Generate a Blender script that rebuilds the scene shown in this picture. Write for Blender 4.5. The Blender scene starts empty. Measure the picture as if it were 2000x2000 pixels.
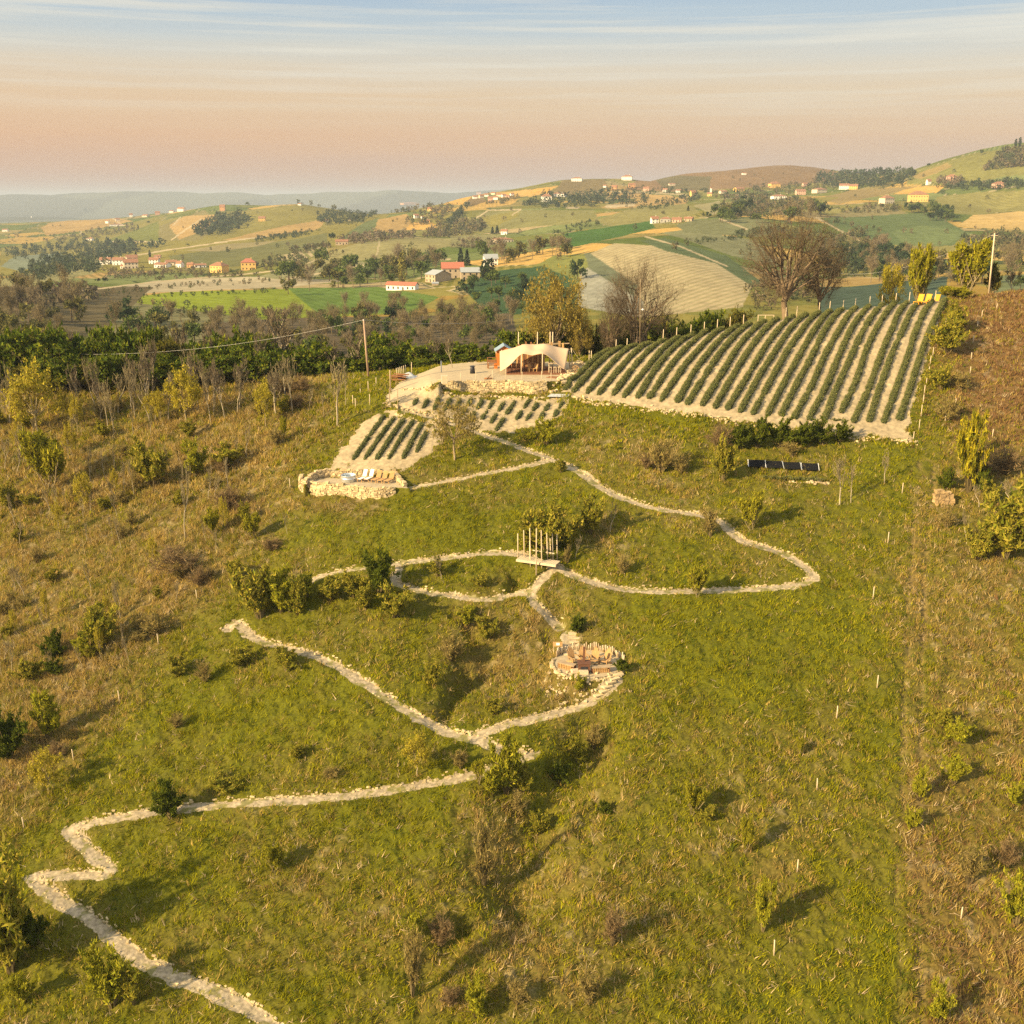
import bpy, math, random
import numpy as np
R = math.radians
sc = bpy.context.scene
# ---------------------------------------------------------------- camera
CAMZ = 60.0; PITCH = 16.6; F = 2050.0
cam_d = bpy.data.cameras.new('camera'); cam = bpy.data.objects.new('camera', cam_d)
sc.collection.objects.link(cam); sc.camera = cam
cam.location = (0, 0, CAMZ); cam.rotation_euler = (R(90 - PITCH), 0, 0)
cam_d.sensor_width = 36; cam_d.lens = 36 * F / 2000; cam_d.clip_start = 0.5; cam_d.clip_end = 120000
# ---------------------------------------------------------------- sun, sky, exposure
SUN_EL = 25.0; SUN_DIR = np.array([-0.83, -0.56])          # direction from the scene towards the sun, on the ground
sun_d = bpy.data.lights.new('sun', 'SUN'); sun = bpy.data.objects.new('sun', sun_d); sc.collection.objects.link(sun)
sun_d.energy = 4.6; sun_d.angle = R(0.9); sun_d.color = (1.0, 0.76, 0.42)
sun.location = (-60, -40, 140)
_az = math.atan2(SUN_DIR[1], SUN_DIR[0])
sun.rotation_euler = (R(90 - SUN_EL), 0, _az + math.pi / 2)
sc.view_settings.view_transform = 'Standard'; sc.view_settings.look = 'None'
sc.view_settings.exposure = 1.24; sc.view_settings.gamma = 1.0
sc.render.engine = 'CYCLES'
sc.cycles.use_denoising = False
sc.cycles.max_bounces = 5; sc.cycles.diffuse_bounces = 2; sc.cycles.transparent_max_bounces = 4
sc.cycles.volume_bounces = 0

def N(nt, t, **kw):
    n = nt.nodes.new(t)
    for k, v in kw.items():
        if k.startswith('i_'):
            n.inputs[k[2:].replace('_', ' ')].default_value = v
        else:
            setattr(n, k, v)
    return n
def L(nt, a, ao, b, bi): nt.links.new(a.outputs[ao], b.inputs[bi])
def ramp(nt, stops, interp='LINEAR'):
    n = nt.nodes.new('ShaderNodeValToRGB'); cr = n.color_ramp; cr.interpolation = interp
    while len(cr.elements) < len(stops): cr.elements.new(0.5)
    for e, (p, c) in zip(cr.elements, stops):
        e.position = p; e.color = (c[0], c[1], c[2], 1)
    return n
def mixc(nt, a, b, fac, blend='MIX'):
    n = nt.nodes.new('ShaderNodeMix'); n.data_type = 'RGBA'; n.blend_type = blend
    for s, v in ((0, fac), (6, a), (7, b)):
        if isinstance(v, tuple) and hasattr(v[0], 'outputs'): nt.links.new(v[0].outputs[v[1]], n.inputs[s])
        else: n.inputs[s].default_value = v if s == 0 else (v[0], v[1], v[2], 1)
    return n
def math_(nt, op, a, b=None, c=None):
    n = nt.nodes.new('ShaderNodeMath'); n.operation = op
    for i, v in enumerate((a, b, c)):
        if v is None: continue
        if isinstance(v, tuple): nt.links.new(v[0].outputs[v[1]], n.inputs[i])
        else: n.inputs[i].default_value = v
    return n

def srgb(r, g, b):
    f = lambda c: (c / 255 / 12.92) if c <= 10 else ((c / 255 + .055) / 1.055) ** 2.4
    return np.array([f(r), f(g), f(b)])
EXPO = 2 ** sc.view_settings.exposure
w = bpy.data.worlds.new('World'); sc.world = w; w.use_nodes = True
nt = w.node_tree; nt.nodes.clear()
tc = N(nt, 'ShaderNodeTexCoord'); sx = N(nt, 'ShaderNodeSeparateXYZ'); L(nt, tc, 'Generated', sx, 0)
# thin cirrus: noise stretched along the horizon, shifts the height at which the colours are read
mp = N(nt, 'ShaderNodeMapping'); mp.inputs['Scale'].default_value = (1.6, 1.0, 46.0); mp.inputs['Rotation'].default_value = (0, R(1.2), 0)
L(nt, tc, 'Generated', mp, 0)
nz = N(nt, 'ShaderNodeTexNoise', i_Scale=1.5, i_Detail=6.0, i_Roughness=0.55); L(nt, mp, 0, nz, 'Vector')
mp2 = N(nt, 'ShaderNodeMapping'); mp2.inputs['Scale'].default_value = (2.2, 1.4, 85.0); mp2.inputs['Rotation'].default_value = (0, R(-1.6), 0)
L(nt, tc, 'Generated', mp2, 0)
nz2 = N(nt, 'ShaderNodeTexNoise', i_Scale=1.3, i_Detail=5.0, i_Roughness=0.6); L(nt, mp2, 0, nz2, 'Vector')
# height on the ramp: z=0 -> 0.05, z=0.17 -> 0.6
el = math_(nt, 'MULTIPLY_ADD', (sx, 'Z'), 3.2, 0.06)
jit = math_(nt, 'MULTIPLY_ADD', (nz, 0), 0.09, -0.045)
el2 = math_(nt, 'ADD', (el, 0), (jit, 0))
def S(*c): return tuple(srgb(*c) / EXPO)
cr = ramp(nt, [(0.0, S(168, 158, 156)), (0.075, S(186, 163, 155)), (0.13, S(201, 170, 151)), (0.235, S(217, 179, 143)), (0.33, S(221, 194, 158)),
               (0.415, S(217, 204, 182)), (0.475, S(202, 204, 198)), (0.54, S(178, 194, 204)), (0.66, S(150, 176, 202)), (0.8, S(190, 204, 216)), (1.0, S(236, 238, 238))])  # top stops, above the view, are brightened to lift the shadows
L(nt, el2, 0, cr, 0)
# streaks of white cirrus high up
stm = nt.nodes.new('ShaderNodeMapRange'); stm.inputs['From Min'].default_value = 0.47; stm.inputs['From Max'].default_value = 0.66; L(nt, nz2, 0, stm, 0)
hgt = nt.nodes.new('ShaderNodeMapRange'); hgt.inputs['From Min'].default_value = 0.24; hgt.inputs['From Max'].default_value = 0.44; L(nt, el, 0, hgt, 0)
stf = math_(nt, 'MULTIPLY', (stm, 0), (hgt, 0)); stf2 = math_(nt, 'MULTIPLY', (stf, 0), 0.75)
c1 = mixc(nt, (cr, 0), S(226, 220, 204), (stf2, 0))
# warmer towards the left of the view, cooler to the right
wx = nt.nodes.new('ShaderNodeMapRange'); wx.inputs['From Min'].default_value = -0.5; wx.inputs['From Max'].default_value = 0.25
wx.inputs['To Min'].default_value = 1.0; wx.inputs['To Max'].default_value = 0.0; L(nt, sx, 'X', wx, 0)
lo = nt.nodes.new('ShaderNodeMapRange'); lo.inputs['From Min'].default_value = 0.46; lo.inputs['From Max'].default_value = 0.2
L(nt, el, 0, lo, 0)
wf = math_(nt, 'MULTIPLY', (wx, 0), (lo, 0)); wf2 = math_(nt, 'MULTIPLY', (wf, 0), 0.8)
c2 = mixc(nt, (c1, 2), (1.10, 0.92, 0.80), (wf2, 0), 'MULTIPLY')
sky = N(nt, 'ShaderNodeTexSky', sky_type='NISHITA', sun_disc=False, sun_elevation=R(SUN_EL))
sky.sun_rotation = math.atan2(SUN_DIR[0], SUN_DIR[1]); sky.altitude = 300; sky.dust_density = 2.0
bg1 = N(nt, 'ShaderNodeBackground'); L(nt, sky, 0, bg1, 0); bg1.inputs[1].default_value = 0.05
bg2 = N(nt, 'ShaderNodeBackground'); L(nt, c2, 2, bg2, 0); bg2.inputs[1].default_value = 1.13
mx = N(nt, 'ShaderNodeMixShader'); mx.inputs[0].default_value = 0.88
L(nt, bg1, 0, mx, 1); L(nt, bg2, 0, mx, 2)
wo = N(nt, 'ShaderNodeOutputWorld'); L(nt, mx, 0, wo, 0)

# ---------------------------------------------------------------- numpy helpers
rng = np.random.default_rng(7)
CP, SP = math.cos(R(PITCH)), math.sin(R(PITCH))
def proj(x, y, z):
    """photo pixel (2000 px frame) and depth of a world point"""
    dz = z - CAMZ; dep = y * CP - dz * SP; up = y * SP + dz * CP
    dep = np.where(np.abs(dep) < 1e-3, 1e-3, dep)
    return 1000 + F * x / dep, 1000 - F * up / dep, dep
def ray(px, py):
    a = (np.asarray(px, float) - 1000) / F; b = -(np.asarray(py, float) - 1000) / F
    return a, CP + b * SP, -SP + b * CP
def _hash(ix, iy, s):
    h = (ix.astype(np.int64) * 374761393 + iy.astype(np.int64) * 668265263 + s * 1442695041) & 0xFFFFFFFF
    h = ((h ^ (h >> 13)) * 1274126177) & 0xFFFFFFFF
    return ((h ^ (h >> 16)) & 0xFFFFFF) / float(0xFFFFFF)
def vnoise(x, y, s=0):
    ix = np.floor(x); iy = np.floor(y); fx = x - ix; fy = y - iy
    fx = fx * fx * (3 - 2 * fx); fy = fy * fy * (3 - 2 * fy)
    a = _hash(ix, iy, s); b = _hash(ix + 1, iy, s); c = _hash(ix, iy + 1, s); d = _hash(ix + 1, iy + 1, s)
    return (a + (b - a) * fx) * (1 - fy) + (c + (d - c) * fx) * fy
def fbm(x, y, s=0, o=4):
    t = 0; amp = 0.5; n = 0
    for k in range(o):
        t = t + amp * vnoise(x * 2 ** k, y * 2 ** k, s + k * 17); n += amp; amp *= 0.55
    return t / n
def sig(t): return 1 / (1 + np.exp(-np.clip(t, -40, 40)))
def sstep(a, b, t):
    t = np.clip((t - a) / (b - a), 0, 1); return t * t * (3 - 2 * t)
class TPS:
    def __init__(s, P, v, lam=1e-3):
        P = np.asarray(P, float); n = len(P); s.P = P
        K = s._k(P, P) + lam * np.eye(n); Q = np.c_[np.ones(n), P]
        A = np.block([[K, Q], [Q.T, np.zeros((3, 3))]])
        s.w = np.linalg.solve(A, np.r_[v, 0, 0, 0])
    def _k(s, A, B):
        r2 = ((A[:, None, :] - B[None, :, :]) ** 2).sum(-1)
        return 0.5 * r2 * np.log(r2 + 1e-12)
    def __call__(s, x, y):
        x = np.asarray(x, float); sh = x.shape; A = np.c_[x.ravel(), np.asarray(y, float).ravel()]; out = np.empty(len(A))
        for i in range(0, len(A), 40000):
            B = A[i:i + 40000]; out[i:i + 40000] = s._k(B, s.P) @ s.w[:-3] + s.w[-3] + B @ s.w[-2:]
        return out.reshape(sh)
def in_poly(px, py, poly):
    c = np.zeros(px.shape, bool); n = len(poly); j = n - 1
    for i in range(n):
        xi, yi = poly[i]; xj, yj = poly[j]
        m = ((yi > py) != (yj > py)) & (px < (xj - xi) * (py - yi) / ((yj - yi) or 1e-9) + xi)
        c ^= m; j = i
    return c
# ---------------------------------------------------------------- scene helpers
C = sc.collection
def tag(o, label=None, cat=None, group=None, kind=None):
    if label: o['label'] = label
    if cat: o['category'] = cat
    if group: o['group'] = group
    if kind: o['kind'] = kind
    return o
def thing(name, label, cat, loc=(0, 0, 0), rz=0, group=None):
    o = bpy.data.objects.new(name, None); C.objects.link(o); o.empty_display_size = 0.3
    o.location = loc; o.rotation_euler = (0, 0, rz)
    return tag(o, label, cat, group)
def np_mesh(name, V, faces, mats=(), col=None, smooth=False, midx=None, extra=None):
    """faces: list of (n,3) / (n,4) index arrays"""
    me = bpy.data.meshes.new(name); V = np.ascontiguousarray(V, np.float32)
    faces = [np.asarray(f, np.int32) for f in faces if len(f)]
    me.vertices.add(len(V)); me.vertices.foreach_set('co', V.ravel())
    nl = sum(f.size for f in faces); npg = sum(len(f) for f in faces)
    me.loops.add(nl); me.polygons.add(npg)
    me.loops.foreach_set('vertex_index', np.concatenate([f.ravel() for f in faces]))
    tot = np.concatenate([np.full(len(f), f.shape[1], np.int32) for f in faces])
    st = np.r_[0, np.cumsum(tot)[:-1]].astype(np.int32)
    me.polygons.foreach_set('loop_start', st)
    if midx is not None: me.polygons.foreach_set('material_index', np.asarray(midx, np.int32))
    me.polygons.foreach_set('use_smooth', np.full(npg, smooth, bool))
    if col is not None:
        a = me.attributes.new('Col', 'FLOAT_COLOR', 'POINT'); c4 = np.ones((len(V), 4), np.float32); c4[:, :3] = col
        a.data.foreach_set('color', c4.ravel())
    for k, v in (extra or {}).items():
        a = me.attributes.new(k, 'FLOAT_VECTOR', 'POINT'); a.data.foreach_set('vector', np.ascontiguousarray(v, np.float32).ravel())
    for m in mats: me.materials.append(m)
    me.update(calc_edges=True)
    return me
def link(name, me, parent=None, loc=(0, 0, 0)):
    o = bpy.data.objects.new(name, me); C.objects.link(o); o.location = loc
    if parent: o.parent = parent
    return o
# ---------------------------------------------------------------- materials
def mat_plain(name, col, rough=0.8, nscale=3.0, namt=0.25, bump=0.0, metal=0.0, stretch=None, spec=0.3):
    m = bpy.data.materials.new(name); m.use_nodes = True; nt = m.node_tree; b = nt.nodes['Principled BSDF']
    tcn = N(nt, 'ShaderNodeTexCoord'); mpn = N(nt, 'ShaderNodeMapping'); L(nt, tcn, 'Object', mpn, 0)
    if stretch: mpn.inputs['Scale'].default_value = stretch
    n = N(nt, 'ShaderNodeTexNoise', i_Scale=nscale, i_Detail=5.0, i_Roughness=0.65); L(nt, mpn, 0, n, 'Vector')
    c = np.array(col)
    rp = ramp(nt, [(0.25, np.clip(c * (1 - namt), 0, 1)), (0.75, np.clip(c * (1 + namt), 0, 1))]); L(nt, n, 0, rp, 0)
    L(nt, rp, 0, b, 'Base Color'); b.inputs['Roughness'].default_value = rough; b.inputs['Metallic'].default_value = metal
    b.inputs['Specular IOR Level'].default_value = spec
    if bump:
        bp = N(nt, 'ShaderNodeBump', i_Strength=bump, i_Distance=0.05); L(nt, n, 0, bp, 'Height'); L(nt, bp, 0, b, 'Normal')
    return m
def mat_col(name, rough=0.9, nscale=2.0, namt=0.3, n2=0.0, bump=0.0, translucent=0.0, spec=0.15):
    """albedo from the mesh's own colour attribute, broken up by noise"""
    m = bpy.data.materials.new(name); m.use_nodes = True; nt = m.node_tree; b = nt.nodes['Principled BSDF']
    at = N(nt, 'ShaderNodeAttribute', attribute_name='Col')
    out = (at, 'Color')
    n = None
    if namt:
        tcn = N(nt, 'ShaderNodeTexCoord')
        n = N(nt, 'ShaderNodeTexNoise', i_Scale=nscale, i_Detail=6.0, i_Roughness=0.7); L(nt, tcn, 'Object', n, 'Vector')
        rp = ramp(nt, [(0.28, (1 - namt,) * 3), (0.72, (1 + namt,) * 3)]); L(nt, n, 0, rp, 0)
        mx = mixc(nt, out, (rp, 0), 1.0, 'MULTIPLY'); out = (mx, 2)
    nt.links.new(out[0].outputs[out[1]], b.inputs['Base Color'])
    b.inputs['Roughness'].default_value = rough; b.inputs['Specular IOR Level'].default_value = spec
    if bump and n:
        bp = N(nt, 'ShaderNodeBump', i_Strength=bump, i_Distance=0.08); L(nt, n, 0, bp, 'Height'); L(nt, bp, 0, b, 'Normal')
    if translucent:
        tr = N(nt, 'ShaderNodeBsdfTranslucent'); nt.links.new(out[0].outputs[out[1]], tr.inputs[0])
        ms = N(nt, 'ShaderNodeMixShader'); ms.inputs[0].default_value = translucent
        L(nt, b, 0, ms, 1); L(nt, tr, 0, ms, 2); L(nt, ms, 0, nt.nodes['Material Output'], 0)
    return m
M = {}
M['turf'] = mat_col('turf', nscale=5.0, namt=0.5, bump=0.8)
M['soil'] = mat_col('soil', nscale=2.4, namt=0.22, bump=0.7)
M['path'] = mat_col('trodden_earth', nscale=3.0, namt=0.22, bump=0.7)
M['gravel'] = mat_col('gravel', nscale=3.5, namt=0.16, bump=0.5)
M['blade'] = mat_col('grass_blade', namt=0, translucent=0.3)
M['leaf'] = mat_col('leaf', namt=0, translucent=0.3)
M['bark'] = mat_col('bark', nscale=6, namt=0.25)
# ================================================================ NEAR HILL
# base slope plus broad swells, in metres
DEV = [(0, 50, 0), (30, 50, 0), (60, 60, 0), (-30, 50, -2), (-60, 60, -6), (0, 93, 0), (34, 93, 0), (60, 100, 0.5), (-33, 90, -4.5), (-60, 90, -9),
       (-20, 110, -1.4), (-12, 114, -0.4), (-40, 120, -6), (-65, 150, -9), (-100, 150, -12), (-30, 150, -6.5), (-8, 150, -4.6), (8, 134, -0.3), (24, 149, 0.2), (20, 138, 1.2), (34, 141, 1.7), (50, 145, 1.8), (42, 132, .8), (40, 156, .2),
        (66, 163, 0), (95, 165, 2), (95, 110, 2), (10, 123, 0), (-5, 131, -0.9), (0, 20, 0), (-10, 138, -1.0), (-14, 141, -2.4), (-10, 146, -3.8), (-9, 133, -.4), (60, 20, 0), (-60, 20, -4), (66, 130, 0.6), (-100, 100, -14)]
dev = TPS([(a / 30, b / 30) for a, b, _ in DEV], [c for *_, c in DEV], 0.003)
CRX = np.array([-200, -65, -30, 0, 8, 14, 24, 40, 58, 70, 84, 200.]); CRY = np.array([156, 153, 152, 153, 150, 148, 150, 156, 161.5, 164, 165.5, 172.])
def H0(x, y):
    x = np.asarray(x, float); y = np.asarray(y, float)
    xc = np.clip(x, -130, 130); yc = np.clip(y, 15, 185)
    z = CAMZ - 36 + 0.32 * (y - 93) + dev(xc / 30, yc / 30)
    t = (y - np.interp(x, CRX, CRY)) / 2.4
    drop = 0.80 * 2.4 * np.logaddexp(0, t)
    return z - drop
def hit(fn, px, py, y0=20.0, y1=240.0, n=2400):
    a, b, c = ray(px, py); a = a / b; c = c / b
    ys = np.linspace(y0, y1, n); d = (CAMZ + c * ys) - fn(a * ys, ys)
    k = np.argmax(d < 0)
    if d[k] >= 0: k = n - 1
    y = ys[k] if k == 0 else ys[k - 1] + (ys[k] - ys[k - 1]) * d[k - 1] / (d[k - 1] - d[k] + 1e-12)
    return np.array([a * y, y, CAMZ + c * y])
def hit0(p): return hit(H0, *p)
def poly0(pts): return np.array([hit0(p) for p in pts])
def seg_dist(x, y, P, pad):
    """distance to polyline P (k,3), height there and signed side; only near it"""
    D = np.full(x.shape, 1e9); Z = np.zeros(x.shape)
    for a, b in zip(P[:-1], P[1:]):
        m = (x > min(a[0], b[0]) - pad) & (x < max(a[0], b[0]) + pad) & (y > min(a[1], b[1]) - pad) & (y < max(a[1], b[1]) + pad)
        if not m.any(): continue
        xm = x[m]; ym = y[m]; dx, dy = b[0] - a[0], b[1] - a[1]; l2 = dx * dx + dy * dy + 1e-9
        t = np.clip(((xm - a[0]) * dx + (ym - a[1]) * dy) / l2, 0, 1)
        d = np.hypot(xm - a[0] - t * dx, ym - a[1] - t * dy); z = a[2] + t * (b[2] - a[2])
        old = D[m]; better = d < old; Dm = np.where(better, d, old); Zm = np.where(better, z, Z[m]); D[m] = Dm; Z[m] = Zm
    return D, Z
def smooth_poly(P, step=0.5):
    P = np.asarray(P); d = np.r_[0, np.cumsum(np.hypot(*np.diff(P[:, :2], axis=0).T))]
    s = np.linspace(0, d[-1], max(3, int(d[-1] / step)))
    Q = np.c_[[np.interp(s, d, P[:, i]) for i in range(3)]].T
    for _ in range(2):
        Q[1:-1] = 0.25 * Q[:-2] + 0.5 * Q[1:-1] + 0.25 * Q[2:]
    return Q
# ravines eroded into the slope: (pixels, half width m, depth m)
GULLIES = [([(1150, 1430), (1105, 1490), (1060, 1550), (1025, 1620), (1010, 1690), (1020, 1745)], 3.0, 2.2),
           ([(905, 1270), (890, 1320), (868, 1380), (860, 1405)], 1.0, 1.2),
           ([(945, 1250), (930, 1300)], 1.1, 0.9),
           ([(1092, 1170), (1085, 1215)], 0.9, 1.1), ([(1010, 1120), (1000, 1145)], 0.9, 1.1),
           ([(905, 1800), (860, 1850), (820, 1890)], 1.2, 1.2), ([(900, 1180), (925, 1215)], .9, .8), ([(1180, 1560), (1140, 1600)], 1.2, .9)]
GUL = [(smooth_poly(poly0(p)), hw, dp) for p, hw, dp in GULLIES]
BOWL = hit0((960, 1265))
def H1(x, y):
    z = H0(x, y)
    for P, hw, dp in GUL:
        d, _ = seg_dist(x, y, P, hw * 3.6)
        d = d * (0.75 + 0.6 * fbm(x * 0.5, y * 0.5, 77, 3)) + (fbm(x * 0.9, y * 0.9, 78, 2) - 0.5) * 0.8 * np.minimum(d, 1)
        z = z - dp * np.exp(-(d / hw) ** 2 * 1.2)
    e = ((x - BOWL[0] - 1) / 8.5) ** 2 + ((y - BOWL[1]) / 6.0) ** 2
    z = z - 2.2 * np.exp(-e * 1.3) + 0.9 * (fbm(x * .28, y * .28, 131, 3) - .5) * np.exp(-e * .5)
    return z
PATHS_PX = [
 ([(785, 799), (820, 808), (868, 822), (913, 836), (953, 853), (990, 863), (1024, 878), (1065, 891), (1100, 906), (1139, 927), (1170, 950), (1201, 968), (1238, 982), (1273, 992), (1315, 998), (1356, 1004), (1400, 1014),
   (1418, 1026), (1432, 1046), (1456, 1060), (1490, 1068), (1532, 1082), (1556, 1097), (1578, 1112), (1594, 1128), (1568, 1141), (1530, 1146), (1491, 1149), (1440, 1152), (1397, 1153), (1345, 1154), (1294, 1155),
   (1245, 1153), (1201, 1149), (1165, 1140), (1128, 1128), (1100, 1113), (1087, 1106), (1055, 1094), (1020, 1082), (973, 1079), (940, 1081), (911, 1085), (870, 1089), (828, 1095), (782, 1099)], 0.60),
 ([(600, 1136), (630, 1124), (662, 1116), (705, 1110), (745, 1104), (782, 1099), (778, 1112), (770, 1128), (764, 1138), (790, 1146), (818, 1154), (850, 1160), (880, 1164), (920, 1169), (947, 1171), (989, 1164), (1035, 1157)], 0.52),
 ([(1078, 1112), (1060, 1130), (1040, 1150), (1030, 1160), (1042, 1175), (1060, 1194), (1080, 1212), (1094, 1228)], 0.5),
 ([(1112, 1240), (1118, 1258), (1116, 1275)], 0.75),
 ([(445, 1228), (458, 1212), (476, 1227), (490, 1242), (507, 1253), (545, 1261), (580, 1270), (625, 1285), (662, 1303), (695, 1322), (725, 1343), (757, 1364), (787, 1384), (820, 1404), (849, 1420), (880, 1431), (911, 1441), (945, 1452), (983, 1464), (1038, 1474)], 0.56),
 ([(1206, 1318), (1200, 1335), (1185, 1351), (1155, 1368), (1118, 1384), (1078, 1395), (1035, 1405), (1000, 1412), (973, 1420), (940, 1431), (911, 1441)], 0.55),
 ([(1038, 1474), (1010, 1486), (975, 1498), (947, 1508), (915, 1516), (880, 1523), (835, 1531), (787, 1539), (725, 1548), (662, 1555), (600, 1561), (538, 1565), (465, 1569), (393, 1574), (345, 1580), (300, 1584), (250, 1594), (207, 1602),
   (165, 1611), (130, 1620), (150, 1642), (172, 1662), (197, 1683), (222, 1704), (186, 1709), (145, 1709), (104, 1709), (58, 1713), (84, 1734), (120, 1760), (166, 1786), (195, 1810), (217, 1832), (250, 1857), (280, 1879), (315, 1895), (352, 1911), (395, 1926), (435, 1941), (478, 1966), (518, 1996), (560, 2030), (600, 2065)], 0.58),
 ([(1075, 897), (1040, 908), (994, 916), (950, 924), (911, 932), (868, 940), (828, 948), (800, 953), (780, 956)], 0.6),
]
H1h = lambda p: hit(H1, *p)
PATHS = []
for pts, hw in PATHS_PX:
    hw *= .82; P = smooth_poly(np.array([H1h(p) for p in pts])); PATHS.append((P, hw))
# terraces and yards kept level
def ring(pts, fn=None): return np.array([(H1h(p))[:2] for p in pts])
YARD_Z = CAMZ - 22.45
def hit_plane(p, z):
    a, b, c = ray(*p); t = (z - CAMZ) / c; return np.array([a * t, b * t, z])
WALL_YARD_PX = [(858, 759), (885, 762), (925, 764), (965, 765), (1005, 767), (1045, 768), (1066, 764)]
WALL_YARD = np.array([H1h(p) for p in WALL_YARD_PX])
yard_front = [(x + 0.0, y + 0.35) for x, y, _ in WALL_YARD]
YARD = np.array(yard_front + [(6.9, 134.6), (8.2, 139.5), (10.6, 145), (14, 149.8), (4, 151), (-4, 151), (-9, 149), (-10, 145), (-9.8, 140), (-9.6, 136), (-9.4, 133.6)])
YARD_OUT = np.array([hit0(p)[:2] for p in [(868, 750), (858, 764), (800, 768), (745, 790), (765, 758), (795, 738), (850, 722), (930, 712), (960, 720)]])
TERR_PX = [(591, 943), (585, 950), (590, 957), (601, 963), (634, 966), (672, 967), (709, 972), (746, 973), (771, 967)]
TERR_WALL = np.array([H1h(p) for p in TERR_PX]); TERR_Z = float(TERR_WALL[4:8, 2].mean()) + 1.22
TERR = np.array([(x, y + 0.3) for x, y, _ in TERR_WALL] + [tuple(hit_plane(p, TERR_Z)[:2]) for p in [(800, 952), (782, 940), (770, 934), (700, 931), (640, 931), (615, 935), (594, 942)]])
PIT_C = H1h((1149, 1300)); PIT_Z = PIT_C[2] + 0.15; PIT_R = 3.1
FIELD_PX = [(1096, 766), (1118, 773), (1180, 783), (1240, 793), (1330, 805), (1440, 822), (1540, 835), (1650, 849), (1740, 856), (1786, 862), (1770, 840), (1790, 760), (1830, 640), (1846, 592), (1842, 579)]
FIELD = np.array([hit0(p)[:2] for p in FIELD_PX] + [(72, 166), (58, 163.3), (40, 158), (24, 152.2), (14, 150.2), (10.6, 145), (8.2, 139.5), (6.9, 134.6)])
PLOT_A = np.array([hit0(p)[:2] for p in [(640, 915), (700, 925), (790, 918), (850, 880), (868, 850), (850, 832), (800, 812), (740, 806), (700, 830)]])
PLOT_B = np.array([hit0(p)[:2] for p in [(762, 762), (800, 755), (860, 770), (960, 776), (1080, 780), (1110, 782), (1098, 812), (1060, 830), (1010, 842), (950, 842), (905, 832), (840, 812), (780, 800), (755, 790)]])
def soft_in(x, y, poly, s):
    """about 1 inside the ring, fading to 0 over s metres outside"""
    P = np.c_[np.vstack([poly, poly[:1]]), np.zeros(len(poly) + 1)]
    d, _ = seg_dist(x, y, P, s + 1); ins = in_poly(x, y, poly)
    return np.where(ins, 1.0, np.clip(1 - d / s, 0, 1)), ins, d
PATH_D = None
def H2(x, y, full=False):
    z = H1(x, y)
    nzz = (fbm(x * 0.9, y * 0.9, 3, 3) - 0.5)
    cls = np.zeros(x.shape, np.int8)
    # benches cut for the paths
    pd = np.full(x.shape, 1e9)
    for P, hw in PATHS:
        d, pz = seg_dist(x, y, P, hw + 2.2)
        wv = hw + nzz * 0.75
        k = 1 - sstep(0, 0.34, d - wv)
        below = z < pz
        kk = np.where(below, 1 - sstep(0, 1.3, d - wv), k)
        z = np.where(d < 50, z + (pz - 0.04 - z) * kk, z)
        edge = np.where(below, d - 0.14, d)
        cls[(edge < wv + 0.05)] = 1
        pd = np.minimum(pd, d - hw)
    for c_i, (poly, zz, s, c) in enumerate(((YARD, YARD_Z, 5.0, 3), (TERR, TERR_Z - 0.12, 0.9, 3))):
        k, ins, d = soft_in(x, y, poly, s)
        if c_i == 0: k = np.where(ins, 1, 1 - sstep(0, 1.3, d))
        front = (zz > z)
        fw = np.where((c_i == 0) & ~((y < 134.5) & (x > -9.2)), 3.0, 0.16)
        kf = np.where(front & ~ins, 1 - sstep(0, 1, d / fw), k)
        z = z + (zz - z) * kf
        cls[ins] = c
    cls[in_poly(x + nzz * 2, y + nzz * 2, YARD_OUT) & (cls == 0)] = 3
    dp = np.hypot(x - PIT_C[0], (y - PIT_C[1]) * 1.05)
    k = 1 - sstep(PIT_R, PIT_R + 1.2, dp); z = z + (PIT_Z - z) * k; cls[dp < PIT_R + 0.15] = 3
    kf, fin, fd = soft_in(x, y, FIELD, 1.0)
    fin2 = in_poly(x + nzz * 1.6, y + nzz * 1.6, FIELD); cls[fin2 & (cls == 0)] = 2
    for pl in (PLOT_A, PLOT_B):
        cls[in_poly(x + nzz * 3.0, y + nzz * 3.0, pl) & (cls == 0)] = 2
    if full: return z, cls, pd
    return z
ug = np.r_[-np.geomspace(2.4, 0.63, 40), np.linspace(-0.622, 0.622, 1040), np.geomspace(0.63, 2.4, 40)]
yg = np.r_[np.linspace(18, 44.6, 40), np.geomspace(45, 172, 1020), np.linspace(172.6, 250, 60)]
UU, YY = np.meshgrid(ug, yg); XX = UU * YY
ZZ, CLS, PD = H2(XX, YY, True)
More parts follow.
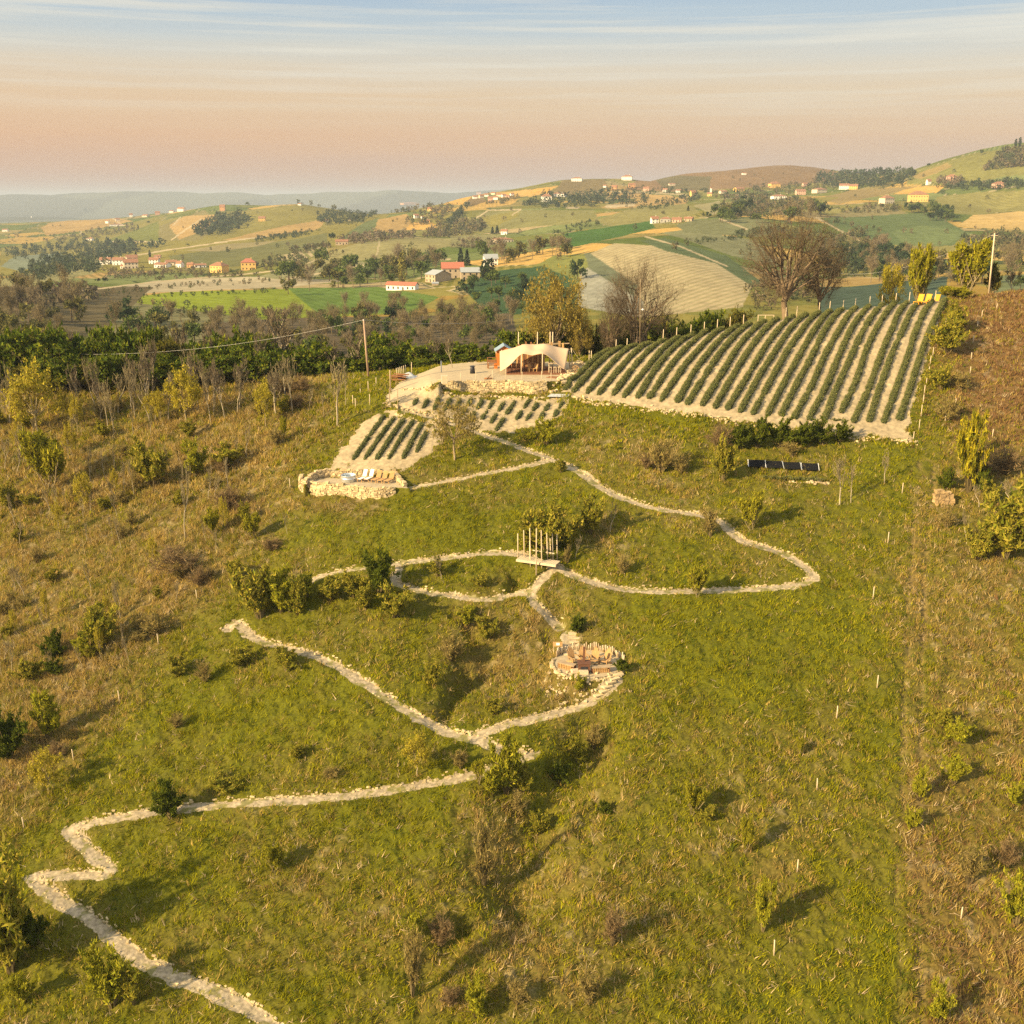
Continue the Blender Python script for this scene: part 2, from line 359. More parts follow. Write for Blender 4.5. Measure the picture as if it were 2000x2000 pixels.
# surface relief: tussocks, clods
gr = (CLS == 0)
rel = (fbm(XX * 0.35, YY * 0.35, 11, 4) - 0.5) * 0.55 + (fbm(XX * 1.7, YY * 1.7, 5, 3) - 0.5) * 0.42
near_path = np.clip(PD / 1.5, 0, 1)
ZZ = ZZ + np.where(gr, rel * (0.3 + 0.7 * near_path), 0) + np.where(CLS == 1, (fbm(XX * 2.2, YY * 2.2, 8, 3) - 0.5) * 0.12, 0) + np.where(CLS == 2, (fbm(XX * 2.0, YY * 2.0, 9, 3) - 0.5) * 0.14, 0)
def G(x, y):
    """ground height of the near hill, read from its mesh grid"""
    x = np.asarray(x, float); y = np.asarray(y, float)
    u = np.clip(x / y, ug[0] + 1e-6, ug[-1] - 1e-6); yy = np.clip(y, yg[0] + 1e-6, yg[-1] - 1e-6)
    i = np.clip(np.searchsorted(yg, yy) - 1, 0, len(yg) - 2); j = np.clip(np.searchsorted(ug, u) - 1, 0, len(ug) - 2)
    fy = (yy - yg[i]) / (yg[i + 1] - yg[i]); fx = (u - ug[j]) / (ug[j + 1] - ug[j])
    return (ZZ[i, j] * (1 - fx) + ZZ[i, j + 1] * fx) * (1 - fy) + (ZZ[i + 1, j] * (1 - fx) + ZZ[i + 1, j + 1] * fx) * fy
def gcls(x, y):
    u = x / y; i = np.clip(np.searchsorted(yg, y), 0, len(yg) - 1); j = np.clip(np.searchsorted(ug, u), 0, len(ug) - 1)
    return CLS[i, j], PD[i, j]
def W(px, py):
    """world point on the near hill under a photo pixel"""
    return hit(G, px, py, 30, 200, 1500)
# how dry the grass is, by place on the hill
DRY_L = (np.array([560, 700, 800, 900, 950, 1060, 1150, 1230, 1330, 1400, 1480, 1560, 1650, 1720, 2100]), np.array([640, 640, 640, 590, 565, 520, 445, 335, 260, 225, 140, 65, 5, -40, -100]))
DRY_R = (np.array([540, 600, 850, 1000, 1300, 2100]), np.array([1885, 1875, 1830, 1800, 1785, 1760]))
BLOBS = [(1060, 1290, 180, 110, .45), (1000, 1200, 100, 40, .25), (1180, 1700, 160, 200, .35), (1000, 1900, 140, 120, .3), (1400, 940, 230, 50, .3), (1230, 870, 90, 50, .25), (1190, 1040, 60, 50, .45), (1750, 1250, 45, 110, .45),
         (1560, 1600, 150, 250, .22), (700, 1250, 130, 40, .3), (530, 1300, 70, 50, .3), (940, 1640, 60, 90, .45), (980, 1340, 140, 60, .2), (870, 930, 60, 20, .3), (700, 1700, 200, 60, .12), (640, 985, 90, 20, .5), (1470, 1250, 230, 110, -.25), (800, 1030, 220, 55, -.22), (640, 1420, 200, 90, -.1), (1500, 1010, 150, 40, .1)]
def dryness(x, y, z):
    px, py, _ = proj(x, y, z)
    n = fbm(x * 0.12, y * 0.12, 21, 4) - 0.5; n2 = fbm(x * 0.55, y * 0.55, 22, 3) - 0.5
    pxw = px + n * 130; d = 0.15 + n * 0.75 + n2 * 0.6
    l = sig((np.interp(py, *DRY_L) - pxw) / 22); r_ = sig((pxw - np.interp(py, *DRY_R)) / 16)
    d = d + 0.62 * l + 0.44 * r_
    for cx, cy, rx, ry, a in BLOBS: d = d + a * np.exp(-((px - cx) / rx) ** 2 - ((py - cy) / ry) ** 2)
    d = d + 0.35 * np.exp(-((px - np.interp(py, [1000, 2000], [1790, 1775])) / 14) ** 2) * (py > 950)
    red = sig((px - 1850) / 25) * sig((870 - py) / 25) + 0.45 * r_ * sig((py - 1500) / 120)
    return d, l, red
DRY, DL, RED = dryness(XX, YY, ZZ)
TRACK = smooth_poly(np.array([H1h(p) for p in [(1812, 905), (1800, 1000), (1790, 1150), (1785, 1300), (1780, 1500), (1776, 1750), (1778, 2000), (1780, 2120)]]))
TD, _ = seg_dist(XX, YY, TRACK, 3.0); RUT = np.exp(-((np.minimum(TD, 9) + (fbm(XX * .6, YY * .6, 121, 2) - .5) * .5 - .7) / .26) ** 2) * np.clip(fbm(XX * .45, YY * .3, 123, 3) * 2.6 - .75, 0, 1)
ZZ -= RUT * .2
GREEN = np.array([0.150, 0.152, 0.006]); TAN = np.array([0.27, 0.19, 0.058]); REDB = np.array([0.22, 0.118, 0.045]); PALE = np.array([0.43, 0.34, 0.19])
t = np.clip(DRY, 0, 1)[..., None]
COLG = GREEN * 0.62 * (1 - t) + TAN * 0.48 * t
COLG = COLG * (1 - RED[..., None] * 0.7) + REDB * 0.7 * RED[..., None] * 0.7
COLG = COLG * (1 - RUT[..., None] * .55) + np.array([.24, .165, .07]) * RUT[..., None] * .55
bare = sstep(0.64, 0.74, fbm(XX * 0.8, YY * 0.8, 31, 3))[..., None] * sstep(0.25, 0.6, DRY)[..., None]
COLG = COLG * (1 - bare * 0.4) + PALE * 0.75 * bare * 0.4
nsm = fbm(XX * 2.5, YY * 2.5, 41, 3)[..., None]; nlg = fbm(XX * 0.4, YY * 0.4, 42, 3)[..., None]
COLP = np.array([0.37, 0.30, 0.195]) * (0.45 + 1.05 * fbm(XX * 5, YY * 5, 43, 3)[..., None]) * (0.8 + .4 * nlg)
COLS = np.array([0.385, 0.305, 0.18]) * (0.62 + 0.62 * nsm) * (.82 + .36 * nlg)
COLV = np.array([0.43, 0.345, 0.215]) * (0.85 + 0.25 * nsm)
grasspatch = (sstep(0.60, 0.68, fbm(XX * 1.3, YY * 1.3, 51, 3)) * .8 + .2 * sstep(.5, .7, fbm(XX * 4, YY * 4, 52, 2)))[..., None]
COLP = COLP * (1 - 0.75 * grasspatch) + GREEN * 0.9 * 0.75 * grasspatch
COLALL = np.where((CLS == 0)[..., None], COLG, np.where((CLS == 1)[..., None], COLP, np.where((CLS == 2)[..., None], COLS, COLV)))
nr, nc = XX.shape
idx = np.arange(nr * nc).reshape(nr, nc)
Q = np.stack([idx[:-1, :-1], idx[:-1, 1:], idx[1:, 1:], idx[1:, :-1]], -1).reshape(-1, 4)
fc = CLS[:-1, :-1].reshape(-1)
VALL = np.stack([XX, YY, ZZ], -1).reshape(-1, 3); CA = COLALL.reshape(-1, 3)
for k, nm, mt in ((0, 'hillside', 'turf'), (1, 'path', 'path'), (2, 'field_soil', 'soil'), (3, 'gravel', 'gravel')):
    q = Q[fc == k]; used = np.unique(q); remap = np.zeros(len(VALL), np.int32); remap[used] = np.arange(len(used))
    # borders belong to the class of the face, so each surface keeps its own colour to its edge
    src = (COLG, COLP, COLS, COLV)[k].reshape(-1, 3)
    me = np_mesh(nm, VALL[used], [remap[q]], [M[mt]], src[used], smooth=True)
    tag(link(nm, me), kind='structure')
# ================================================================ FAR COUNTRY
# (pixel x, pixel y, distance): where the valley and hills beyond lie
FARC = [(-300, 760, 215), (0, 760, 215), (1000, 745, 215), (1500, 720, 215), (2000, 680, 215), (2400, 680, 215),
 (0, 690, 330), (100, 655, 400), (300, 650, 420), (300, 605, 500), (500, 650, 420), (700, 660, 400), (900, 640, 430), (0, 600, 480),
 (250, 598, 520), (450, 592, 560), (600, 582, 640), (750, 578, 640), (450, 565, 660), (250, 575, 640), (680, 568, 690),
 (100, 568, 640), (0, 574, 620), (0, 552, 820), (150, 548, 860), (300, 552, 860), (450, 545, 900), (600, 540, 860),
 (230, 522, 1120), (330, 520, 1130), (440, 527, 1060), (490, 525, 1050), (0, 530, 1200), (60, 500, 1600),
 (600, 508, 1050), (560, 505, 1080), (750, 497, 1060), (900, 490, 1080), (650, 478, 1220), (780, 466, 1280), (880, 466, 1280), (985, 472, 1180), (720, 535, 900), (850, 520, 900),
 (720, 452, 1700), (900, 452, 1650), (600, 460, 1560), (780, 425, 1950), (900, 425, 1850), (700, 440, 1800), (960, 440, 1650), (1000, 415, 1800),
 (870, 548, 720), (780, 568, 660), (1000, 520, 760), (1080, 505, 800), (1120, 512, 760), (950, 590, 580), (1060, 570, 600),
 (1250, 478, 800), (1160, 490, 800), (1130, 545, 640), (1200, 560, 600), (1300, 600, 480), (1450, 580, 500), (1400, 530, 640), (1340, 490, 770), (1470, 560, 560), (1150, 600, 500),
 (1200, 465, 1000), (1100, 470, 1000), (1260, 455, 1020), (1400, 470, 900), (1500, 510, 800), (1560, 545, 720), (1330, 436, 1150), (1450, 436, 1120), (1290, 437, 1180), (1120, 440, 1300),
 (1640, 500, 860), (1680, 530, 760), (1760, 530, 760), (1600, 560, 620), (1640, 590, 480), (1800, 600, 420), (1950, 590, 420), (1950, 545, 560), (1850, 540, 620), (2000, 560, 480),
 (1650, 430, 1250), (1750, 450, 1150), (1800, 475, 1050), (1850, 485, 1000), (1600, 440, 1150), (1700, 405, 1450), (1780, 395, 1500), (1850, 430, 1250), (1950, 430, 1250), (1950, 465, 1050), (1950, 395, 1550), (1900, 500, 900),
 (1200, 405, 1800), (1100, 405, 1800), (1300, 400, 1750), (1400, 405, 1500), (1050, 392, 2050), (1140, 380, 2150), (1250, 378, 2200), (1350, 378, 2150), (1500, 372, 2150), (1600, 372, 2050), (1570, 395, 1750), (1450, 395, 1700),
 (1060, 362, 2400), (1110, 352, 2450), (1170, 352, 2450), (1225, 350, 2480), (1000, 378, 2300), (940, 380, 2350), (880, 392, 2350), (830, 405, 2350),
 (1240, 362, 2700), (1290, 348, 2900), (1380, 340, 3000), (1490, 328, 3100), (1540, 324, 3100), (1590, 326, 3050), (1640, 340, 2800), (1690, 342, 2550),
 (1700, 352, 2250), (1780, 335, 2150), (1850, 316, 2050), (1920, 300, 1950), (2000, 290, 1900), (2100, 280, 1900), (1800, 365, 1850), (1900, 350, 1750), (2000, 340, 1700), (1950, 375, 1600),
 (0, 492, 2100), (80, 480, 2250), (130, 462, 2450), (250, 450, 2600), (350, 418, 2750), (300, 428, 2700), (440, 400, 2800), (500, 408, 2650), (560, 397, 2600), (600, 398, 2600), (640, 408, 2600), (700, 420, 2600), (760, 420, 2500),
 (350, 450, 2150), (440, 425, 2400), (560, 430, 2100), (300, 470, 2000), (450, 465, 1750), (560, 470, 1600), (150, 510, 1700), (380, 490, 1500), (500, 490, 1350), (620, 440, 1950)]
fa, fb, fcz = [], [], []
for px, py, d in FARC:
    a, b, c = ray(px, py); fa.append(a / b); fb.append(math.log(d)); fcz.append(CAMZ + c / b * d)
for u in np.linspace(-0.75, 0.75, 9):          # behind the ridges the land falls to the plain
    for d, z in ((3900, -20), (5200, -100)):
        fa.append(u); fb.append(math.log(d * (1.0 if u < .1 else 1.12))); fcz.append(z)
for u in (-.75, .75):
    for d, z in ((230, -40), (500, -30), (1200, -20), (2200, -20 if u < 0 else 60)):
        fa.append(u); fb.append(math.log(d)); fcz.append(z)
far_t = TPS(np.c_[np.array(fa) * 2.6, np.array(fb)], np.array(fcz), 2e-3)
def HF(x, y):
    u = np.clip(x / y, -0.8, 0.8); ly = np.log(np.clip(y, 180, 5200))
    z = far_t(u * 2.6, ly)
    z = z + (fbm(x / 150, y / 190, 61, 3) - 0.5) * 12.0 * sstep(500, 1500, y)
    zp = -100 + 30 * (fbm(x / 2500, y / 2500, 63, 3) - 0.5)
    k = sstep(8.20, 8.55, np.log(y)); z = z * (1 - k) + zp * k
    # low hills on the far side of the plain
    ang = np.interp(u, [-0.8, -.5, -.42, -.33, -.22, -.12, 0, .1, .8], [.30, .30, .34, .43, .36, .47, .52, .50, .45])
    hh = 12500 * np.tan(np.radians(ang * .8)) + 160 + 85 * (fbm(x / 700, y / 5000, 67, 4) - 0.5)
    z = z + hh * np.exp(-((np.log(y) - math.log(12500)) / 0.13) ** 2)
    hh2 = 60 * np.clip(fbm(x / 1500 + 7, y / 3000, 71, 3) - 0.38, 0, 1) * 3
    z = z + hh2 * np.exp(-((np.log(y) - math.log(8200)) / 0.07) ** 2)
    return z
uf = np.r_[-np.geomspace(1.6, 0.535, 30), np.linspace(-0.53, 0.53, 860), np.geomspace(0.535, 1.6, 30)]
yf = np.r_[np.geomspace(185, 5200, 560), np.geomspace(5300, 60000, 130)]
UF, YF = np.meshgrid(uf, yf); XF = UF * YF
def grid_eval(fn, X, Y): return fn(X, Y)
ZF = HF(XF, YF)
def GF(x, y):
    x = np.asarray(x, float); y = np.asarray(y, float)
    u = np.clip(x / y, uf[0] + 1e-6, uf[-1] - 1e-6); yy = np.clip(y, yf[0] + 1e-6, yf[-1] - 1e-3)
    i = np.clip(np.searchsorted(yf, yy) - 1, 0, len(yf) - 2); j = np.clip(np.searchsorted(uf, u) - 1, 0, len(uf) - 2)
    fy = (yy - yf[i]) / (yf[i + 1] - yf[i]); fx = (u - uf[j]) / (uf[j + 1] - uf[j])
    return (ZF[i, j] * (1 - fx) + ZF[i, j + 1] * fx) * (1 - fy) + (ZF[i + 1, j] * (1 - fx) + ZF[i + 1, j + 1] * fx) * fy
_ys = np.geomspace(190, 30000, 5000)
def WF(px, py, dmin=190):
    """first point of the far country under a photo pixel"""
    a, b, c = ray(px, py); a, c = a / b, c / b
    ys = _ys[_ys >= dmin]; d = (CAMZ + c * ys) - GF(a * ys, ys); k = int(np.argmax(d < 0))
    if d[k] >= 0: return None
    y = ys[k] if k == 0 else ys[k - 1] + (ys[k] - ys[k - 1]) * d[k - 1] / (d[k - 1] - d[k] + 1e-9)
    return np.array([a * y, y, float(GF(a * y, y))])
# fields: (polygon in photo pixels, albedo, rows: angle of the rows in degrees, spacing m, strength, how light between)
GRN = (.13, .14, .035); OLV = (.19, .165, .045); TAW = (.33, .22, .085); ORG = (.46, .28, .08); PLE = (.33, .28, .18); LIM = (.145, .185, .035); DKG = (.055, .085, .03); GRY = (.21, .185, .12); BRN = (.20, .13, .07)
FIELDS = [
 ([(0, 485), (350, 425), (620, 395), (760, 420), (700, 470), (500, 520), (0, 540)], OLV, None),
 ([(80, 445), (95, 436), (200, 420), (260, 432), (180, 448), (90, 460)], TAW, None),
 ([(300, 445), (400, 410), (430, 440), (390, 470), (310, 470)], (.175, .15, .06), (70, 9, .18)),
 ([(330, 440), (360, 422), (430, 418), (400, 450), (350, 468)], TAW, (40, 9, .12)),
 ([(205, 470), (310, 432), (310, 472), (200, 474)], GRN, (30, 9, .15)),
 ([(330, 500), (560, 470), (640, 455), (640, 480), (560, 510), (420, 525), (340, 520)], (.125, .125, .05), (60, 8, .1)),
 ([(430, 470), (560, 440), (640, 428), (620, 448), (500, 466)], TAW, None),
 ([(360, 490), (430, 478), (545, 470), (500, 482), (420, 492)], (.24, .2, .10), None),
 ([(0, 560), (0, 545), (190, 505), (220, 505), (180, 535), (60, 560)], (.22, .2, .09), None),
 ([(0, 520), (30, 500), (120, 494), (130, 505), (40, 530)], (.17, .19, .13), None),
 ([(180, 575), (300, 548), (480, 540), (600, 545), (700, 548), (560, 560), (300, 572), (190, 582)], PLE, (80, 7, .12)),
 ([(180, 590), (340, 570), (560, 564), (720, 562), (850, 580), (800, 612), (560, 622), (350, 632), (180, 625)], (.19, .225, .03), None),
 ([(560, 562), (740, 560), (860, 580), (800, 612), (620, 612)], (.10, .15, .035), None),
 ([(540, 500), (640, 480), (640, 492), (590, 508), (555, 512)], (.30, .245, .135), (15, 7.5, .55)),
 ([(590, 510), (700, 475), (800, 463), (880, 466), (880, 480), (800, 500), (740, 506), (600, 520)], (.24, .21, .095), (-35, 6.5, .30)),
 ([(880, 462), (960, 458), (990, 465), (960, 480), (880, 482)], (.19, .175, .08), None),
 ([(500, 540), (620, 515), (760, 508), (780, 520), (560, 548)], (.19, .18, .09), (55, 6, .2)),
 ([(720, 450), (730, 430), (795, 418), (805, 438), (770, 455)], (.33, .22, .085), None),
 ([(790, 450), (800, 435), (840, 433), (860, 446)], ORG, None),
 ([(660, 470), (700, 440), (740, 424), (730, 450), (700, 460)], (.12, .14, .055), None),
 ([(895, 455), (935, 415), (1000, 410), (1160, 410), (1170, 432), (1060, 442), (940, 452)], (.17, .16, .06), (-40, 7, .14)),
 ([(865, 400), (880, 385), (922, 384), (905, 400)], ORG, None), ([(903, 402), (920, 386), (945, 386), (960, 402)], (.17, .12, .06), None),
 ([(920, 404), (960, 390), (1015, 388), (1000, 400), (940, 406)], (.42, .27, .08), None),
 ([(1028, 380), (1040, 370), (1090, 362), (1075, 374)], (.46, .27, .07), None),
 ([(1075, 380), (1100, 352), (1180, 350), (1190, 370), (1110, 384)], (.17, .13, .06), (30, 8, .1)),
 ([(940, 425), (1010, 412), (1015, 420), (960, 445)], OLV, None),
 ([(1170, 405), (1250, 385), (1345, 385), (1340, 398), (1200, 408)], TAW, None),
 ([(1160, 430), (1250, 402), (1340, 398), (1370, 415), (1300, 435), (1200, 446)], (.2, .18, .07), None),
 ([(1355, 402), (1408, 392), (1408, 418), (1392, 420)], (.29, .245, .13), (60, 7, .5)),
 ([(1085, 480), (1105, 455), (1270, 432), (1280, 445), (1200, 465), (1100, 487)], (.06, .115, .03), (70, 8, .35)),
 ([(1140, 500), (1200, 475), (1290, 480), (1400, 510), (1470, 555), (1450, 600), (1250, 620), (1130, 560)], (.33, .27, .155), (-30, 6, .24)),
 ([(1130, 560), (1140, 520), (1180, 540), (1260, 590), (1250, 620), (1130, 600)], (.26, .25, .19), (-20, 5, .1)),
 ([(1110, 500), (1150, 493), (1250, 560), (1240, 580)], (.13, .14, .085), (65, 4, .3)),
 ([(1250, 470), (1300, 465), (1420, 500), (1500, 560), (1470, 560), (1400, 515), (1300, 490)], (.10, .125, .06), (55, 4, .35)),
 ([(1290, 455), (1340, 448), (1480, 470), (1520, 520), (1430, 500), (1330, 465)], (.19, .185, .10), (-40, 5, .4)),
 ([(1320, 440), (1350, 430), (1480, 425), (1540, 450), (1480, 462), (1340, 455)], (.16, .16, .08), (75, 5, .35)),
 ([(1600, 430), (1680, 402), (1740, 402), (1780, 420), (1690, 425)], (.20, .17, .08), None),
 ([(1600, 425), (1690, 423), (1820, 415), (1890, 455), (1860, 480), (1740, 478), (1650, 455)], (.095, .125, .05), (70, 5, .12)),
 ([(1740, 452), (1800, 440), (1900, 455), (1840, 482), (1770, 480)], (.12, .15, .06), None),
 ([(1870, 440), (1900, 420), (2010, 412), (2010, 450), (1900, 445)], (.40, .28, .11), None),
 ([(1820, 415), (1830, 385), (1900, 375), (2010, 372), (2010, 412), (1900, 418)], (.2, .18, .06), (5, 9, .14)),
 ([(1745, 380), (1780, 365), (1850, 362), (1830, 376)], ORG, None),
 ([(1590, 390), (1660, 372), (1800, 362), (1740, 378), (1640, 398)], (.22, .165, .07), None),
 ([(1540, 400), (1600, 385), (1640, 385), (1600, 400)], OLV, None),
 ([(1220, 370), (1260, 340), (1480, 325), (1600, 318), (1660, 350), (1500, 365), (1300, 375)], BRN, None),
 ([(1280, 352), (1300, 342), (1390, 345), (1385, 372), (1300, 370)], (.13, .11, .055), None),
 ([(1770, 360), (1780, 335), (1900, 300), (2010, 285), (2010, 340), (1900, 350), (1830, 360)], (.175, .165, .05), None),
 ([(1780, 345), (1850, 318), (1860, 325), (1800, 350)], (.26, .19, .07), None),
 ([(1600, 560), (1660, 560), (1850, 540), (1850, 600), (1600, 620)], (.06, .085, .06), None),
 ([(1940, 540), (2010, 535), (2010, 570), (1940, 575)], (.13, .15, .075), None),
 ([(1040, 520), (1080, 500), (1140, 495), (1150, 520), (1120, 545), (1060, 525)], (.165, .17, .05), None),
 ([(960, 620), (900, 560), (960, 530), (1060, 520), (1120, 545), (1130, 600)], (.045, .08, .035), None),
 ([(200, 650), (260, 590), (400, 610), (560, 630), (500, 670), (250, 680)], (.16, .15, .075), None),
 ([(400, 632), (560, 622), (760, 618), (1000, 612), (1020, 700), (400, 700)], (.10, .08, .05), None),
 ([(0, 560), (300, 560), (200, 650), (0, 690)], (.11, .09, .05), None),
]
LINES = [([(155, 568), (330, 548), (480, 535), (620, 520)], 2.2), ([(230, 505), (330, 488), (455, 470), (520, 462)], 2.2), ([(338, 440), (352, 425)], 2), ([(335, 468), (392, 428)], 2.2), ([(205, 472), (310, 472)], 2), ([(600, 515), (640, 497)], 2), ([(735, 500), (742, 466)], 2),
         ([(560, 545), (740, 512), (880, 506)], 2.6), ([(1260, 462), (1330, 482), (1420, 520)], 2.4), ([(1595, 425), (1640, 450), (1680, 470)], 2.6), ([(930, 425), (955, 411), (1017, 409), (1000, 420)], 2), ([(1185, 403), (1237, 400)], 5), ([(1108, 406), (1130, 406)], 3), ([(1185, 374), (1262, 376), (1340, 380)], 2.4), ([(205, 415), (240, 441)], 2), ([(1405, 427), (1460, 448)], 2.4)]
PFX, PFY, _ = proj(XF, YF, ZF)
wob = (fbm(XF / 40, YF / 60, 81, 3) - 0.5); PW = PFX + wob * 5; PH = PFY + wob * 2.2
n1 = fbm(XF / 350, YF / 500, 83, 4)[..., None]; n2 = fbm(XF / 60, YF / 90, 85, 3)[..., None]
COLF = np.array(OLV) * (0.7 + 0.6 * n1); COLF = np.where(n2 > 0.58, COLF * np.array([1.3, 1.0, 0.9]), np.where(n2 < .42, COLF * np.array([.72, .82, .8]), COLF))
ROW = np.zeros(XF.shape + (3,))
# patchwork of small fields: jittered cells, each with its own crop and row direction
PALET = np.array([(.19, .165, .045), (.13, .14, .035), (.33, .22, .085), (.16, .15, .04), (.24, .19, .07), (.105, .13, .035), (.20, .18, .06), (.28, .22, .11), (.40, .26, .08), (.15, .17, .06)])
def cells(x, y, cx=95., cy=115.):
    gx, gy = (x + .35 * y) / cx, y / cy; bx_, by_ = np.floor(gx), np.floor(gy); d1 = np.full(x.shape, 9.); d2 = d1.copy(); h1 = np.zeros(x.shape)
    for i in (-1, 0, 1):
        for j in (-1, 0, 1):
            ix, iy = bx_ + i, by_ + j; d = np.maximum(np.abs(ix + .15 + .7 * _hash(ix, iy, 1) - gx), np.abs(iy + .15 + .7 * _hash(ix, iy, 2) - gy)); h = _hash(ix, iy, 3)
            n_ = d < d1; d2 = np.where(n_, d1, np.minimum(d2, d)); h1 = np.where(n_, h, h1); d1 = np.where(n_, d, d1)
    return h1, d2 - d1
wx_ = (fbm(XF / 70, YF / 90, 87, 2) - .5) * 30
hc, he_ = cells(XF + wx_, YF + wx_)
fieldm = (YF > 620) & (YF < 4300)
pc = PALET[np.minimum((hc * 10).astype(int), 9)] * (.85 + .3 * n2)
COLF = np.where(fieldm[..., None], pc, COLF)
COLF = np.where((fieldm & (he_ < .035))[..., None], np.where((hc < .3)[..., None], np.array([.36, .29, .17]), np.array([.06, .075, .03])), COLF)
sel = fieldm & (((hc * 37) % 1) > .45); an_ = np.floor(hc * 7) * .45
ROW[..., 0] = (XF * np.cos(an_) + YF * np.sin(an_)) / 8.0; ROW[..., 1] = np.where(sel, .42, 0)
near_w = YF < 6000
for k_, (poly, col, rows) in enumerate(FIELDS):
    rows = rows or ((k_ * 47) % 180, 7.0, .16)
    m = in_poly(PW, PH, poly) & near_w
    COLF[m] = np.array(col) * (0.86 + 0.28 * n2[m]) * (0.9 + .2 * n1[m])
    ROW[m] = 0
    if rows:
        an, sp, st = rows; a = R(an); ph = (XF * math.cos(a) + YF * math.sin(a)) / sp
        ROW[m, 0] = ph[m]; ROW[m, 1] = st
for pl, wpx in LINES:
    P = np.c_[np.array(pl, float), np.zeros(len(pl))]; d, _ = seg_dist(PFX + wob * 3, PFY + wob, P, 8)
    m = (d < wpx * 0.6) & near_w; COLF[m] = np.array([.36, .29, .17]); ROW[m] = 0
pl_ = sstep(4600, 5600, YF)[..., None]; patch = np.where(fbm(XF / 900, YF / 1500, 91, 2) > 0.5, 1.0, 0.6)[..., None]
COLF = COLF * (1 - pl_) + np.array([.10, .11, .07]) * patch * pl_
m = bpy.data.materials.new('countryside'); m.use_nodes = True; nt = m.node_tree; b = nt.nodes['Principled BSDF']
at = N(nt, 'ShaderNodeAttribute', attribute_name='Col'); ar = N(nt, 'ShaderNodeAttribute', attribute_name='Row'); sp_ = N(nt, 'ShaderNodeSeparateXYZ'); L(nt, ar, 'Vector', sp_, 0)
fr = math_(nt, 'FRACT', (sp_, 'X')); tri = math_(nt, 'PINGPONG', (fr, 0), 0.5); rr = ramp(nt, [(0.16, (1, 1, 1)), (0.30, (0, 0, 0))]); L(nt, tri, 0, rr, 0)
fm = math_(nt, 'MULTIPLY', (rr, 0), (sp_, 'Y')); fm2 = math_(nt, 'MULTIPLY', (fm, 0), 1.5); fm2.use_clamp = True
dk = mixc(nt, (at, 'Color'), (.40, .52, .35), 1.0, 'MULTIPLY'); c_ = mixc(nt, (at, 'Color'), (dk, 2), (fm2, 0))
tcn = N(nt, 'ShaderNodeTexCoord'); mpn = N(nt, 'ShaderNodeMapping'); mpn.inputs['Scale'].default_value = (.12, .06, .12); L(nt, tcn, 'Object', mpn, 0)
nn = N(nt, 'ShaderNodeTexNoise', i_Scale=1.0, i_Detail=6.0, i_Roughness=0.75); L(nt, mpn, 0, nn, 'Vector')
rp = ramp(nt, [(0.3, (.72, .72, .72)), (0.7, (1.28, 1.28, 1.28))]); L(nt, nn, 0, rp, 0)
c2_ = mixc(nt, (c_, 2), (rp, 0), 1.0, 'MULTIPLY'); L(nt, c2_, 2, b, 'Base Color'); b.inputs['Roughness'].default_value = 1; b.inputs['Specular IOR Level'].default_value = 0.0
M['far'] = m
nr, nc = XF.shape; idx = np.arange(nr * nc).reshape(nr, nc)
Q = np.stack([idx[:-1, :-1], idx[:-1, 1:], idx[1:, 1:], idx[1:, :-1]], -1).reshape(-1, 4)
me = np_mesh('hills', np.stack([XF, YF, ZF], -1).reshape(-1, 3), [Q], [M['far']], COLF.reshape(-1, 3), True, extra={'Row': ROW.reshape(-1, 3)})
tag(link('hills', me), kind='structure')
# ---------------------------------------------------------------- haze
hv = np.array([(x, y, z) for z in (-330, 205) for y in (-3000, 62000) for x in (-100000, 100000)], float)
hf = [[0, 2, 3, 1], [4, 5, 7, 6], [0, 1, 5, 4], [2, 6, 7, 3], [0, 4, 6, 2], [1, 3, 7, 5]]
hm = bpy.data.materials.new('haze'); hm.use_nodes = True; nt = hm.node_tree; nt.nodes.clear()
o_ = N(nt, 'ShaderNodeOutputMaterial'); v_ = N(nt, 'ShaderNodeVolumePrincipled'); L(nt, v_, 0, o_, 'Volume')
v_.inputs['Color'].default_value = (0.60, 0.69, 0.80, 1); v_.inputs['Density'].default_value = 1 / 11500; v_.inputs['Anisotropy'].default_value = 0.0
tag(link('haze', np_mesh('haze', hv, [hf], [hm])), kind='stuff')
# ================================================================ GRASS (ground cover)
def add_blades(name, X, Y, Z, colr, length, width, nb, lean):
    n = len(X); k = n * nb
    bx = np.repeat(X, nb) + rng.normal(0, 0.16, k); by = np.repeat(Y, nb) + rng.normal(0, 0.16, k); bz = np.repeat(Z, nb) - 0.04
    ang = rng.uniform(0, 2 * math.pi, k); ln = np.repeat(length, nb) * rng.uniform(0.55, 1.25, k); wd = np.repeat(width, nb) * rng.uniform(0.7, 1.3, k)
    le = np.repeat(lean, nb) * rng.uniform(0.3, 1.5, k); la = np.repeat(rng.uniform(0, 6.28, n), nb) + rng.normal(0, 0.7, k)
    dx, dy = np.cos(ang) * wd, np.sin(ang) * wd
    V = np.empty((k, 3, 3))
    V[:, 0] = np.c_[bx - dx, by - dy, bz]; V[:, 1] = np.c_[bx + dx, by + dy, bz]
    V[:, 2] = np.c_[bx + np.cos(la) * ln * le, by + np.sin(la) * ln * le, bz + ln * np.sqrt(np.clip(1 - (le * .8) ** 2, .06, 1))]
    col = np.repeat(np.repeat(colr, nb, 0) * rng.uniform(0.75, 1.3, (k, 1)), 3, 0)
    me = np_mesh(name, V.reshape(-1, 3), [np.arange(k * 3).reshape(-1, 3)], [M['blade']], col)
    return tag(link(name, me), kind='stuff')
n = 290000
yy = np.sqrt(rng.uniform(46 ** 2, 168 ** 2, n)); keep = rng.uniform(size=n) < np.clip(75 / yy, 0.45, 1); yy = yy[keep]
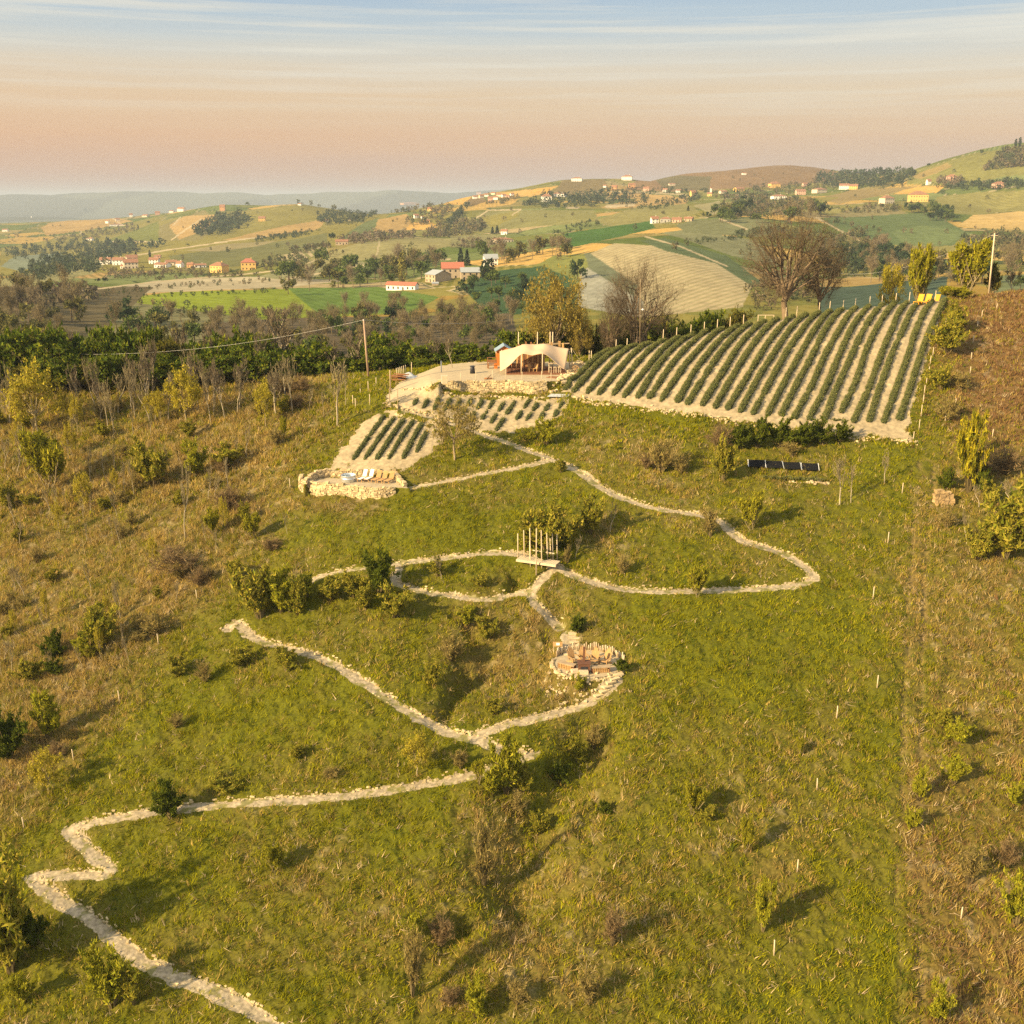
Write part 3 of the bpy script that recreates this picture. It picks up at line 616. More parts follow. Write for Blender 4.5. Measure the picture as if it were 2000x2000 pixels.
xx = rng.uniform(-0.66, 0.66, len(yy)) * yy
cl, pdv = gcls(xx, yy)
td_, _ = seg_dist(xx, yy, TRACK, 3.0); k = (cl == 0) & (rng.uniform(size=len(xx)) < np.clip((pdv + 0.1) / 0.5, 0, 1)) & ((np.abs(td_ - .72) > .22) | (rng.uniform(size=len(xx)) < .5)); xx, yy = xx[k], yy[k]
zz = G(xx, yy); dr, lf, red = dryness(xx, yy, zz)
clump = fbm(xx * 0.7, yy * 0.7, 101, 3)
k = rng.uniform(size=len(xx)) < np.clip(0.38 + 1.7 * (clump - 0.3), 0.25, 1); xx, yy, zz, dr, lf, red, clump = (a[k] for a in (xx, yy, zz, dr, lf, red, clump))
p = np.clip(dr + rng.normal(0, 0.16, len(xx)), 0, 1)[:, None]
v = fbm(xx * 0.25, yy * 0.25, 103, 3)[:, None]
gcol = np.array([0.25, 0.235, 0.003]) * (0.65 + 0.7 * v); gcol = np.where(rng.uniform(size=(len(xx), 1)) < .2, np.array([0.085, 0.115, 0.008]), gcol)
tcol = np.array([0.39, 0.27, 0.07]) * (0.7 + 0.6 * v); tcol = np.where(rng.uniform(size=(len(xx), 1)) < .15, np.array([0.44, 0.35, 0.18]), tcol)
rcol = np.array([0.22, 0.125, 0.052])
colr = np.where(rng.uniform(size=(len(xx), 1)) < p ** 1.25, tcol, gcol)
colr = np.where(rng.uniform(size=(len(xx), 1)) < red[:, None] * 0.75, rcol, colr)
ln = (0.16 + 0.30 * clump + 0.14 * p[:, 0] + 0.16 * lf) * rng.uniform(0.7, 1.4, len(xx))
near = yy < 118
add_blades('meadow_grass', xx[near], yy[near], zz[near], colr[near], ln[near], np.full(near.sum(), 0.032), 7, np.full(near.sum(), 0.75))
f_ = ~near
add_blades('slope_grass', xx[f_], yy[f_], zz[f_], colr[f_], ln[f_] * 1.15, np.full(f_.sum(), 0.05), 6, np.full(f_.sum(), 0.7))

# straw lying in pale wisps between the green, and tall dry growth on the rough slopes
n = 90000; yy = np.sqrt(rng.uniform(46 ** 2, 166 ** 2, n)); xx = rng.uniform(-.64, .64, n) * yy; cl, pdv = gcls(xx, yy)
ws = fbm(xx * 1.1, yy * 1.1, 111, 3); k = (cl == 0) & (pdv > .3) & (ws > .56); xx, yy = xx[k], yy[k]; zz = G(xx, yy); dr, lf, red = dryness(xx, yy, zz)
k = rng.uniform(size=len(xx)) < np.clip(.12 + dr * .9, .1, 1); xx, yy, zz = xx[k], yy[k], zz[k]; nn_ = len(xx)
add_blades('dead_straw', xx, yy, zz + .06, np.array([.54, .40, .22]) * rng.uniform(.6, 1.2, (nn_, 1)), rng.uniform(.3, .65, nn_), np.full(nn_, .035), 3, np.full(nn_, 1.1))
n = 46000; yy = np.sqrt(rng.uniform(46 ** 2, 158 ** 2, n)); xx = rng.uniform(-.64, .64, n) * yy; cl, pdv = gcls(xx, yy); zz = G(xx, yy); dr, lf, red = dryness(xx, yy, zz); ws = fbm(xx * .5, yy * .5, 115, 3)
td_, _ = seg_dist(xx, yy, TRACK, 3.0); k = (cl == 0) & (pdv > .5) & (td_ > 1.2) & (rng.uniform(size=n) < np.clip((dr - .38) * 1.5, 0, .9) * sstep(.36, .56, ws)); xx, yy, zz, red = xx[k], yy[k], zz[k], red[k]; nn_ = len(xx)
tall = np.array([(.36, .255, .085), (.25, .215, .05), (.30, .19, .075), (.44, .33, .14), (.17, .165, .03)])[rng.integers(0, 5, nn_)]; tall = np.where((rng.uniform(size=nn_) < red * .6)[:, None], np.array([.24, .13, .06]), tall)
add_blades('tall_dry_grass', xx, yy, zz, tall, rng.uniform(.45, 1.0, nn_), np.full(nn_, .028), 9, np.full(nn_, .42))

# ================================================================ TREES AND SHRUBS: builders
def tubes(segs, kmax=6):
    """segs: (p0, p1, r0, r1, sides) -> V, [faces]"""
    V, Fq, off = [], [], 0
    for p0, p1, r0, r1, k in segs:
        d = p1 - p0; d = d / (np.linalg.norm(d) + 1e-9); a = np.cross(d, [0.13, 0.27, 0.95] if abs(d[2]) < .95 else [1, 0, 0]); a /= np.linalg.norm(a) + 1e-9; b = np.cross(d, a)
        t = np.arange(k) * 2 * math.pi / k; c = np.cos(t)[:, None] * a + np.sin(t)[:, None] * b
        V.append(p0 + c * r0); V.append(p1 + c * r1); i = np.arange(k); j = (i + 1) % k
        Fq.append(np.stack([off + i, off + j, off + k + j, off + k + i], 1)); off += 2 * k
    return np.concatenate(V), np.concatenate(Fq)
def grow(seed, H, spread, trunk=0.25, levels=(6, 5, 5, 4), stems=1, up=0.55, r0=0.03, wig=0.18, droop=0.0, top=0.9):
    """branching skeleton of a tree H high; returns list of (p0,p1,r0,r1,level)"""
    rg = np.random.default_rng(seed); out = []
    def branch(p, d, ln, r, lev):
        n = 4 if lev == 0 else 3; pts = [p]; dd = d
        for i in range(n):
            dd = dd + rg.normal(0, wig, 3) + np.array([0, 0, (0.10 if lev else 0.05) - droop * lev * .1]); dd /= np.linalg.norm(dd); pts.append(pts[-1] + dd * ln / n)
        for i in range(n):
            out.append((pts[i], pts[i + 1], r * (1 - .6 * i / n), r * (1 - .6 * (i + 1) / n), lev))
        if lev >= len(levels): return
        nchild = levels[lev]
        for c in range(nchild):
            lo = trunk if lev == 0 else 0.25
            t = lo + (1 - lo) * (c + rg.uniform(.2, 1)) / nchild; t = min(t, 0.99); i = min(int(t * n), n - 1); f = t * n - i
            bp = pts[i] * (1 - f) + pts[i + 1] * f; az = rg.uniform(0, 6.28) if lev else c * 2.4 + rg.uniform(-.5, .5)
            side = np.array([math.cos(az), math.sin(az), 0]); u = up * rg.uniform(.6, 1.4)
            nd = side * spread + np.array([0, 0, u]) + d * 0.35; nd /= np.linalg.norm(nd)
            branch(bp, nd, ln * (rg.uniform(.42, .68) if lev == 0 else rg.uniform(.40, .62)) * (1.15 - .45 * t if lev == 0 else 1), r * (1 - .6 * t) * 0.55, lev + 1)
    for s in range(stems):
        a = s * 6.28 / max(1, stems) + rg.uniform(0, 1); k = 0 if stems == 1 else 0.35
        d = np.array([math.cos(a) * k, math.sin(a) * k, 1.0]); d /= np.linalg.norm(d)
        branch(np.array([math.cos(a), math.sin(a), 0]) * (0 if stems == 1 else .03 * H), d, H * top * (1 if stems == 1 else rg.uniform(.75, 1)), r0 * H / (1 if stems == 1 else 1.6), 0)
    return out
def leaf_tris(rg, P, size, col, colvar=0.3, up=0.3, stretch=1.0, wid=.42):
    n = len(P); a = rg.normal(0, 1, (n, 3)); a[:, 2] += up * 2; a /= np.linalg.norm(a, axis=1)[:, None]
    b = np.cross(a, rg.normal(0, 1, (n, 3))); b /= np.linalg.norm(b, axis=1)[:, None] + 1e-9
    s = (size * rg.uniform(.55, 1.35, n))[:, None]
    V = np.stack([P - b * s * wid, P + b * s * wid, P + a * s * 1.1 * stretch], 1).reshape(-1, 3)
    c = np.asarray(col); c = c[rg.integers(0, len(c), n)] if c.ndim == 2 else np.tile(c, (n, 1))
    c = np.repeat(c * rg.uniform(1 - colvar, 1 + colvar, (n, 1)), 3, 0)
    return V, c
def proto_tree(name, seed, H, spread, bark, leafcol=None, leaves=0, lsize=0.2, split=2, twig_col=None, twig_r=0.012, lstretch=1.0, lwid=.42, thin=1.0, **kw):
    """-> (trunk mesh, crown mesh): trunk with its limbs, crown of twigs and leaves; height 1 unit = H metres"""
    rg = np.random.default_rng(seed + 500); S_ = grow(seed, H, spread, **kw)
    E = np.array([s[1] for s in S_]); zm = np.percentile(E[:, 2], 99.5); rm = np.percentile(np.hypot(E[:, 0], E[:, 1]), 97)
    f = np.array([.5 / rm, .5 / rm, 1 / zm]); S_ = [(a * f, b * f, r * thin ** l, q * thin ** l, l) for a, b, r, q, l in S_]
    big = [(a, b, max(r, .012), max(q, .010), 6 if l == 0 else 5) for a, b, r, q, l in S_ if l < split]
    V, Fq = tubes(big); zt = np.clip(V[:, 2:3] / H, 0, 1)
    tm = np_mesh(name + '_trunk', V, [Fq], [M['bark']], np.array(bark) * rg.uniform(.8, 1.2, (len(V), 1)), True)
    small = [(a, b, max(r, twig_r), max(q, twig_r * .7), 3) for a, b, r, q, l in S_ if l >= split]
    V, Fq = tubes(small); tc_ = np.array(twig_col if twig_col is not None else bark); col = np.tile(tc_, (len(V), 1)) * rg.uniform(.75, 1.25, (len(V), 1)); faces = [Fq]; lm = len(S_ and levels_of(S_))
    if leaves:
        tips = np.array([b for a, b, r, q, l in S_ if l >= max(split, lm - 2)]); P = tips[rg.integers(0, len(tips), leaves)] + rg.normal(0, H * .025, (leaves, 3)); P[:, 2] = np.maximum(P[:, 2], .03 * H)
        LV, LC = leaf_tris(rg, P, lsize, leafcol, stretch=lstretch, wid=lwid, up=.5); faces.append(np.arange(len(LV)).reshape(-1, 3) + len(V)); V = np.r_[V, LV]; col = np.r_[col, LC]
    cm = np_mesh(name + '_crown', V, faces, [M['leaf']], col)
    return tm, cm
def round_tree(name, seed, bark, twig_col, haze_col, nl=13, per=6, haze=9000, hz=(.02, .07), hw=.0011, base=.22, cz=.60, rz=.40, r0=.030, stems=1, leaves=0, leafcol=None, lsize=.03):
    """broad rounded crown: limbs fork towards points spread through an egg-shaped crown, fine twigs round their ends"""
    rg = np.random.default_rng(seed); big = []; small = []; tips = []
    def limb(p, q, r, r1, n, sag, dest, k):
        pts = [p + (q - p) * t + np.array([0, 0, sag]) * math.sin(t * 3.14) + (rg.normal(0, .012, 3) if 0 < t < 1 else 0) for t in np.linspace(0, 1, n + 1)]
        for i in range(n): dest.append((pts[i], pts[i + 1], r + (r1 - r) * i / n, r + (r1 - r) * (i + 1) / n, k))
        return pts
    st = [np.array([math.cos(6.28 * j / stems) * .05 * (stems > 1), math.sin(6.28 * j / stems) * .05 * (stems > 1), 0]) for j in range(stems)]
    tops = []
    for b in st:
        tp = b * 2.2 + np.array([rg.normal(0, .02), rg.normal(0, .02), base + .12]); tops.append((b, tp)); limb(b - [0, 0, .03], tp, r0 / stems ** .4, r0 * .75 / stems ** .4, 4, 0, big, 7)
    for i in range(nl):
        a = i * 2.4 + rg.uniform(-.4, .4); ph = math.acos(1 - 2 * (i + .5) / nl * .80); d = np.array([math.sin(ph) * math.cos(a), math.sin(ph) * math.sin(a), math.cos(ph)])
        m_ = d * np.array([.27, .27, .20]) * rg.uniform(.8, 1.15) + [0, 0, cz - .02]; b, tp = tops[i % stems]; p0 = b + (tp - b) * rg.uniform(.72, 1)
        pts = limb(p0, m_, r0 * .42, r0 * .20, 4, -.015, big, 5)
        for j in range(per):
            e = d + rg.normal(0, .42, 3); e /= np.linalg.norm(e); e = e * np.array([.47, .47, rz]) * rg.uniform(.72, 1.08) + [0, 0, cz]; e[2] = max(e[2], .16)
            s0 = pts[2] + (pts[4] - pts[2]) * rg.uniform(0, 1); ps = limb(s0, e, r0 * .19, r0 * .06, 3, -.01, small, 4)
            for k in range(6):
                q = s0 + (e - s0) * rg.uniform(.25, 1); q2 = q + (e - s0) * rg.uniform(.1, .35) + rg.normal(0, .05, 3); small.append((q, q2, r0 * .05, r0 * .022, 3)); tips += [q2, q + (q2 - q) * .5]
            tips.append(e)
    V, Fq = tubes(big); tm = np_mesh(name + '_trunk', V, [Fq], [M['bark']], np.array(bark) * rg.uniform(.8, 1.2, (len(V), 1)), True)
    V, Fq = tubes(small); col = np.tile(np.array(twig_col), (len(V), 1)) * rg.uniform(.8, 1.2, (len(V), 1)); faces = [Fq]; tips = np.array(tips)
    for n, sz, cc, wd in ((haze, hz[1], np.array(haze_col), hw / hz[1]), (leaves, lsize, leafcol, .4)):
        if not n: continue
        P = tips[rg.integers(0, len(tips), n)] + rg.normal(0, .022, (n, 3)); LV, LC = leaf_tris(rg, P, sz, cc, up=.5, wid=wd); faces.append(np.arange(len(LV)).reshape(-1, 3) + len(V)); V = np.r_[V, LV]; col = np.r_[col, LC]
    return tm, np_mesh(name + '_crown', V, faces, [M['leaf']], col)
def levels_of(S_): return sorted({s[4] for s in S_})
def proto_bush(name, seed, col, n=1300, lsize=0.14, twig=(.17, .13, .06), nst=22, stretch=1.6, wid=.34, dens=1.0):
    """shrub 1 m wide and 1 m high: many upswept stems of uneven length, leaves clustered along their twigs"""
    rg = np.random.default_rng(seed); segs = []; P = []
    gaps = rg.uniform(0, 6.28, 2)
    for i in range(nst):
        a = rg.uniform(0, 6.28)
        t = rg.uniform(.08, .52) * (.6 if np.min(np.abs((a - gaps + 3.14) % 6.28 - 3.14)) < .45 else 1); e = np.array([math.cos(a) * t, math.sin(a) * t, rg.uniform(.45, 1.08) * (1 - .9 * t * t)])
        m_ = e * np.array([.42, .42, .5]); segs += [(np.array([math.cos(a) * .04, math.sin(a) * .04, -.05]), m_, .013, .009, 3), (m_, e, .009, .004, 3)]
        k = rg.integers(4, 8)
        for j in range(k):
            q = m_ * .5 + (e - m_ * .5) * rg.uniform(.05, 1); q2 = q + (e - m_) * rg.uniform(.15, .45) + rg.normal(0, .085, 3) * [1, 1, .6]; segs.append((q, q2, .006, .003, 3)); c = rg.uniform(0, 1, (max(4, int(n / nst / 6 * rg.uniform(.5, 1.6))), 1)); P.append(q + (q2 - q) * c * 1.1 + rg.normal(0, .022, (len(c), 3)))
    V, Fq = tubes(segs); sm = np_mesh(name + '_stems', V, [Fq], [M['bark']], np.array(twig) * rg.uniform(.8, 1.2, (len(V), 1)))
    P = np.concatenate(P); P[:, 2] = np.abs(P[:, 2]) + .01
    V, c = leaf_tris(rg, P, lsize, col, up=.7, stretch=stretch, wid=wid)
    return sm, np_mesh(name + '_foliage', V, [np.arange(len(V)).reshape(-1, 3)], [M['leaf']], c)
BARK = (.20, .15, .10); BARKG = (.30, .25, .17)
K = {}
K['bare'] = [proto_tree('bare_tree', 11 + i, 1.0, .75, BARKG, split=2, twig_r=.006, r0=.028, levels=(7, 5, 4, 3), trunk=.35, up=.7, twig_col=(.19, .15, .095)) for i in range(4)]
K['pole'] = [proto_tree('thin_tree', 31 + i, 1.0, .42, (.36, .30, .20), split=1, twig_r=.0075, r0=.03, levels=(7, 4, 3), trunk=.4, up=.9, twig_col=(.28, .23, .13)) for i in range(3)]
K['yellow'] = [round_tree('yellow_tree', 41 + i, (.36, .29, .16), (.32, .25, .08), [(.34, .28, .06), (.28, .23, .05)], 10, 5, 1500, base=.2, r0=.022, hw=.004, hz=(.03, .06), leaves=3800, leafcol=np.array([(.40, .33, .02), (.31, .28, .02), (.47, .37, .04)]), lsize=.034) for i in range(3)]
K['lime'] = [proto_tree('lime_tree', 51 + i, 1.0, .5, (.24, .19, .10), np.array([(.26, .24, .012), (.21, .21, .012), (.32, .28, .02)]), 7500, .045, split=2, twig_r=.004, r0=.02, levels=(10, 5, 4), trunk=.08, up=.75, stems=4, lstretch=1.8) for i in range(2)]
K['hedge'] = [proto_tree('leafy_tree', 61 + i, 1.0, .8, (.20, .16, .10), np.array([(.08, .115, .010), (.12, .15, .010), (.05, .08, .008), (.16, .17, .012)]), 3600, .058, split=2, r0=.022, twig_r=.004, levels=(10, 5, 4), trunk=.05, up=.35, stems=2, lstretch=1.2) for i in range(5)]
K['hedgeo'] = [proto_tree('olive_tree', 71 + i, 1.0, .8, (.20, .16, .10), np.array([(.13, .12, .015), (.17, .14, .02), (.09, .09, .012)]), 2600, .055, split=2, r0=.022, twig_r=.004, levels=(10, 5, 4), trunk=.06, up=.45, stems=2, lstretch=1.3) for i in range(3)]
OLIVE = np.array([(.13, .125, .010), (.18, .155, .016), (.09, .10, .008), (.22, .18, .025)]); DARK = np.array([(.050, .066, .005), (.07, .088, .006), (.095, .108, .008)])
YGRN = np.array([(.25, .24, .015), (.19, .20, .012), (.31, .28, .02)]); BROWN = np.array([(.24, .155, .07), (.17, .11, .05), (.30, .21, .10)]); YEL = np.array([(.40, .32, .015), (.30, .26, .012), (.17, .17, .012)])
TANB = np.array([(.26, .20, .06), (.20, .16, .04), (.30, .22, .08), (.14, .12, .03)])
K['olive'] = [proto_bush('olive_shrub', 81 + i, OLIVE * 1.7, 6500, .055) for i in range(4)]
K['dark'] = [proto_bush('dark_shrub', 91 + i, DARK * 1.3, 6500, .055) for i in range(3)]
K['green'] = [proto_bush('green_shrub', 101 + i, YGRN * 1.15, 5500, .055) for i in range(3)]
K['brown'] = [proto_bush('bramble', 111 + i, BROWN, 2200, .05, nst=44, stretch=2.4, wid=.14) for i in range(3)]
K['tan'] = [proto_bush('dry_shrub', 121 + i, TANB * 1.25, 2600, .05, nst=40, stretch=2.2, wid=.2) for i in range(3)]
K['ivy'] = [proto_bush('ivy', 131, YEL * 1.1, 6500, .055, nst=34)]
NAMES = {'bare': ('bare_tree', 'tree', 'trunk', 'crown'), 'pole': ('sapling', 'sapling', 'trunk', 'crown'), 'yellow': ('budding_tree', 'tree', 'trunk', 'crown'), 'lime': ('leafy_tree', 'tree', 'trunk', 'crown'),
         'hedge': ('leafy_tree', 'tree', 'trunk', 'crown'), 'hedgeo': ('leafy_tree', 'tree', 'trunk', 'crown'), 'olive': ('shrub', 'shrub', 'stems', 'foliage'), 'dark': ('shrub', 'shrub', 'stems', 'foliage'), 'green': ('shrub', 'shrub', 'stems', 'foliage'),
         'brown': ('bramble_bush', 'bush', 'stems', 'foliage'), 'tan': ('shrub', 'shrub', 'stems', 'foliage'), 'ivy': ('ivy_thicket', 'ivy', 'stems', 'foliage')}
cnt = {}
def plant(kind, x, y, z, h, wd, label, group=None, rz=None, ref=1.0):
    i = cnt.get(kind, 0); cnt[kind] = i + 1; a, b = K[kind][i % len(K[kind])]; nm, cat, pa, pb = NAMES[kind]
    t = thing(nm, label, cat, (x, y, z - 0.03 * min(h, 3)), (i * 2.399) % 6.28 if rz is None else rz, group)
    link(pa, a, t); link(pb, b, t)
    t.scale = (wd * ref, wd * ref, h)
    return t
def plant_px(kind, px, py, hp, wp, label, group=None):
    """from the foot of the plant in the photo and its height and width there"""
    p = W(px, py); dep = proj(*p)[2]; el_ = math.atan2(CAMZ - p[2], p[1])
    h = hp * dep / F / max(0.5, math.cos(el_)); wd = wp * dep / F
    k = 1.0
    return plant(kind, p[0], p[1], p[2], h, wd * k, label, group)
# ================================================================ MESH BUILDER FOR BUILT THINGS
class MB:
    def __init__(s): s.V = []; s.F = []; s.T = []; s.n = 0
    def add(s, V, q=(), t=()):
        V = np.asarray(V, float); s.V.append(V)
        if len(q): s.F.append(np.asarray(q) + s.n)
        if len(t): s.T.append(np.asarray(t) + s.n)
        s.n += len(V); return s
    def hexa(s, V): return s.add(V, [[0, 3, 2, 1], [4, 5, 6, 7], [0, 1, 5, 4], [1, 2, 6, 5], [2, 3, 7, 6], [3, 0, 4, 7]])
    def box(s, c, d, rz=0.0, tilt=0.0, jit=0.0):
        """centre, size; tilt leans it about its own x axis"""
        x, y, z = np.array(d) / 2.0
        V = np.array([(-x, -y, -z), (x, -y, -z), (x, y, -z), (-x, y, -z), (-x, -y, z), (x, -y, z), (x, y, z), (-x, y, z)])
        if jit: V = V + rng.uniform(-jit, jit, V.shape)
        if tilt:
            ct, st = math.cos(tilt), math.sin(tilt); V = np.c_[V[:, 0], V[:, 1] * ct - V[:, 2] * st, V[:, 1] * st + V[:, 2] * ct]
        if rz:
            ct, st = math.cos(rz), math.sin(rz); V = np.c_[V[:, 0] * ct - V[:, 1] * st, V[:, 0] * st + V[:, 1] * ct, V[:, 2]]
        return s.hexa(V + np.array(c))
    def beam(s, a, b, w, h=None):
        a = np.array(a, float); b = np.array(b, float); h = h or w; d = b - a; d /= np.linalg.norm(d); u = np.cross(d, [0, 0, 1.0] if abs(d[2]) < .95 else [0, 1.0, 0]); u /= np.linalg.norm(u); v = np.cross(u, d)
        o = [(-1, -1), (1, -1), (1, 1), (-1, 1)]
        return s.hexa(np.array([a + u * i * w / 2 + v * j * h / 2 for i, j in o] + [b + u * i * w / 2 + v * j * h / 2 for i, j in o]))
    def tube(s, a, b, r0, r1=None, k=8):
        r1 = r0 if r1 is None else r1; V, Fq = tubes([(np.array(a, float), np.array(b, float), r0, r1, k)])
        c = np.array([a, b], float); i = np.arange(k); j = (i + 1) % k
        return s.add(np.r_[V, c], Fq, np.r_[np.c_[j, i, np.full(k, 2 * k)], np.c_[k + i, k + j, np.full(k, 2 * k + 1)]])
    def lathe(s, prof, k=20, c=(0, 0, 0)):
        t = np.arange(k) * 2 * math.pi / k; V = np.concatenate([np.c_[r * np.cos(t), r * np.sin(t), np.full(k, z)] for r, z in prof]) + np.array(c); q = []
        i = np.arange(k); j = (i + 1) % k
        for m_ in range(len(prof) - 1): q.append(np.c_[m_ * k + i, m_ * k + j, m_ * k + k + j, m_ * k + k + i])
        return s.add(V, np.concatenate(q))
    def prism(s, poly, z0, z1):
        n = len(poly); P = np.array(poly, float); V = np.r_[np.c_[P, np.full(n, z0)], np.c_[P, np.full(n, z1)]]; i = np.arange(n); j = (i + 1) % n
        c = np.r_[P.mean(0)]; V = np.r_[V, [[c[0], c[1], z0], [c[0], c[1], z1]]]
        return s.add(V, np.c_[i, j, n + j, n + i], np.r_[np.c_[j, i, np.full(n, 2 * n)], np.c_[n + i, n + j, np.full(n, 2 * n + 1)]])
    def mesh(s, name, m, smooth=False, col=None): return np_mesh(name, np.concatenate(s.V), s.F + s.T, [m], col, smooth)
    def build(s, name, m, parent=None, smooth=False, col=None, loc=(0, 0, 0)): return link(name, s.mesh(name, m, smooth, col), parent, loc)
def copy_thing(t, loc, rz, label=None, group=None):
    r = t.copy(); C.objects.link(r); r.location = loc; r.rotation_euler = (0, 0, rz)
    if label: r['label'] = label
    if group: r['group'] = group
    for ch in list(t.children):
        c = ch.copy(); C.objects.link(c); c.parent = r
        for g in ch.children:
            d = g.copy(); C.objects.link(d); d.parent = c
    return r
WOOD = mat_plain('weathered_wood', (.34, .25, .15), nscale=4, namt=.3, stretch=(1, 1, .2)); PALEW = mat_plain('pale_wood', (.55, .44, .29), nscale=5, namt=.2)
PEELED = mat_plain('peeled_log', (.58, .46, .30), nscale=4, namt=.2, stretch=(1, 1, .2)); DECKW = mat_plain('deck_boards', (.20, .085, .04), nscale=5, namt=.3, stretch=(.3, 3, 1))
BROWNW = mat_plain('brown_wood', (.24, .11, .045), nscale=4, namt=.35, stretch=(2, 2, .3)); ORNG = mat_plain('orange_stain', (.50, .155, .028), nscale=4, namt=.22, stretch=(3, 3, .3))
TANW = mat_plain('tan_wood', (.42, .25, .10), nscale=4, namt=.3, stretch=(2, 2, .4)); ROOFB = mat_plain('blue_roofing', (.22, .30, .36), .6, namt=.15)
FABR = mat_plain('sand_canvas', (.56, .40, .25), .85, nscale=1.2, namt=.08); BLACK = mat_plain('black_metal', (.03, .03, .035), .5, namt=.3); WHITE = mat_plain('white_paint', (.78, .76, .70), .6, namt=.06)
STEEL = mat_plain('galvanised_steel', (.62, .66, .68), .38, nscale=2, namt=.1, metal=.7); RUST = mat_plain('rusty_steel', (.13, .058, .032), .8, nscale=6, namt=.4); ROPE = mat_plain('rope', (.35, .28, .18), namt=.1)
YELL = mat_plain('yellow_orange_paint', (.72, .34, .02), .6, namt=.08); PVBLK = mat_plain('dark_glass', (.010, .010, .011), .75, namt=.2, spec=.08); GREYC = mat_plain('grey_sheet', (.42, .43, .42), .5, namt=.12); WIREM = mat_plain('cable', (.55, .53, .48), namt=.05)
WATER = mat_plain('tub_water', (.10, .14, .15), .08, namt=.1, spec=.6)
M['stone'] = mat_col('wall_stone', nscale=8, namt=.14, bump=.4)
# ---------------------------------------------------------------- dry-stone walls
def stone_wall(name, label, base, top, thick=0.4, sz=0.30, group=None, lean=0.08, col=(.52, .40, .22)):
    """base (k,3) points along the foot; top: height of the crown at each point"""
    base = np.asarray(base); top = np.broadcast_to(top, len(base)).astype(float); d = np.r_[0, np.cumsum(np.hypot(*np.diff(base[:, :2], axis=0).T))]
    mb = MB(); cols = []; o = base[0].copy()
    hmax = (top - base[:, 2]).max(); rows = max(1, int(round(hmax / (sz * .8)))); rh = hmax / rows
    def at(s):
        p = np.array([np.interp(s, d, base[:, i]) for i in range(3)]); q = np.array([np.interp(min(s + .2, d[-1]), d, base[:, i]) - np.interp(max(s - .2, 0), d, base[:, i]) for i in range(2)])
        return p, math.atan2(q[1], q[0]), float(np.interp(s, d, top))
    for r in range(rows):
        s = rng.uniform(-.3, 0)
        while s < d[-1]:
            wd = sz * rng.uniform(.6, 1.7); p, a, tz = at(min(max(s + wd / 2, 0), d[-1])); z = p[2] - .1 + (r + .5) * rh
            if z < tz + .05:
                off = lean * (r * rh) + rng.uniform(-.04, .05)
                mb.box((p[0] - math.sin(a) * off - o[0], p[1] + math.cos(a) * off - o[1], z - o[2] + rng.uniform(-.03, .03)), (wd * .96, thick * rng.uniform(.9, 1.1), rh * rng.uniform(.8, 1.08)), a + rng.uniform(-.08, .08), jit=.035)
                c = np.array(col) * rng.uniform(.68, 1.25); c = c * (np.array([.95, .97, 1.05]) if rng.uniform() < .3 else 1); cols.append(np.tile(c, (8, 1)))
            s += wd
    for i in range(len(base) - 1):      # the packed core behind the face
        p, a, tz = at((d[i] + d[i + 1]) / 2); h = tz - .12 - (p[2] - .3)
        if h > 0.1:
            mb.box((p[0] - math.sin(a) * .14 - o[0], p[1] + math.cos(a) * .14 - o[1], p[2] - .3 + h / 2 - o[2]), (d[i + 1] - d[i] + .1, thick * .6, h), a); cols.append(np.tile(np.array(col) * .45, (8, 1)))
    return tag(mb.build(name, M['stone'], col=np.concatenate(cols), loc=o), label, 'wall', group)
def densify(P, step=.8):
    P = np.asarray(P); d = np.r_[0, np.cumsum(np.hypot(*np.diff(P[:, :2], axis=0).T))]; s = np.linspace(0, d[-1], max(2, int(d[-1] / step)))
    return np.c_[[np.interp(s, d, P[:, i]) for i in range(3)]].T
wb = densify(WALL_YARD); wb[:, 2] = G(wb[:, 0], wb[:, 1] - .35) - .05
stone_wall('retaining_wall', 'long pale dry-stone retaining wall below the tent yard', wb, np.maximum(YARD_Z + .06, wb[:, 2] + .3))
tb = densify(TERR_WALL); tb[:, 2] = G(tb[:, 0], tb[:, 1] - .45) - .05
stone_wall('terrace_wall', 'curved pale dry-stone wall along the front of the bathing terrace', tb, TERR_Z + .02, sz=.27, lean=.05)
TP = lambda p, dz=0.0: hit_plane(p, TERR_Z - .12 + dz)
kb = densify(np.array([TP(p) for p in [(597, 943), (615, 935), (641, 931), (668, 932), (700, 932), (735, 931), (771, 932)]])); kt = TERR_Z + .75 + .15 * np.sin(np.arange(len(kb)))
kt[:4] = TERR_Z + np.linspace(.3, .8, 4); stone_wall('back_wall', 'low stone wall along the uphill side of the bathing terrace behind the tub', kb, kt, sz=.25)
rb = densify(np.array([TP(p) for p in [(771, 932), (778, 941), (790, 950)]])); stone_wall('side_wall', 'short stone wall closing the terrace on its right beside the path', rb, TERR_Z + np.linspace(.7, .25, len(rb)), sz=.24)
gb = np.array([hit_plane((1062, 765), YARD_Z - 1.5), hit_plane((1079, 762), YARD_Z - 1.5)]); gb[:, 2] = G(gb[:, 0], gb[:, 1] - .3)
stone_wall('gabion', 'dark grey stone gabion at the right end of the retaining wall', gb, YARD_Z - .05, sz=.22, col=(.17, .16, .13))
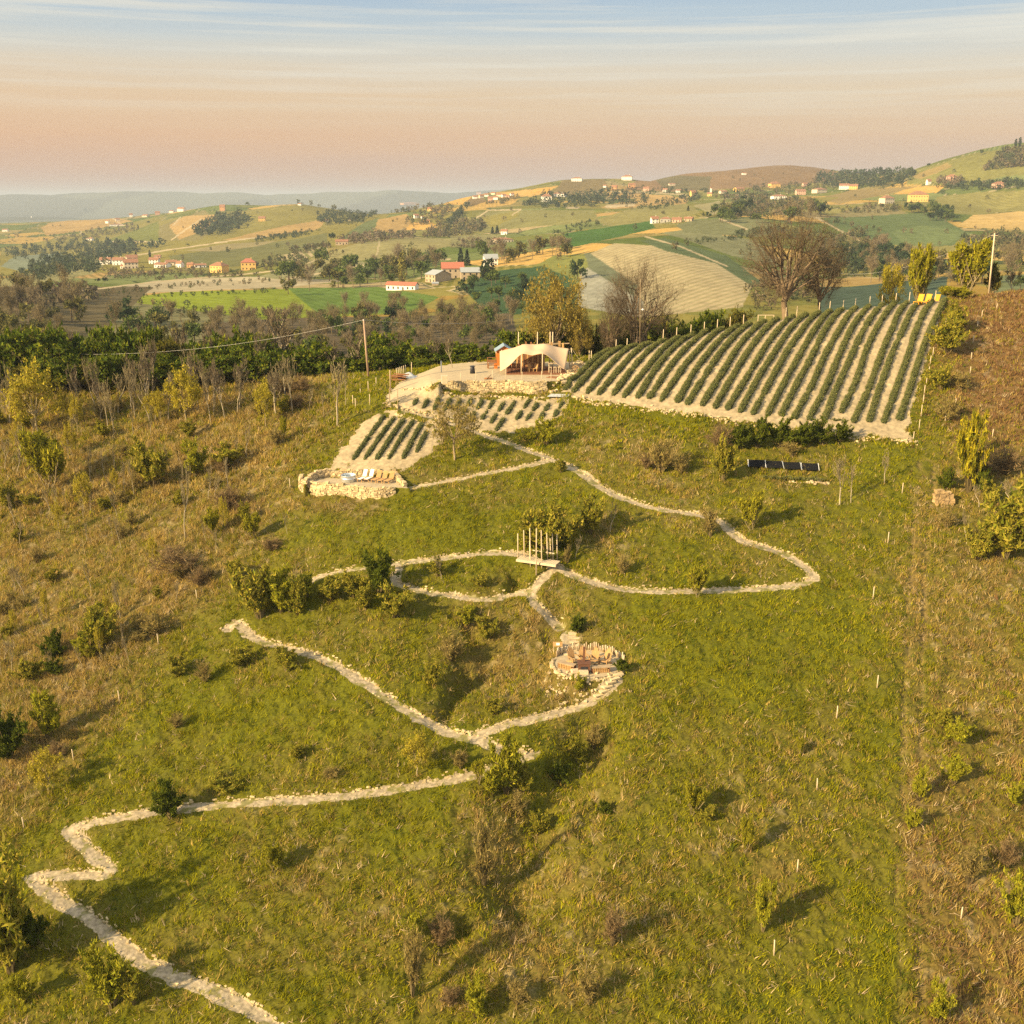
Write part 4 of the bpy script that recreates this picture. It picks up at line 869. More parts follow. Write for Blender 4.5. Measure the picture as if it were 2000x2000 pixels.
def rocks(name, label, pts, n, smin, smax, spread, cat='stones'):
    mb = MB(); cols = []; P = densify(np.asarray(pts), .3); o = P[0]
    for i in range(n):
        p = P[rng.integers(0, len(P))] + np.r_[rng.normal(0, spread, 2), 0]; s = rng.uniform(smin, smax); z = float(G(p[0], p[1]))
        mb.box((p[0] - o[0], p[1] - o[1], z + s * .2 - o[2]), (s, s * rng.uniform(.6, 1), s * rng.uniform(.5, .8)), rng.uniform(0, 3), rng.uniform(-.3, .3), jit=s * .14)
        cols.append(np.tile(np.array((.55, .43, .25)) * rng.uniform(.7, 1.2), (8, 1)))
    return tag(mb.build(name, M['stone'], col=np.concatenate(cols), loc=o), label, cat, kind='stuff')
rocks('rock_edging', 'pale loose rocks edging the lavender field beside the tent', [W(1080, 765), W(1092, 752), W(1105, 738), W(1120, 722), W(1132, 708)], 110, .2, .55, .35)
rocks('stone_bank', 'scattered white stones along the lower edge of the lavender field', [W(1125, 778), W(1240, 799), W(1440, 829), W(1650, 854), W(1790, 864)], 420, .1, .32, .28)
rocks('stone_kerb', 'row of pale stones across the slope above the small lavender plots', [W(790, 760), W(860, 767), W(960, 774), W(1060, 778)], 110, .12, .3, .1)
rocks('stone_heap', 'pale stones banked between the two small lavender plots', [W(755, 790), W(790, 800), W(840, 812), W(870, 825)], 90, .12, .34, .25)
rocks('bed_edging', 'pale stone edging below the row of round lavender bushes', [W(1545, 941), W(1580, 943), W(1619, 944)], 40, .15, .3, .08)
mb = MB(); cols = []                                   # pale stones and clods lining the uphill lip of every path
for P, hw in PATHS:
    T_ = np.gradient(P[:, :2], axis=0); T_ /= np.linalg.norm(T_, axis=1)[:, None] + 1e-9; Nn = np.c_[-T_[:, 1], T_[:, 0]]; Nn *= np.sign(Nn[:, 1:2] + 1e-6)
    for i in range(len(P)):
        for _ in range(3):
            side = 1 if rng.uniform() < .72 else -1; off = side * (hw + rng.normal(.08 if side > 0 else -.02, .10)); p = P[i, :2] + Nn[i] * off + rng.uniform(-.25, .25) * T_[i]; s_ = rng.uniform(.06, .18) * (1.15 if side > 0 else .8)
            mb.box((p[0], p[1], float(G(p[0], p[1])) + s_ * .12), (s_ * rng.uniform(1, 1.9), s_ * .8, s_ * .55), math.atan2(T_[i, 1], T_[i, 0]) + rng.normal(0, .3), jit=s_ * .12); cols.append(np.tile(np.array((.56, .44, .24)) * rng.uniform(.6, 1.15), (8, 1)))
tag(mb.build('path_stones', M['stone'], col=np.concatenate(cols)), kind='stuff')
# ---------------------------------------------------------------- lavender field
LAVC = np.array([(.135, .150, .045), (.165, .17, .055), (.10, .12, .036), (.20, .19, .07)])
rg = np.random.default_rng(3)
M['lav'] = mat_col('lavender_foliage', namt=0, translucent=.2)
def lavender_run(P, wdt, hgt, dens, seed):
    """hummocky hedge along ground points P (k,3)"""
    r_ = np.random.default_rng(seed); Q = densify(P, .35); k = len(Q); d = np.gradient(Q[:, :2], axis=0); d /= np.linalg.norm(d, axis=1)[:, None] + 1e-9; nrm = np.c_[-d[:, 1], d[:, 0]]
    wv = wdt * (.8 + .45 * vnoise(np.arange(k) * .55, np.full(k, seed * 3.1), 5)); hv = hgt * (.75 + .5 * vnoise(np.arange(k) * .5, np.full(k, seed * 1.7), 6)); bump_ = .72 + .5 * vnoise(np.arange(k) * 1.15, np.full(k, seed * 2.3), 8); bump_ = np.where(vnoise(np.arange(k) * .22, np.full(k, seed * 7.7), 9) > .88, bump_ * .35, bump_); hv *= bump_; wv *= .5 + .5 * bump_; wv[[0, -1]] *= .4; hv[[0, -1]] *= .4
    t = np.linspace(0, math.pi, 7); V = np.stack([np.c_[Q[:, 0] + nrm[:, 0] * wv * .5 * math.cos(a), Q[:, 1] + nrm[:, 1] * wv * .5 * math.cos(a), Q[:, 2] - .06 + hv * .85 * math.sin(a)] for a in t], 1).reshape(-1, 3)
    V += r_.normal(0, .035, V.shape); i = np.arange(k - 1)[:, None] * 7 + np.arange(6)[None, :]; Fq = np.stack([i, i + 1, i + 8, i + 7], -1).reshape(-1, 4)
    col = np.tile(np.array((.060, .070, .024)), (len(V), 1)) * r_.uniform(.8, 1.2, (len(V), 1))
    n = int(dens * k); s = r_.integers(0, k, n); a = np.arccos(r_.uniform(-1, 1, n)); f = r_.uniform(.80, 1.05, n); u = r_.normal(0, .14, n)
    B = np.c_[Q[s, 0] + nrm[s, 0] * wv[s] * .5 * np.cos(a) * f + d[s, 0] * u, Q[s, 1] + nrm[s, 1] * wv[s] * .5 * np.cos(a) * f + d[s, 1] * u, Q[s, 2] + hv[s] * np.sin(a) * f * .9]
    out = np.c_[nrm[s, 0] * np.cos(a), nrm[s, 1] * np.cos(a), np.sin(a) + .5] + r_.normal(0, .35, (n, 3)); out /= np.linalg.norm(out, axis=1)[:, None]; b = np.cross(out, r_.normal(0, 1, (n, 3))); b /= np.linalg.norm(b, axis=1)[:, None]; L_ = r_.uniform(.10, .24, n)[:, None]
    T = np.stack([B - b * .032, B + b * .032, B + out * L_], 1).reshape(-1, 3); c = np.repeat(LAVC[r_.integers(0, 4, n)] * r_.uniform(.7, 1.3, (n, 1)), 3, 0)
    return np.r_[V, T], [Fq, np.arange(len(T)).reshape(-1, 3) + len(V)], np.r_[col, c]
ROWX = [105, 145, 205, 265, 325, 385, 440, 500, 560, 625, 680, 745, 805, 870, 930, 990, 1055, 1120, 1185, 1255, 1322, 1408, 1464, 1532, 1604, 1680]
ROWY = [585, 598, 603, 608, 612, 622, 625, 627, 638, 645, 655, 660, 672, 680, 692, 702, 706, 708, 722, 728, 730, 695, 740, 738, 742, 728]
TOPP = (1822, 583); b25 = W(1060 + 1600 * .414, 520 + 742 * .414); t25 = W(*TOPP); RD = (t25 - b25)[:2]; RD /= np.linalg.norm(RD)
ORD = ['first', 'second', 'third', 'fourth', 'fifth', 'sixth', 'seventh', 'eighth', 'ninth', 'tenth', 'eleventh', 'twelfth', 'thirteenth', 'fourteenth', 'fifteenth', 'sixteenth']
def nth(i): return ORD[i] if i < 16 else None
for i, (cx_, cy_) in enumerate(zip(ROWX, ROWY)):
    b = W(1060 + cx_ * .414, 520 + cy_ * .414); s = np.linspace(0, 75, 400); X_ = b[0] + RD[0] * s; Y_ = b[1] + RD[1] * s
    k = np.argmax(Y_ > np.interp(X_, CRX, CRY) - .4 - (0.8 if i > 3 else 0)); k = k if k > 0 else 399
    X_, Y_ = X_[:k], Y_[:k]; X_ = X_ + (vnoise(s[:k] * .12, np.full(k, i * 5.0), 2) - .5) * .35
    P = np.c_[X_, Y_, G(X_, Y_)]; P0 = P[0].copy(); V, Fs, cc = lavender_run(P - P0, .76, .55, 80, 200 + i)
    nm = f'{nth(i)} clipped lavender row counted from the tent side' if i < 13 else ('outermost lavender row, beside the fence on the right' if i == 25 else f'{nth(25 - i)} clipped lavender row in from the outermost one by the right fence')
    tag(link('lavender_row', np_mesh('lavender_row', V, Fs, [M['lav']], cc), loc=P0), nm, 'lavender row', 'lavender rows on the hill field')
b = W(1060 + 1448 * .414, 520 + 740 * .414)
def small_lav(name, pts, label, group, w_=.5, h_=.4, seed=1, dens=26):
    P = np.array([W(*p) for p in pts]); P0 = P[0].copy(); V, Fs, cc = lavender_run(P - P0, w_, h_, dens, seed); return tag(link(name, np_mesh(name, V, Fs, [M['lav']], cc), loc=P0), label, 'lavender row', group)
c5 = lambda x, y: (540 + x * .3106, 720 + y * .3106)
A_ROWS = [((480, 575), (680, 300)), ((555, 575), (740, 310)), ((630, 575), (800, 320)), ((705, 570), (860, 330)), ((795, 570), (915, 345)), ((880, 530), (945, 400))]
for i, (a, b) in enumerate(A_ROWS):
    small_lav('lavender_strip', [c5(*a), c5((a[0] + b[0]) / 2 - 4, (a[1] + b[1]) / 2), c5(*b)], f'{nth(i)} dark lavender strip from the left in the pale plot above the bathing terrace', 'lavender strips above the terrace', .62, .45, 300 + i)
B_ROWS = [((870, 220), (890, 180)), ((930, 235), (960, 185)), ((1000, 240), (1030, 170)), ((1065, 245), (1105, 175)), ((1130, 245), (1165, 178)), ((1180, 270), (1235, 180)), ((1235, 300), (1305, 185)), ((1310, 290), (1375, 190)), ((1370, 310), (1440, 200)), ((1410, 345), (1510, 190)), ((1530, 290), (1600, 185)), ((1590, 300), (1650, 210)), ((1670, 300), (1720, 210)), ((1760, 280), (1810, 200))]
for i, (a, b) in enumerate(B_ROWS):
    a = (b[0] + (a[0] - b[0]) * 1.35, b[1] + (a[1] - b[1]) * 1.35)
    n_ = 2 if i > 4 else 1
    for j in range(n_):
        f0, f1 = j / n_ + .02, (j + .82) / n_; p = [c5(a[0] + (b[0] - a[0]) * f, a[1] + (b[1] - a[1]) * f) for f in (f0, f1)]
        small_lav('lavender_clump', p, f'{nth(i)} lavender strip from the left below the long retaining wall' + ('' if n_ == 1 else (', its lower clump' if j == 0 else ', its upper clump')), 'patchy lavender below the retaining wall', .6, .42, 330 + i * 2 + j, 22)
V, Fs, cc = lavender_run(np.array([(-.3, 0, 0), (0, 0, 0), (.3, 0, 0)]), .6, .5, 90, 77); ball = np_mesh('lavender_bush', V, Fs, [M['lav']], cc)
for i in range(14):
    p = W(1500 + i * 8.4, 934 + i * .35); tag(link('lavender_bush', ball, loc=p), 'small round lavender bush in the row below the black panels', 'lavender bush', 'round lavender bushes below the panels').rotation_euler.z = i
p = W(1634, 822); o = tag(link('lavender_bush', ball, loc=p), 'lone low lavender bush at the foot of the field near a short row', 'lavender bush'); o.scale = (1.1, 1.1, 1.1)
# ---------------------------------------------------------------- tent yard
YP = lambda px, py, dz=0.0: hit_plane((px, py), YARD_Z + dz)
y0 = YARD_Z
dk = thing('timber_deck', 'dark red-brown timber deck under the stretch tent', 'deck', (3.2, 142.6, y0))
mb = MB()
for i in range(22): mb.box((-4.0 + .365 * (i + .5), 0, .12), (.345, 6.4, .05))
mb.build('boards', DECKW, dk); MB().box((0, -3.15, .05), (8.0, .06, .09)).build('edge_beam', DECKW, dk)
tent = thing('stretch_tent', 'sand coloured stretch tent with two peaks over a timber deck', 'tent', (3.2, 142.3, y0))
cx0, cy0 = 3.2, 142.3
ctrl = [(-1.6, 139.3, .45), (1.25, 139.7, 2.72), (4.05, 139.7, 2.78), (7.1, 140.2, .55), (1.6, 142.3, 3.62), (4.4, 142.3, 3.66), (-1.4, 143.4, 2.58), (7.9, 143.0, 2.85), (-1.7, 145.2, 2.2), (1.5, 145.6, 2.6), (4.4, 145.6, 2.6), (8.0, 145, 2.3), (3.0, 141.9, 3.20), (2.65, 139.7, 2.55), (5.9, 140.5, 1.75), (-.2, 140.1, 1.55), (6.3, 142.3, 2.75), (.1, 142.4, 2.75)]
tz = TPS([(a, b) for a, b, _ in ctrl], [c for *_, c in ctrl], .01)
ns, nt_ = 44, 26; sv = np.linspace(0, 1, ns); tv = np.linspace(0, 1, nt_); kx = [0, .3, .62, 1]
fx, fy = np.interp(sv, kx, [-1.6, 1.25, 4.05, 7.1]), np.interp(sv, kx, [139.3, 139.7, 139.7, 140.2]) + .25 * np.abs(np.sin(sv * math.pi * 3)) * 0
bx, by = np.interp(sv, kx, [-1.7, 1.5, 4.4, 8.0]), np.interp(sv, kx, [144.6, 145.4, 145.4, 144.2])
X_ = fx[None] * (1 - tv[:, None]) + bx[None] * tv[:, None]; Y_ = fy[None] * (1 - tv[:, None]) + by[None] * tv[:, None]; Z_ = tz(X_, Y_)
Z_ = np.maximum(Z_, .4)
i = (np.arange(nt_ - 1)[:, None] * ns + np.arange(ns - 1)); q = np.stack([i, i + 1, i + ns + 1, i + ns], -1).reshape(-1, 4)
cv = link('canopy', np_mesh('canopy', np.stack([X_ - cx0, Y_ - cy0, Z_], -1).reshape(-1, 3), [q], [FABR], smooth=True), tent); so = cv.modifiers.new('cloth', 'SOLIDIFY'); so.thickness = .03
for (a, b, h, lx, ly) in ((1.25, 139.7, 2.75, 0, -.05), (4.05, 139.7, 2.8, 0, -.05), (-1.4, 143.4, 2.75, -.1, 0), (8.05, 143, 3.1, .25, 0), (1.6, 142.3, 3.58, 0, 0), (4.4, 142.3, 3.62, 0, 0), (-1.55, 145.0, 2.3, 0, .1), (7.9, 144.8, 2.4, .1, 0)):
    MB().tube((a - cx0 + lx, b - cy0 + ly, -.1), (a - cx0, b - cy0, h), .075, .06, 8).build('pole', PEELED, tent, True)
for a, b in (((-1.6, 139.3, .45), (-3.4, 137.3, 0)), ((-1.6, 139.3, .5), (-2.4, 136.9, 0)), ((7.1, 140.2, .6), (8.0, 138.9, 0)), ((8.05, 143, 3.1), (9.6, 142.2, .9))):
    MB().tube((a[0] - cx0, a[1] - cy0, a[2]), (b[0] - cx0, b[1] - cy0, b[2]), .022, .022, 5).build('guy_rope', ROPE, tent)
lg = MB().tube((-.6, 0, .12), (.55, .1, .14), .11, .09, 8).tube((-.1, 0, .2), (.25, .5, .55), .05, .03, 6).build('anchor_log', BROWNW, None, True, loc=YP(955, 741)); tag(lg, 'brown log anchoring the tent ropes at the left front of the yard', 'log')
# screen of planks and its tall posts
sc_ = thing('plank_screen', 'tall screen of rough vertical planks with uneven tops behind the tent', 'screen', (2.2, 146.7, y0))
for i in range(16):
    h = 2.9 + .5 * math.sin(i * 1.7) * (i % 3) * .5 + rng.uniform(-.15, .3); xx_ = -1.5 + i * .245
    MB().box((xx_, rng.uniform(-.02, .02), h / 2), (.225, .05, h), jit=.012).build('board', BROWNW if i % 3 else TANW, sc_)
MB().beam((-1.7, .08, 1.2), (5.6, .08, 1.25), .1).build('rail', BROWNW, sc_); MB().beam((1.6, .08, 3.05), (5.8, .1, 3.2), .14).build('rail', WOOD, sc_)
for i, (xx_, h) in enumerate(((2.9, 3.1), (3.3, 3.4), (4.4, 3.5), (4.9, 3.2))): MB().box((xx_, 0, h - .35), (.3, .07, .75), tilt=.05, jit=.03).build('board', TANW, sc_)
for i, (px_, top, ln_) in enumerate(((1012, 653, 'tall thin post at the left end of the plank screen'), (1048, 651, 'tall post rising from the middle of the plank screen'), (1072, 651, 'left one of two tall posts behind the right tent peak'), (1077, 652, 'right one of two tall posts behind the right tent peak'))):
    x_ = (px_ - 1000) / F * 150.5; tag(MB().tube((0, 0, -.3), (.03, 0, 4.75), .09, .06, 7).build('post', PEELED, None, True, loc=(x_, 147.1, y0)), ln_, 'post', 'tall posts behind the tent')
# garden hut
hp = YP(984, 714); hut = thing('garden_hut', 'small orange stained garden hut with blue-grey gable roof left of the tent', 'hut', (hp[0], hp[1] + 1.1, y0), .06)
mb = MB().box((0, 0, 1.02), (2.2, 2.2, 2.04)); mb.add([(-1.1, -1.1, 2.04), (1.1, -1.1, 2.04), (0, -1.1, 2.72), (-1.1, 1.1, 2.04), (1.1, 1.1, 2.04), (0, 1.1, 2.72)], (), [[0, 1, 2], [3, 5, 4]]); mb.build('wall', ORNG, hut)
mb = MB(); mb.beam((-1.32, 0, 2.0), (0, 0, 2.84), 2.75, .09); mb.beam((1.32, 0, 2.0), (0, 0, 2.84), 2.75, .09); rf = mb.build('roof', ROOFB, hut)
dr = MB().box((-.1, -1.13, .95), (.85, .05, 1.85)).build('door', ORNG, hut); MB().box((.25, -1.18, .95), (.06, .06, .12)).build('handle', BLACK, dr)
MB().box((-1.13, -.3, 1.75), (.06, .25, .25)).build('lamp', WHITE, hut)
# furniture
def table(name, label, loc, L_, w_, h, m, rz=0, cat='table', group=None):
    t = thing(name, label, cat, loc, rz, group); mb = MB()
    for i in range(3): mb.box((0, (i - 1) * w_ / 3, h), (L_, w_ / 3 - .012, .06))
    mb.build('tabletop', m, t)
    for a in (-1, 1):
        for b in (-1, 1): MB().box((a * (L_ / 2 - .12), b * (w_ / 2 - .1), h / 2 - .02), (.1, .1, h - .03)).build('leg', m, t)
    return t
def seat(name, label, loc, w_, h, back, m, rz=0, cat='stool', group=None):
    t = thing(name, label, cat, loc, rz, group); MB().box((0, 0, h), (w_, .42, .05)).build('seat', m, t)
    for a in (-1, 1):
        for b in (-1, 1): MB().box((a * (w_ / 2 - .05), b * .17, h / 2), (.06, .06, h)).build('leg', m, t)
    if back: MB().box((0, .2, h + back / 2), (w_, .05, back), tilt=-.2).build('backrest', m, t)
    return t
DZ = .145
table('dining_table', 'long dark table in the middle of the tent deck', (2.9, 142.9, y0 + DZ), 2.6, .8, .76, BROWNW)
table('bar_table', 'high pale wooden bar table at the right of the tent deck', (5.65, 141.0, y0 + DZ), 1.6, .6, 1.12, PALEW)
for i, (x_, y_) in enumerate(((5.1, 140.25), (5.75, 140.2), (6.35, 140.3))):
    seat('bar_stool', ('left', 'middle', 'right')[i] + ' one of the three pale wooden stools before the high bar table', (x_, y_, y0 + DZ), .4, .75, 0, PALEW, .1 * i, 'stool', 'stools at the bar table')
for i, (x_, r_) in enumerate(((2.45, .6), (3.2, -.5))): seat('armchair', ('left', 'right')[i] + ' tan wooden chair between the two front tent poles', (x_, 141.2, y0 + DZ), .6, .4, .65, TANW, r_ + math.pi * 0, 'chair', 'wooden chairs in the middle of the deck')
for i in range(3): seat('garden_chair', ('left', 'middle', 'right')[i] + ' brown slatted chair in the row at the left of the tent deck', (-.35 + i * .62, 141.4, y0 + DZ), .55, .44, .6, BROWNW, .08, 'chair', 'chairs at the left of the deck')
bt = thing('picnic_bench', 'brown wooden bench with table and backrest left of the orange hut', 'bench', YP(961, 720) + np.array([0, .3, 0]), .1)
for n_, c_, d_ in (('seat', (0, -.1, .46), (1.3, .5, .06)), ('backrest', (0, .3, .98), (1.35, .07, .35)), ('tabletop', (.15, .1, .74), (1.1, .5, .06)), ('top_rail', (0, .3, 1.45), (1.35, .1, .08))): MB().box(c_, d_).build(n_, BROWNW, bt)
for a in (-1, 1):
    MB().box((a * .6, .3, .75), (.1, .1, 1.5)).build('leg', BROWNW, bt); MB().box((a * .5, -.15, .36), (.45 if a > 0 else .1, .3, .72)).build('leg', ORNG if a > 0 else BROWNW, bt)
bn = thing('waste_bin', 'black tapered bin with a flat rim standing alone on the yard', 'bin', YP(923, 729)); MB().lathe([(.0, 0), (.36, 0), (.27, .85), (.25, .88), (.25, .9)], 14).build('body', BLACK, bn, True); MB().lathe([(.26, .9), (.38, .92), (.38, .98), (0, 1.0)], 14).build('rim', BLACK, bn)
cr_ = thing('wooden_crate', 'whitewashed wooden crate stand at the left end of the retaining wall', 'crate', YP(868, 749), .1); mb = MB()
for i in range(4): mb.box((0, -.3, .12 + i * .24), (.75, .04, .2))
mb.build('slats', PALEW, cr_); MB().box((0, 0, .98), (.78, .62, .05)).build('lid', PALEW, cr_)
for a in (-1, 1): MB().box((a * .36, .28, .5), (.06, .06, 1.05)).build('leg', WHITE, cr_)
tag(MB().box((0, 0, .02), (1.35, 1.5, .04)).box((0, -.4, .045), (1.35, .12, .02)).box((0, .4, .045), (1.35, .12, .02)).build('board_mat', BROWNW, None, loc=YP(1080, 737)), 'brown board mat laid on the gravel in front of the deck', 'mat').rotation_euler.z = -.5
ms = W(1090, 775); o = tag(MB().prism([(-1.4, -.35), (1.25, -.45), (1.5, .35), (-.9, .5)], .04, .07).build('metal_sheet', GREYC, None, loc=(ms[0], ms[1], ms[2] + .12)), 'grey metal sheet lying flat on the ground below the rock edging', 'sheet'); o.rotation_euler.x = .25
wh = thing('cart_wheel', 'old wooden wheel leaning by the right corner of the tent', 'wheel', (8.6, 141.6, y0)); mb = MB(); mb.lathe([(.38, -.04), (.46, -.04), (.46, .04), (.38, .04), (.38, -.04)], 18)
ob = mb.build('rim', TANW, wh, loc=(0, 0, .46)); ob.rotation_euler = (R(80), 0, .2); mb = MB()
for i in range(6): a = i * math.pi / 3; mb.beam((0, 0, 0), (.4 * math.cos(a), .4 * math.sin(a), 0), .05)
ob = mb.build('spokes', TANW, wh, loc=(0, 0, .46)); ob.rotation_euler = (R(80), 0, .2)
# ---------------------------------------------------------------- posts and stakes
def stake(px, pt, pb, label, group, m=PEELED, r=.05, name='fence_post', dx=0.0):
    p = W(px, pb); dep = proj(*p)[2]; el_ = math.atan2(CAMZ - p[2], p[1]); h = (pb - pt) * dep / F / math.cos(el_)
    lx = dx * dep / F; tp = W(px, pb); q = MB().tube((0, 0, -.3), (lx, 0, h), r, r * .85, 7)
    return tag(q.build(name, m, None, True, loc=p), label, 'post', group)
c4 = lambda x, y: (850 + x * .207, 620 + y * .207)
for i, (x, a, b) in enumerate(((240, 530, 600), (385, 515, 604), (540, 510, 606), (668, 470, 608), (820, 525, 612), (1005, 520, 616), (1093, 525, 604))):
    px_, pt = c4(x, a); pb = c4(x, b)[1]; q = hit_plane((px_, pb - 1), YARD_Z); q[1] = max(q[1], np.interp(q[0], WALL_YARD[:, 0], WALL_YARD[:, 1]) + .5); h = (pb - pt) * q[1] / F * 1.04
    tag(MB().tube((0, 0, -.2), (0, 0, h), .045, .04, 6).build('fence_post', PEELED, None, True, loc=q), f'{ORD[i]} thin post from the left along the top of the long retaining wall', 'post', 'posts along the retaining wall')
pts = [W(1060 + x * .414, 520 + y * .414) for x, y in ()]
cf = lambda x, y: (1060 + x * .414, 520 + y * .414)
RIDGE = [(218, 395), (228, 365), (288, 355), (345, 345), (397, 340), (567, 290), (630, 283), (697, 275), (760, 262), (822, 250), (882, 225), (945, 222), (1145, 175), (1197, 165), (1302, 142), (1352, 128), (1415, 118), (1472, 110), (1540, 103), (1598, 98), (1663, 92), (1727, 83), (1850, 80), (1910, 72)]
for i, (x, y) in enumerate(RIDGE):
    px_, pt = cf(x, y); u = (px_ - 1000) / F; yy_ = np.interp(u * 155, CRX, CRY)
    for _ in range(4): yy_ = np.interp(u * yy_ * 1.03, CRX, CRY) + (.8 if i > 4 else 0)
    x_ = u * (yy_ * CP - (float(G(u * yy_, yy_)) - CAMZ) * SP); z_ = float(G(x_, yy_)); b_ = ray(px_, pt); zt = CAMZ + b_[2] / b_[1] * yy_; h = min(max(zt - z_, .75), 1.9)
    nm = f'{ORD[i]} pale fence post from the tent along the ridge track' if i < 12 else f'{ORD[23 - i]} pale ridge-track fence post counted from the yellow loungers end'
    tag(MB().tube((0, 0, -.3), (.02, 0, h), .065, .055, 7).build('fence_post', PALEW, None, True, loc=(x_, yy_, z_)), nm, 'post', 'fence posts along the ridge track')
cR = lambda x, y: (1780 + x * .2483, 480 + y * .2484)
LA = [(270, 575, 625), (247, 630, 700), (222, 670, 722), (193, 730, 805), (168, 800, 870), (148, 865, 930), (136, 950, 1010), (117, 1040, 1090), (101, 1095, 1165), (92, 1170, 1240), (76, 1250, 1340), (59, 1365, 1450), (15, 1460, 1530)]
for i, (x, a, b) in enumerate(LA):
    px_, pt = cR(x, a); stake(px_, pt, cR(x, b)[1], f'{ORD[i]} pale stake from the top down the right edge of the lavender field', 'stakes along the lavender field edge', PALEW, .05)
LB = [(670, 455, 505), (553, 510, 565), (518, 595, 645), (484, 708, 768), (470, 838, 890), (462, 950, 1005), (438, 1047, 1105), (345, 1200, 1265), (266, 1315, 1375), (637, 1440, 1505)]
for i, (x, a, b) in enumerate(LB):
    px_, pt = cR(x, a); stake(px_, pt, cR(x, b)[1], (f'{ORD[i]} white stake from the top along the brown slope at the right' if i < 9 else 'lone white stake on the brown slope right of the ivy thicket'), 'stakes on the brown right slope', PALEW, .055)
LC = [(1762, 943, 963), (1734, 1039, 1061), (1705, 1146, 1170), (1713, 1319, 1343), (1634, 1379, 1403), (1596, 1521, 1542), (1557, 1680, 1703), (1512, 1838, 1865)]
for i, (x, a, b) in enumerate(LC): stake(x, a, b, f'{ORD[i]} white stake from the top down the open meadow on the right', 'stakes down the right meadow', PALEW, .05, dx=-1.5 if i in (5, 7) else 0)
stake(1877, 1773, 1794, 'short white stake alone in the dry grass at the lower right', None, PALEW, .05)
LD = [(567, 934, 953, 'white stake just left of the bathing terrace wall'), (385, 1152, 1170, 'white stake at the border of bramble and green meadow'), (310, 1238, 1260, 'white stake beside a bramble bush left of the switchback path'), (234, 1349, 1372, 'white stake on the left edge of the green meadow'), (144, 1464, 1485, 'white stake above the small crooked tree at the lower left'), (47, 1597, 1617, 'white stake nearest the left picture edge above the zigzag path')]
for x, a, b, l in LD: stake(x, a, b, l, 'stakes down the left meadow border', PALEW, .045, dx=-1)
c6 = lambda x, y: (500 + x * .207, 600 + y * .207)
for i, (x, a, b, l) in enumerate(((1270, 595, 800, 'thick weathered post at the left entrance of the yard'), (1340, 770, 970, 'weathered post at the head of the path below the yard'), (1470, 520, 640, 'pale post right of the grey tarp'), (1135, 665, 742, 'thin stake on the green bank furthest uphill'), (1060, 700, 790, 'thin stake on the green bank by the utility pole'), (985, 768, 812, 'short stake midway down the green bank'), (915, 830, 920, 'stout stake low on the green bank left of the yard'), (940, 860, 955, 'thin stake lowest on the green bank'), (1075, 820, 920, 'bent stake at the edge of the pale bank'), (1262, 765, 895, 'post standing below the thick weathered post'))):
    px_, pt = c6(x, a); stake(px_, pt, c6(x, b)[1], l, 'posts on the bank left of the yard', WOOD if i in (0, 1, 9) else PEELED, .1 if i == 0 else .055)
stake(862, 705, 727, 'grey water tap post at the back edge of the yard', None, GREYC, .09, 'tap_post')
for i in range(6):
    stake(776 + i * 3.2, 719 - i * 1.2, 737 - i * .6, f'{ORD[i]} leaning pale pole from the left in the cluster beside the grey tarp', 'leaning poles by the tarp', PALEW, .05, 'leaning_pole', dx=-1.5 + i * .4)
p = W(797, 738); V = np.array([(a, b, .75 * math.exp(-(a * a * .9 + b * b * 1.4)) + .06 * math.sin(5 * a + 3 * b)) for b in np.linspace(-1.1, 1.1, 12) for a in np.linspace(-1.2, 1.2, 12)]); i = np.arange(11)[:, None] * 12 + np.arange(11)
o = tag(link('tarpaulin', np_mesh('tarpaulin', V, [np.stack([i, i + 1, i + 13, i + 12], -1).reshape(-1, 4)], [GREYC], smooth=True), loc=p), 'grey tarpaulin heaped beside the leaning poles', 'tarpaulin')
mb = MB()
for i in range(16): a = rng.uniform(-.4, .4); c = rng.normal(0, .35, 2); mb.tube((c[0] - .8, c[1] + a, .1 + .05 * i), (c[0] + .8, c[1] - a, .12 + .05 * i), .06, .05, 6)
tag(mb.build('log_heap', BROWNW, None, loc=W(780, 743)), 'dark heap of logs and branches below the leaning poles', 'logs')
# gate frame, string-light mast
p = W(1496, 619); p[2] = float(G(p[0], p[1])); gf = thing('timber_gateway', 'pale timber frame of two squares standing on the ridge track', 'frame', p)
for a in (-1.15, -.1, 1.15): MB().box((a, 0, .65), (.09, .09, 1.3)).build('post', PALEW, gf)
MB().box((0, 0, 1.32), (2.4, .1, .08)).build('top_rail', PALEW, gf); MB().box((0, .6, .12), (2.3, 1.2, .06)).build('platform', WOOD, gf)
p = W(1250, 667); ma = thing('lamp_mast', 'slender mast with a small white lamp before the bare tree', 'mast', p); MB().tube((0, 0, -.3), (-.25, 0, 8.2), .05, .03, 7).build('pole', WOOD, ma, True); MB().lathe([(0, -.14), (.12, -.08), (.14, 0), (.12, .08), (0, .14)], 10, (.2, -.05, 4.2)).build('lamp', WHITE, ma, True); MB().beam((-.1, 0, 4.25), (.2, -.05, 4.25), .03).build('bracket', PEELED, ma)
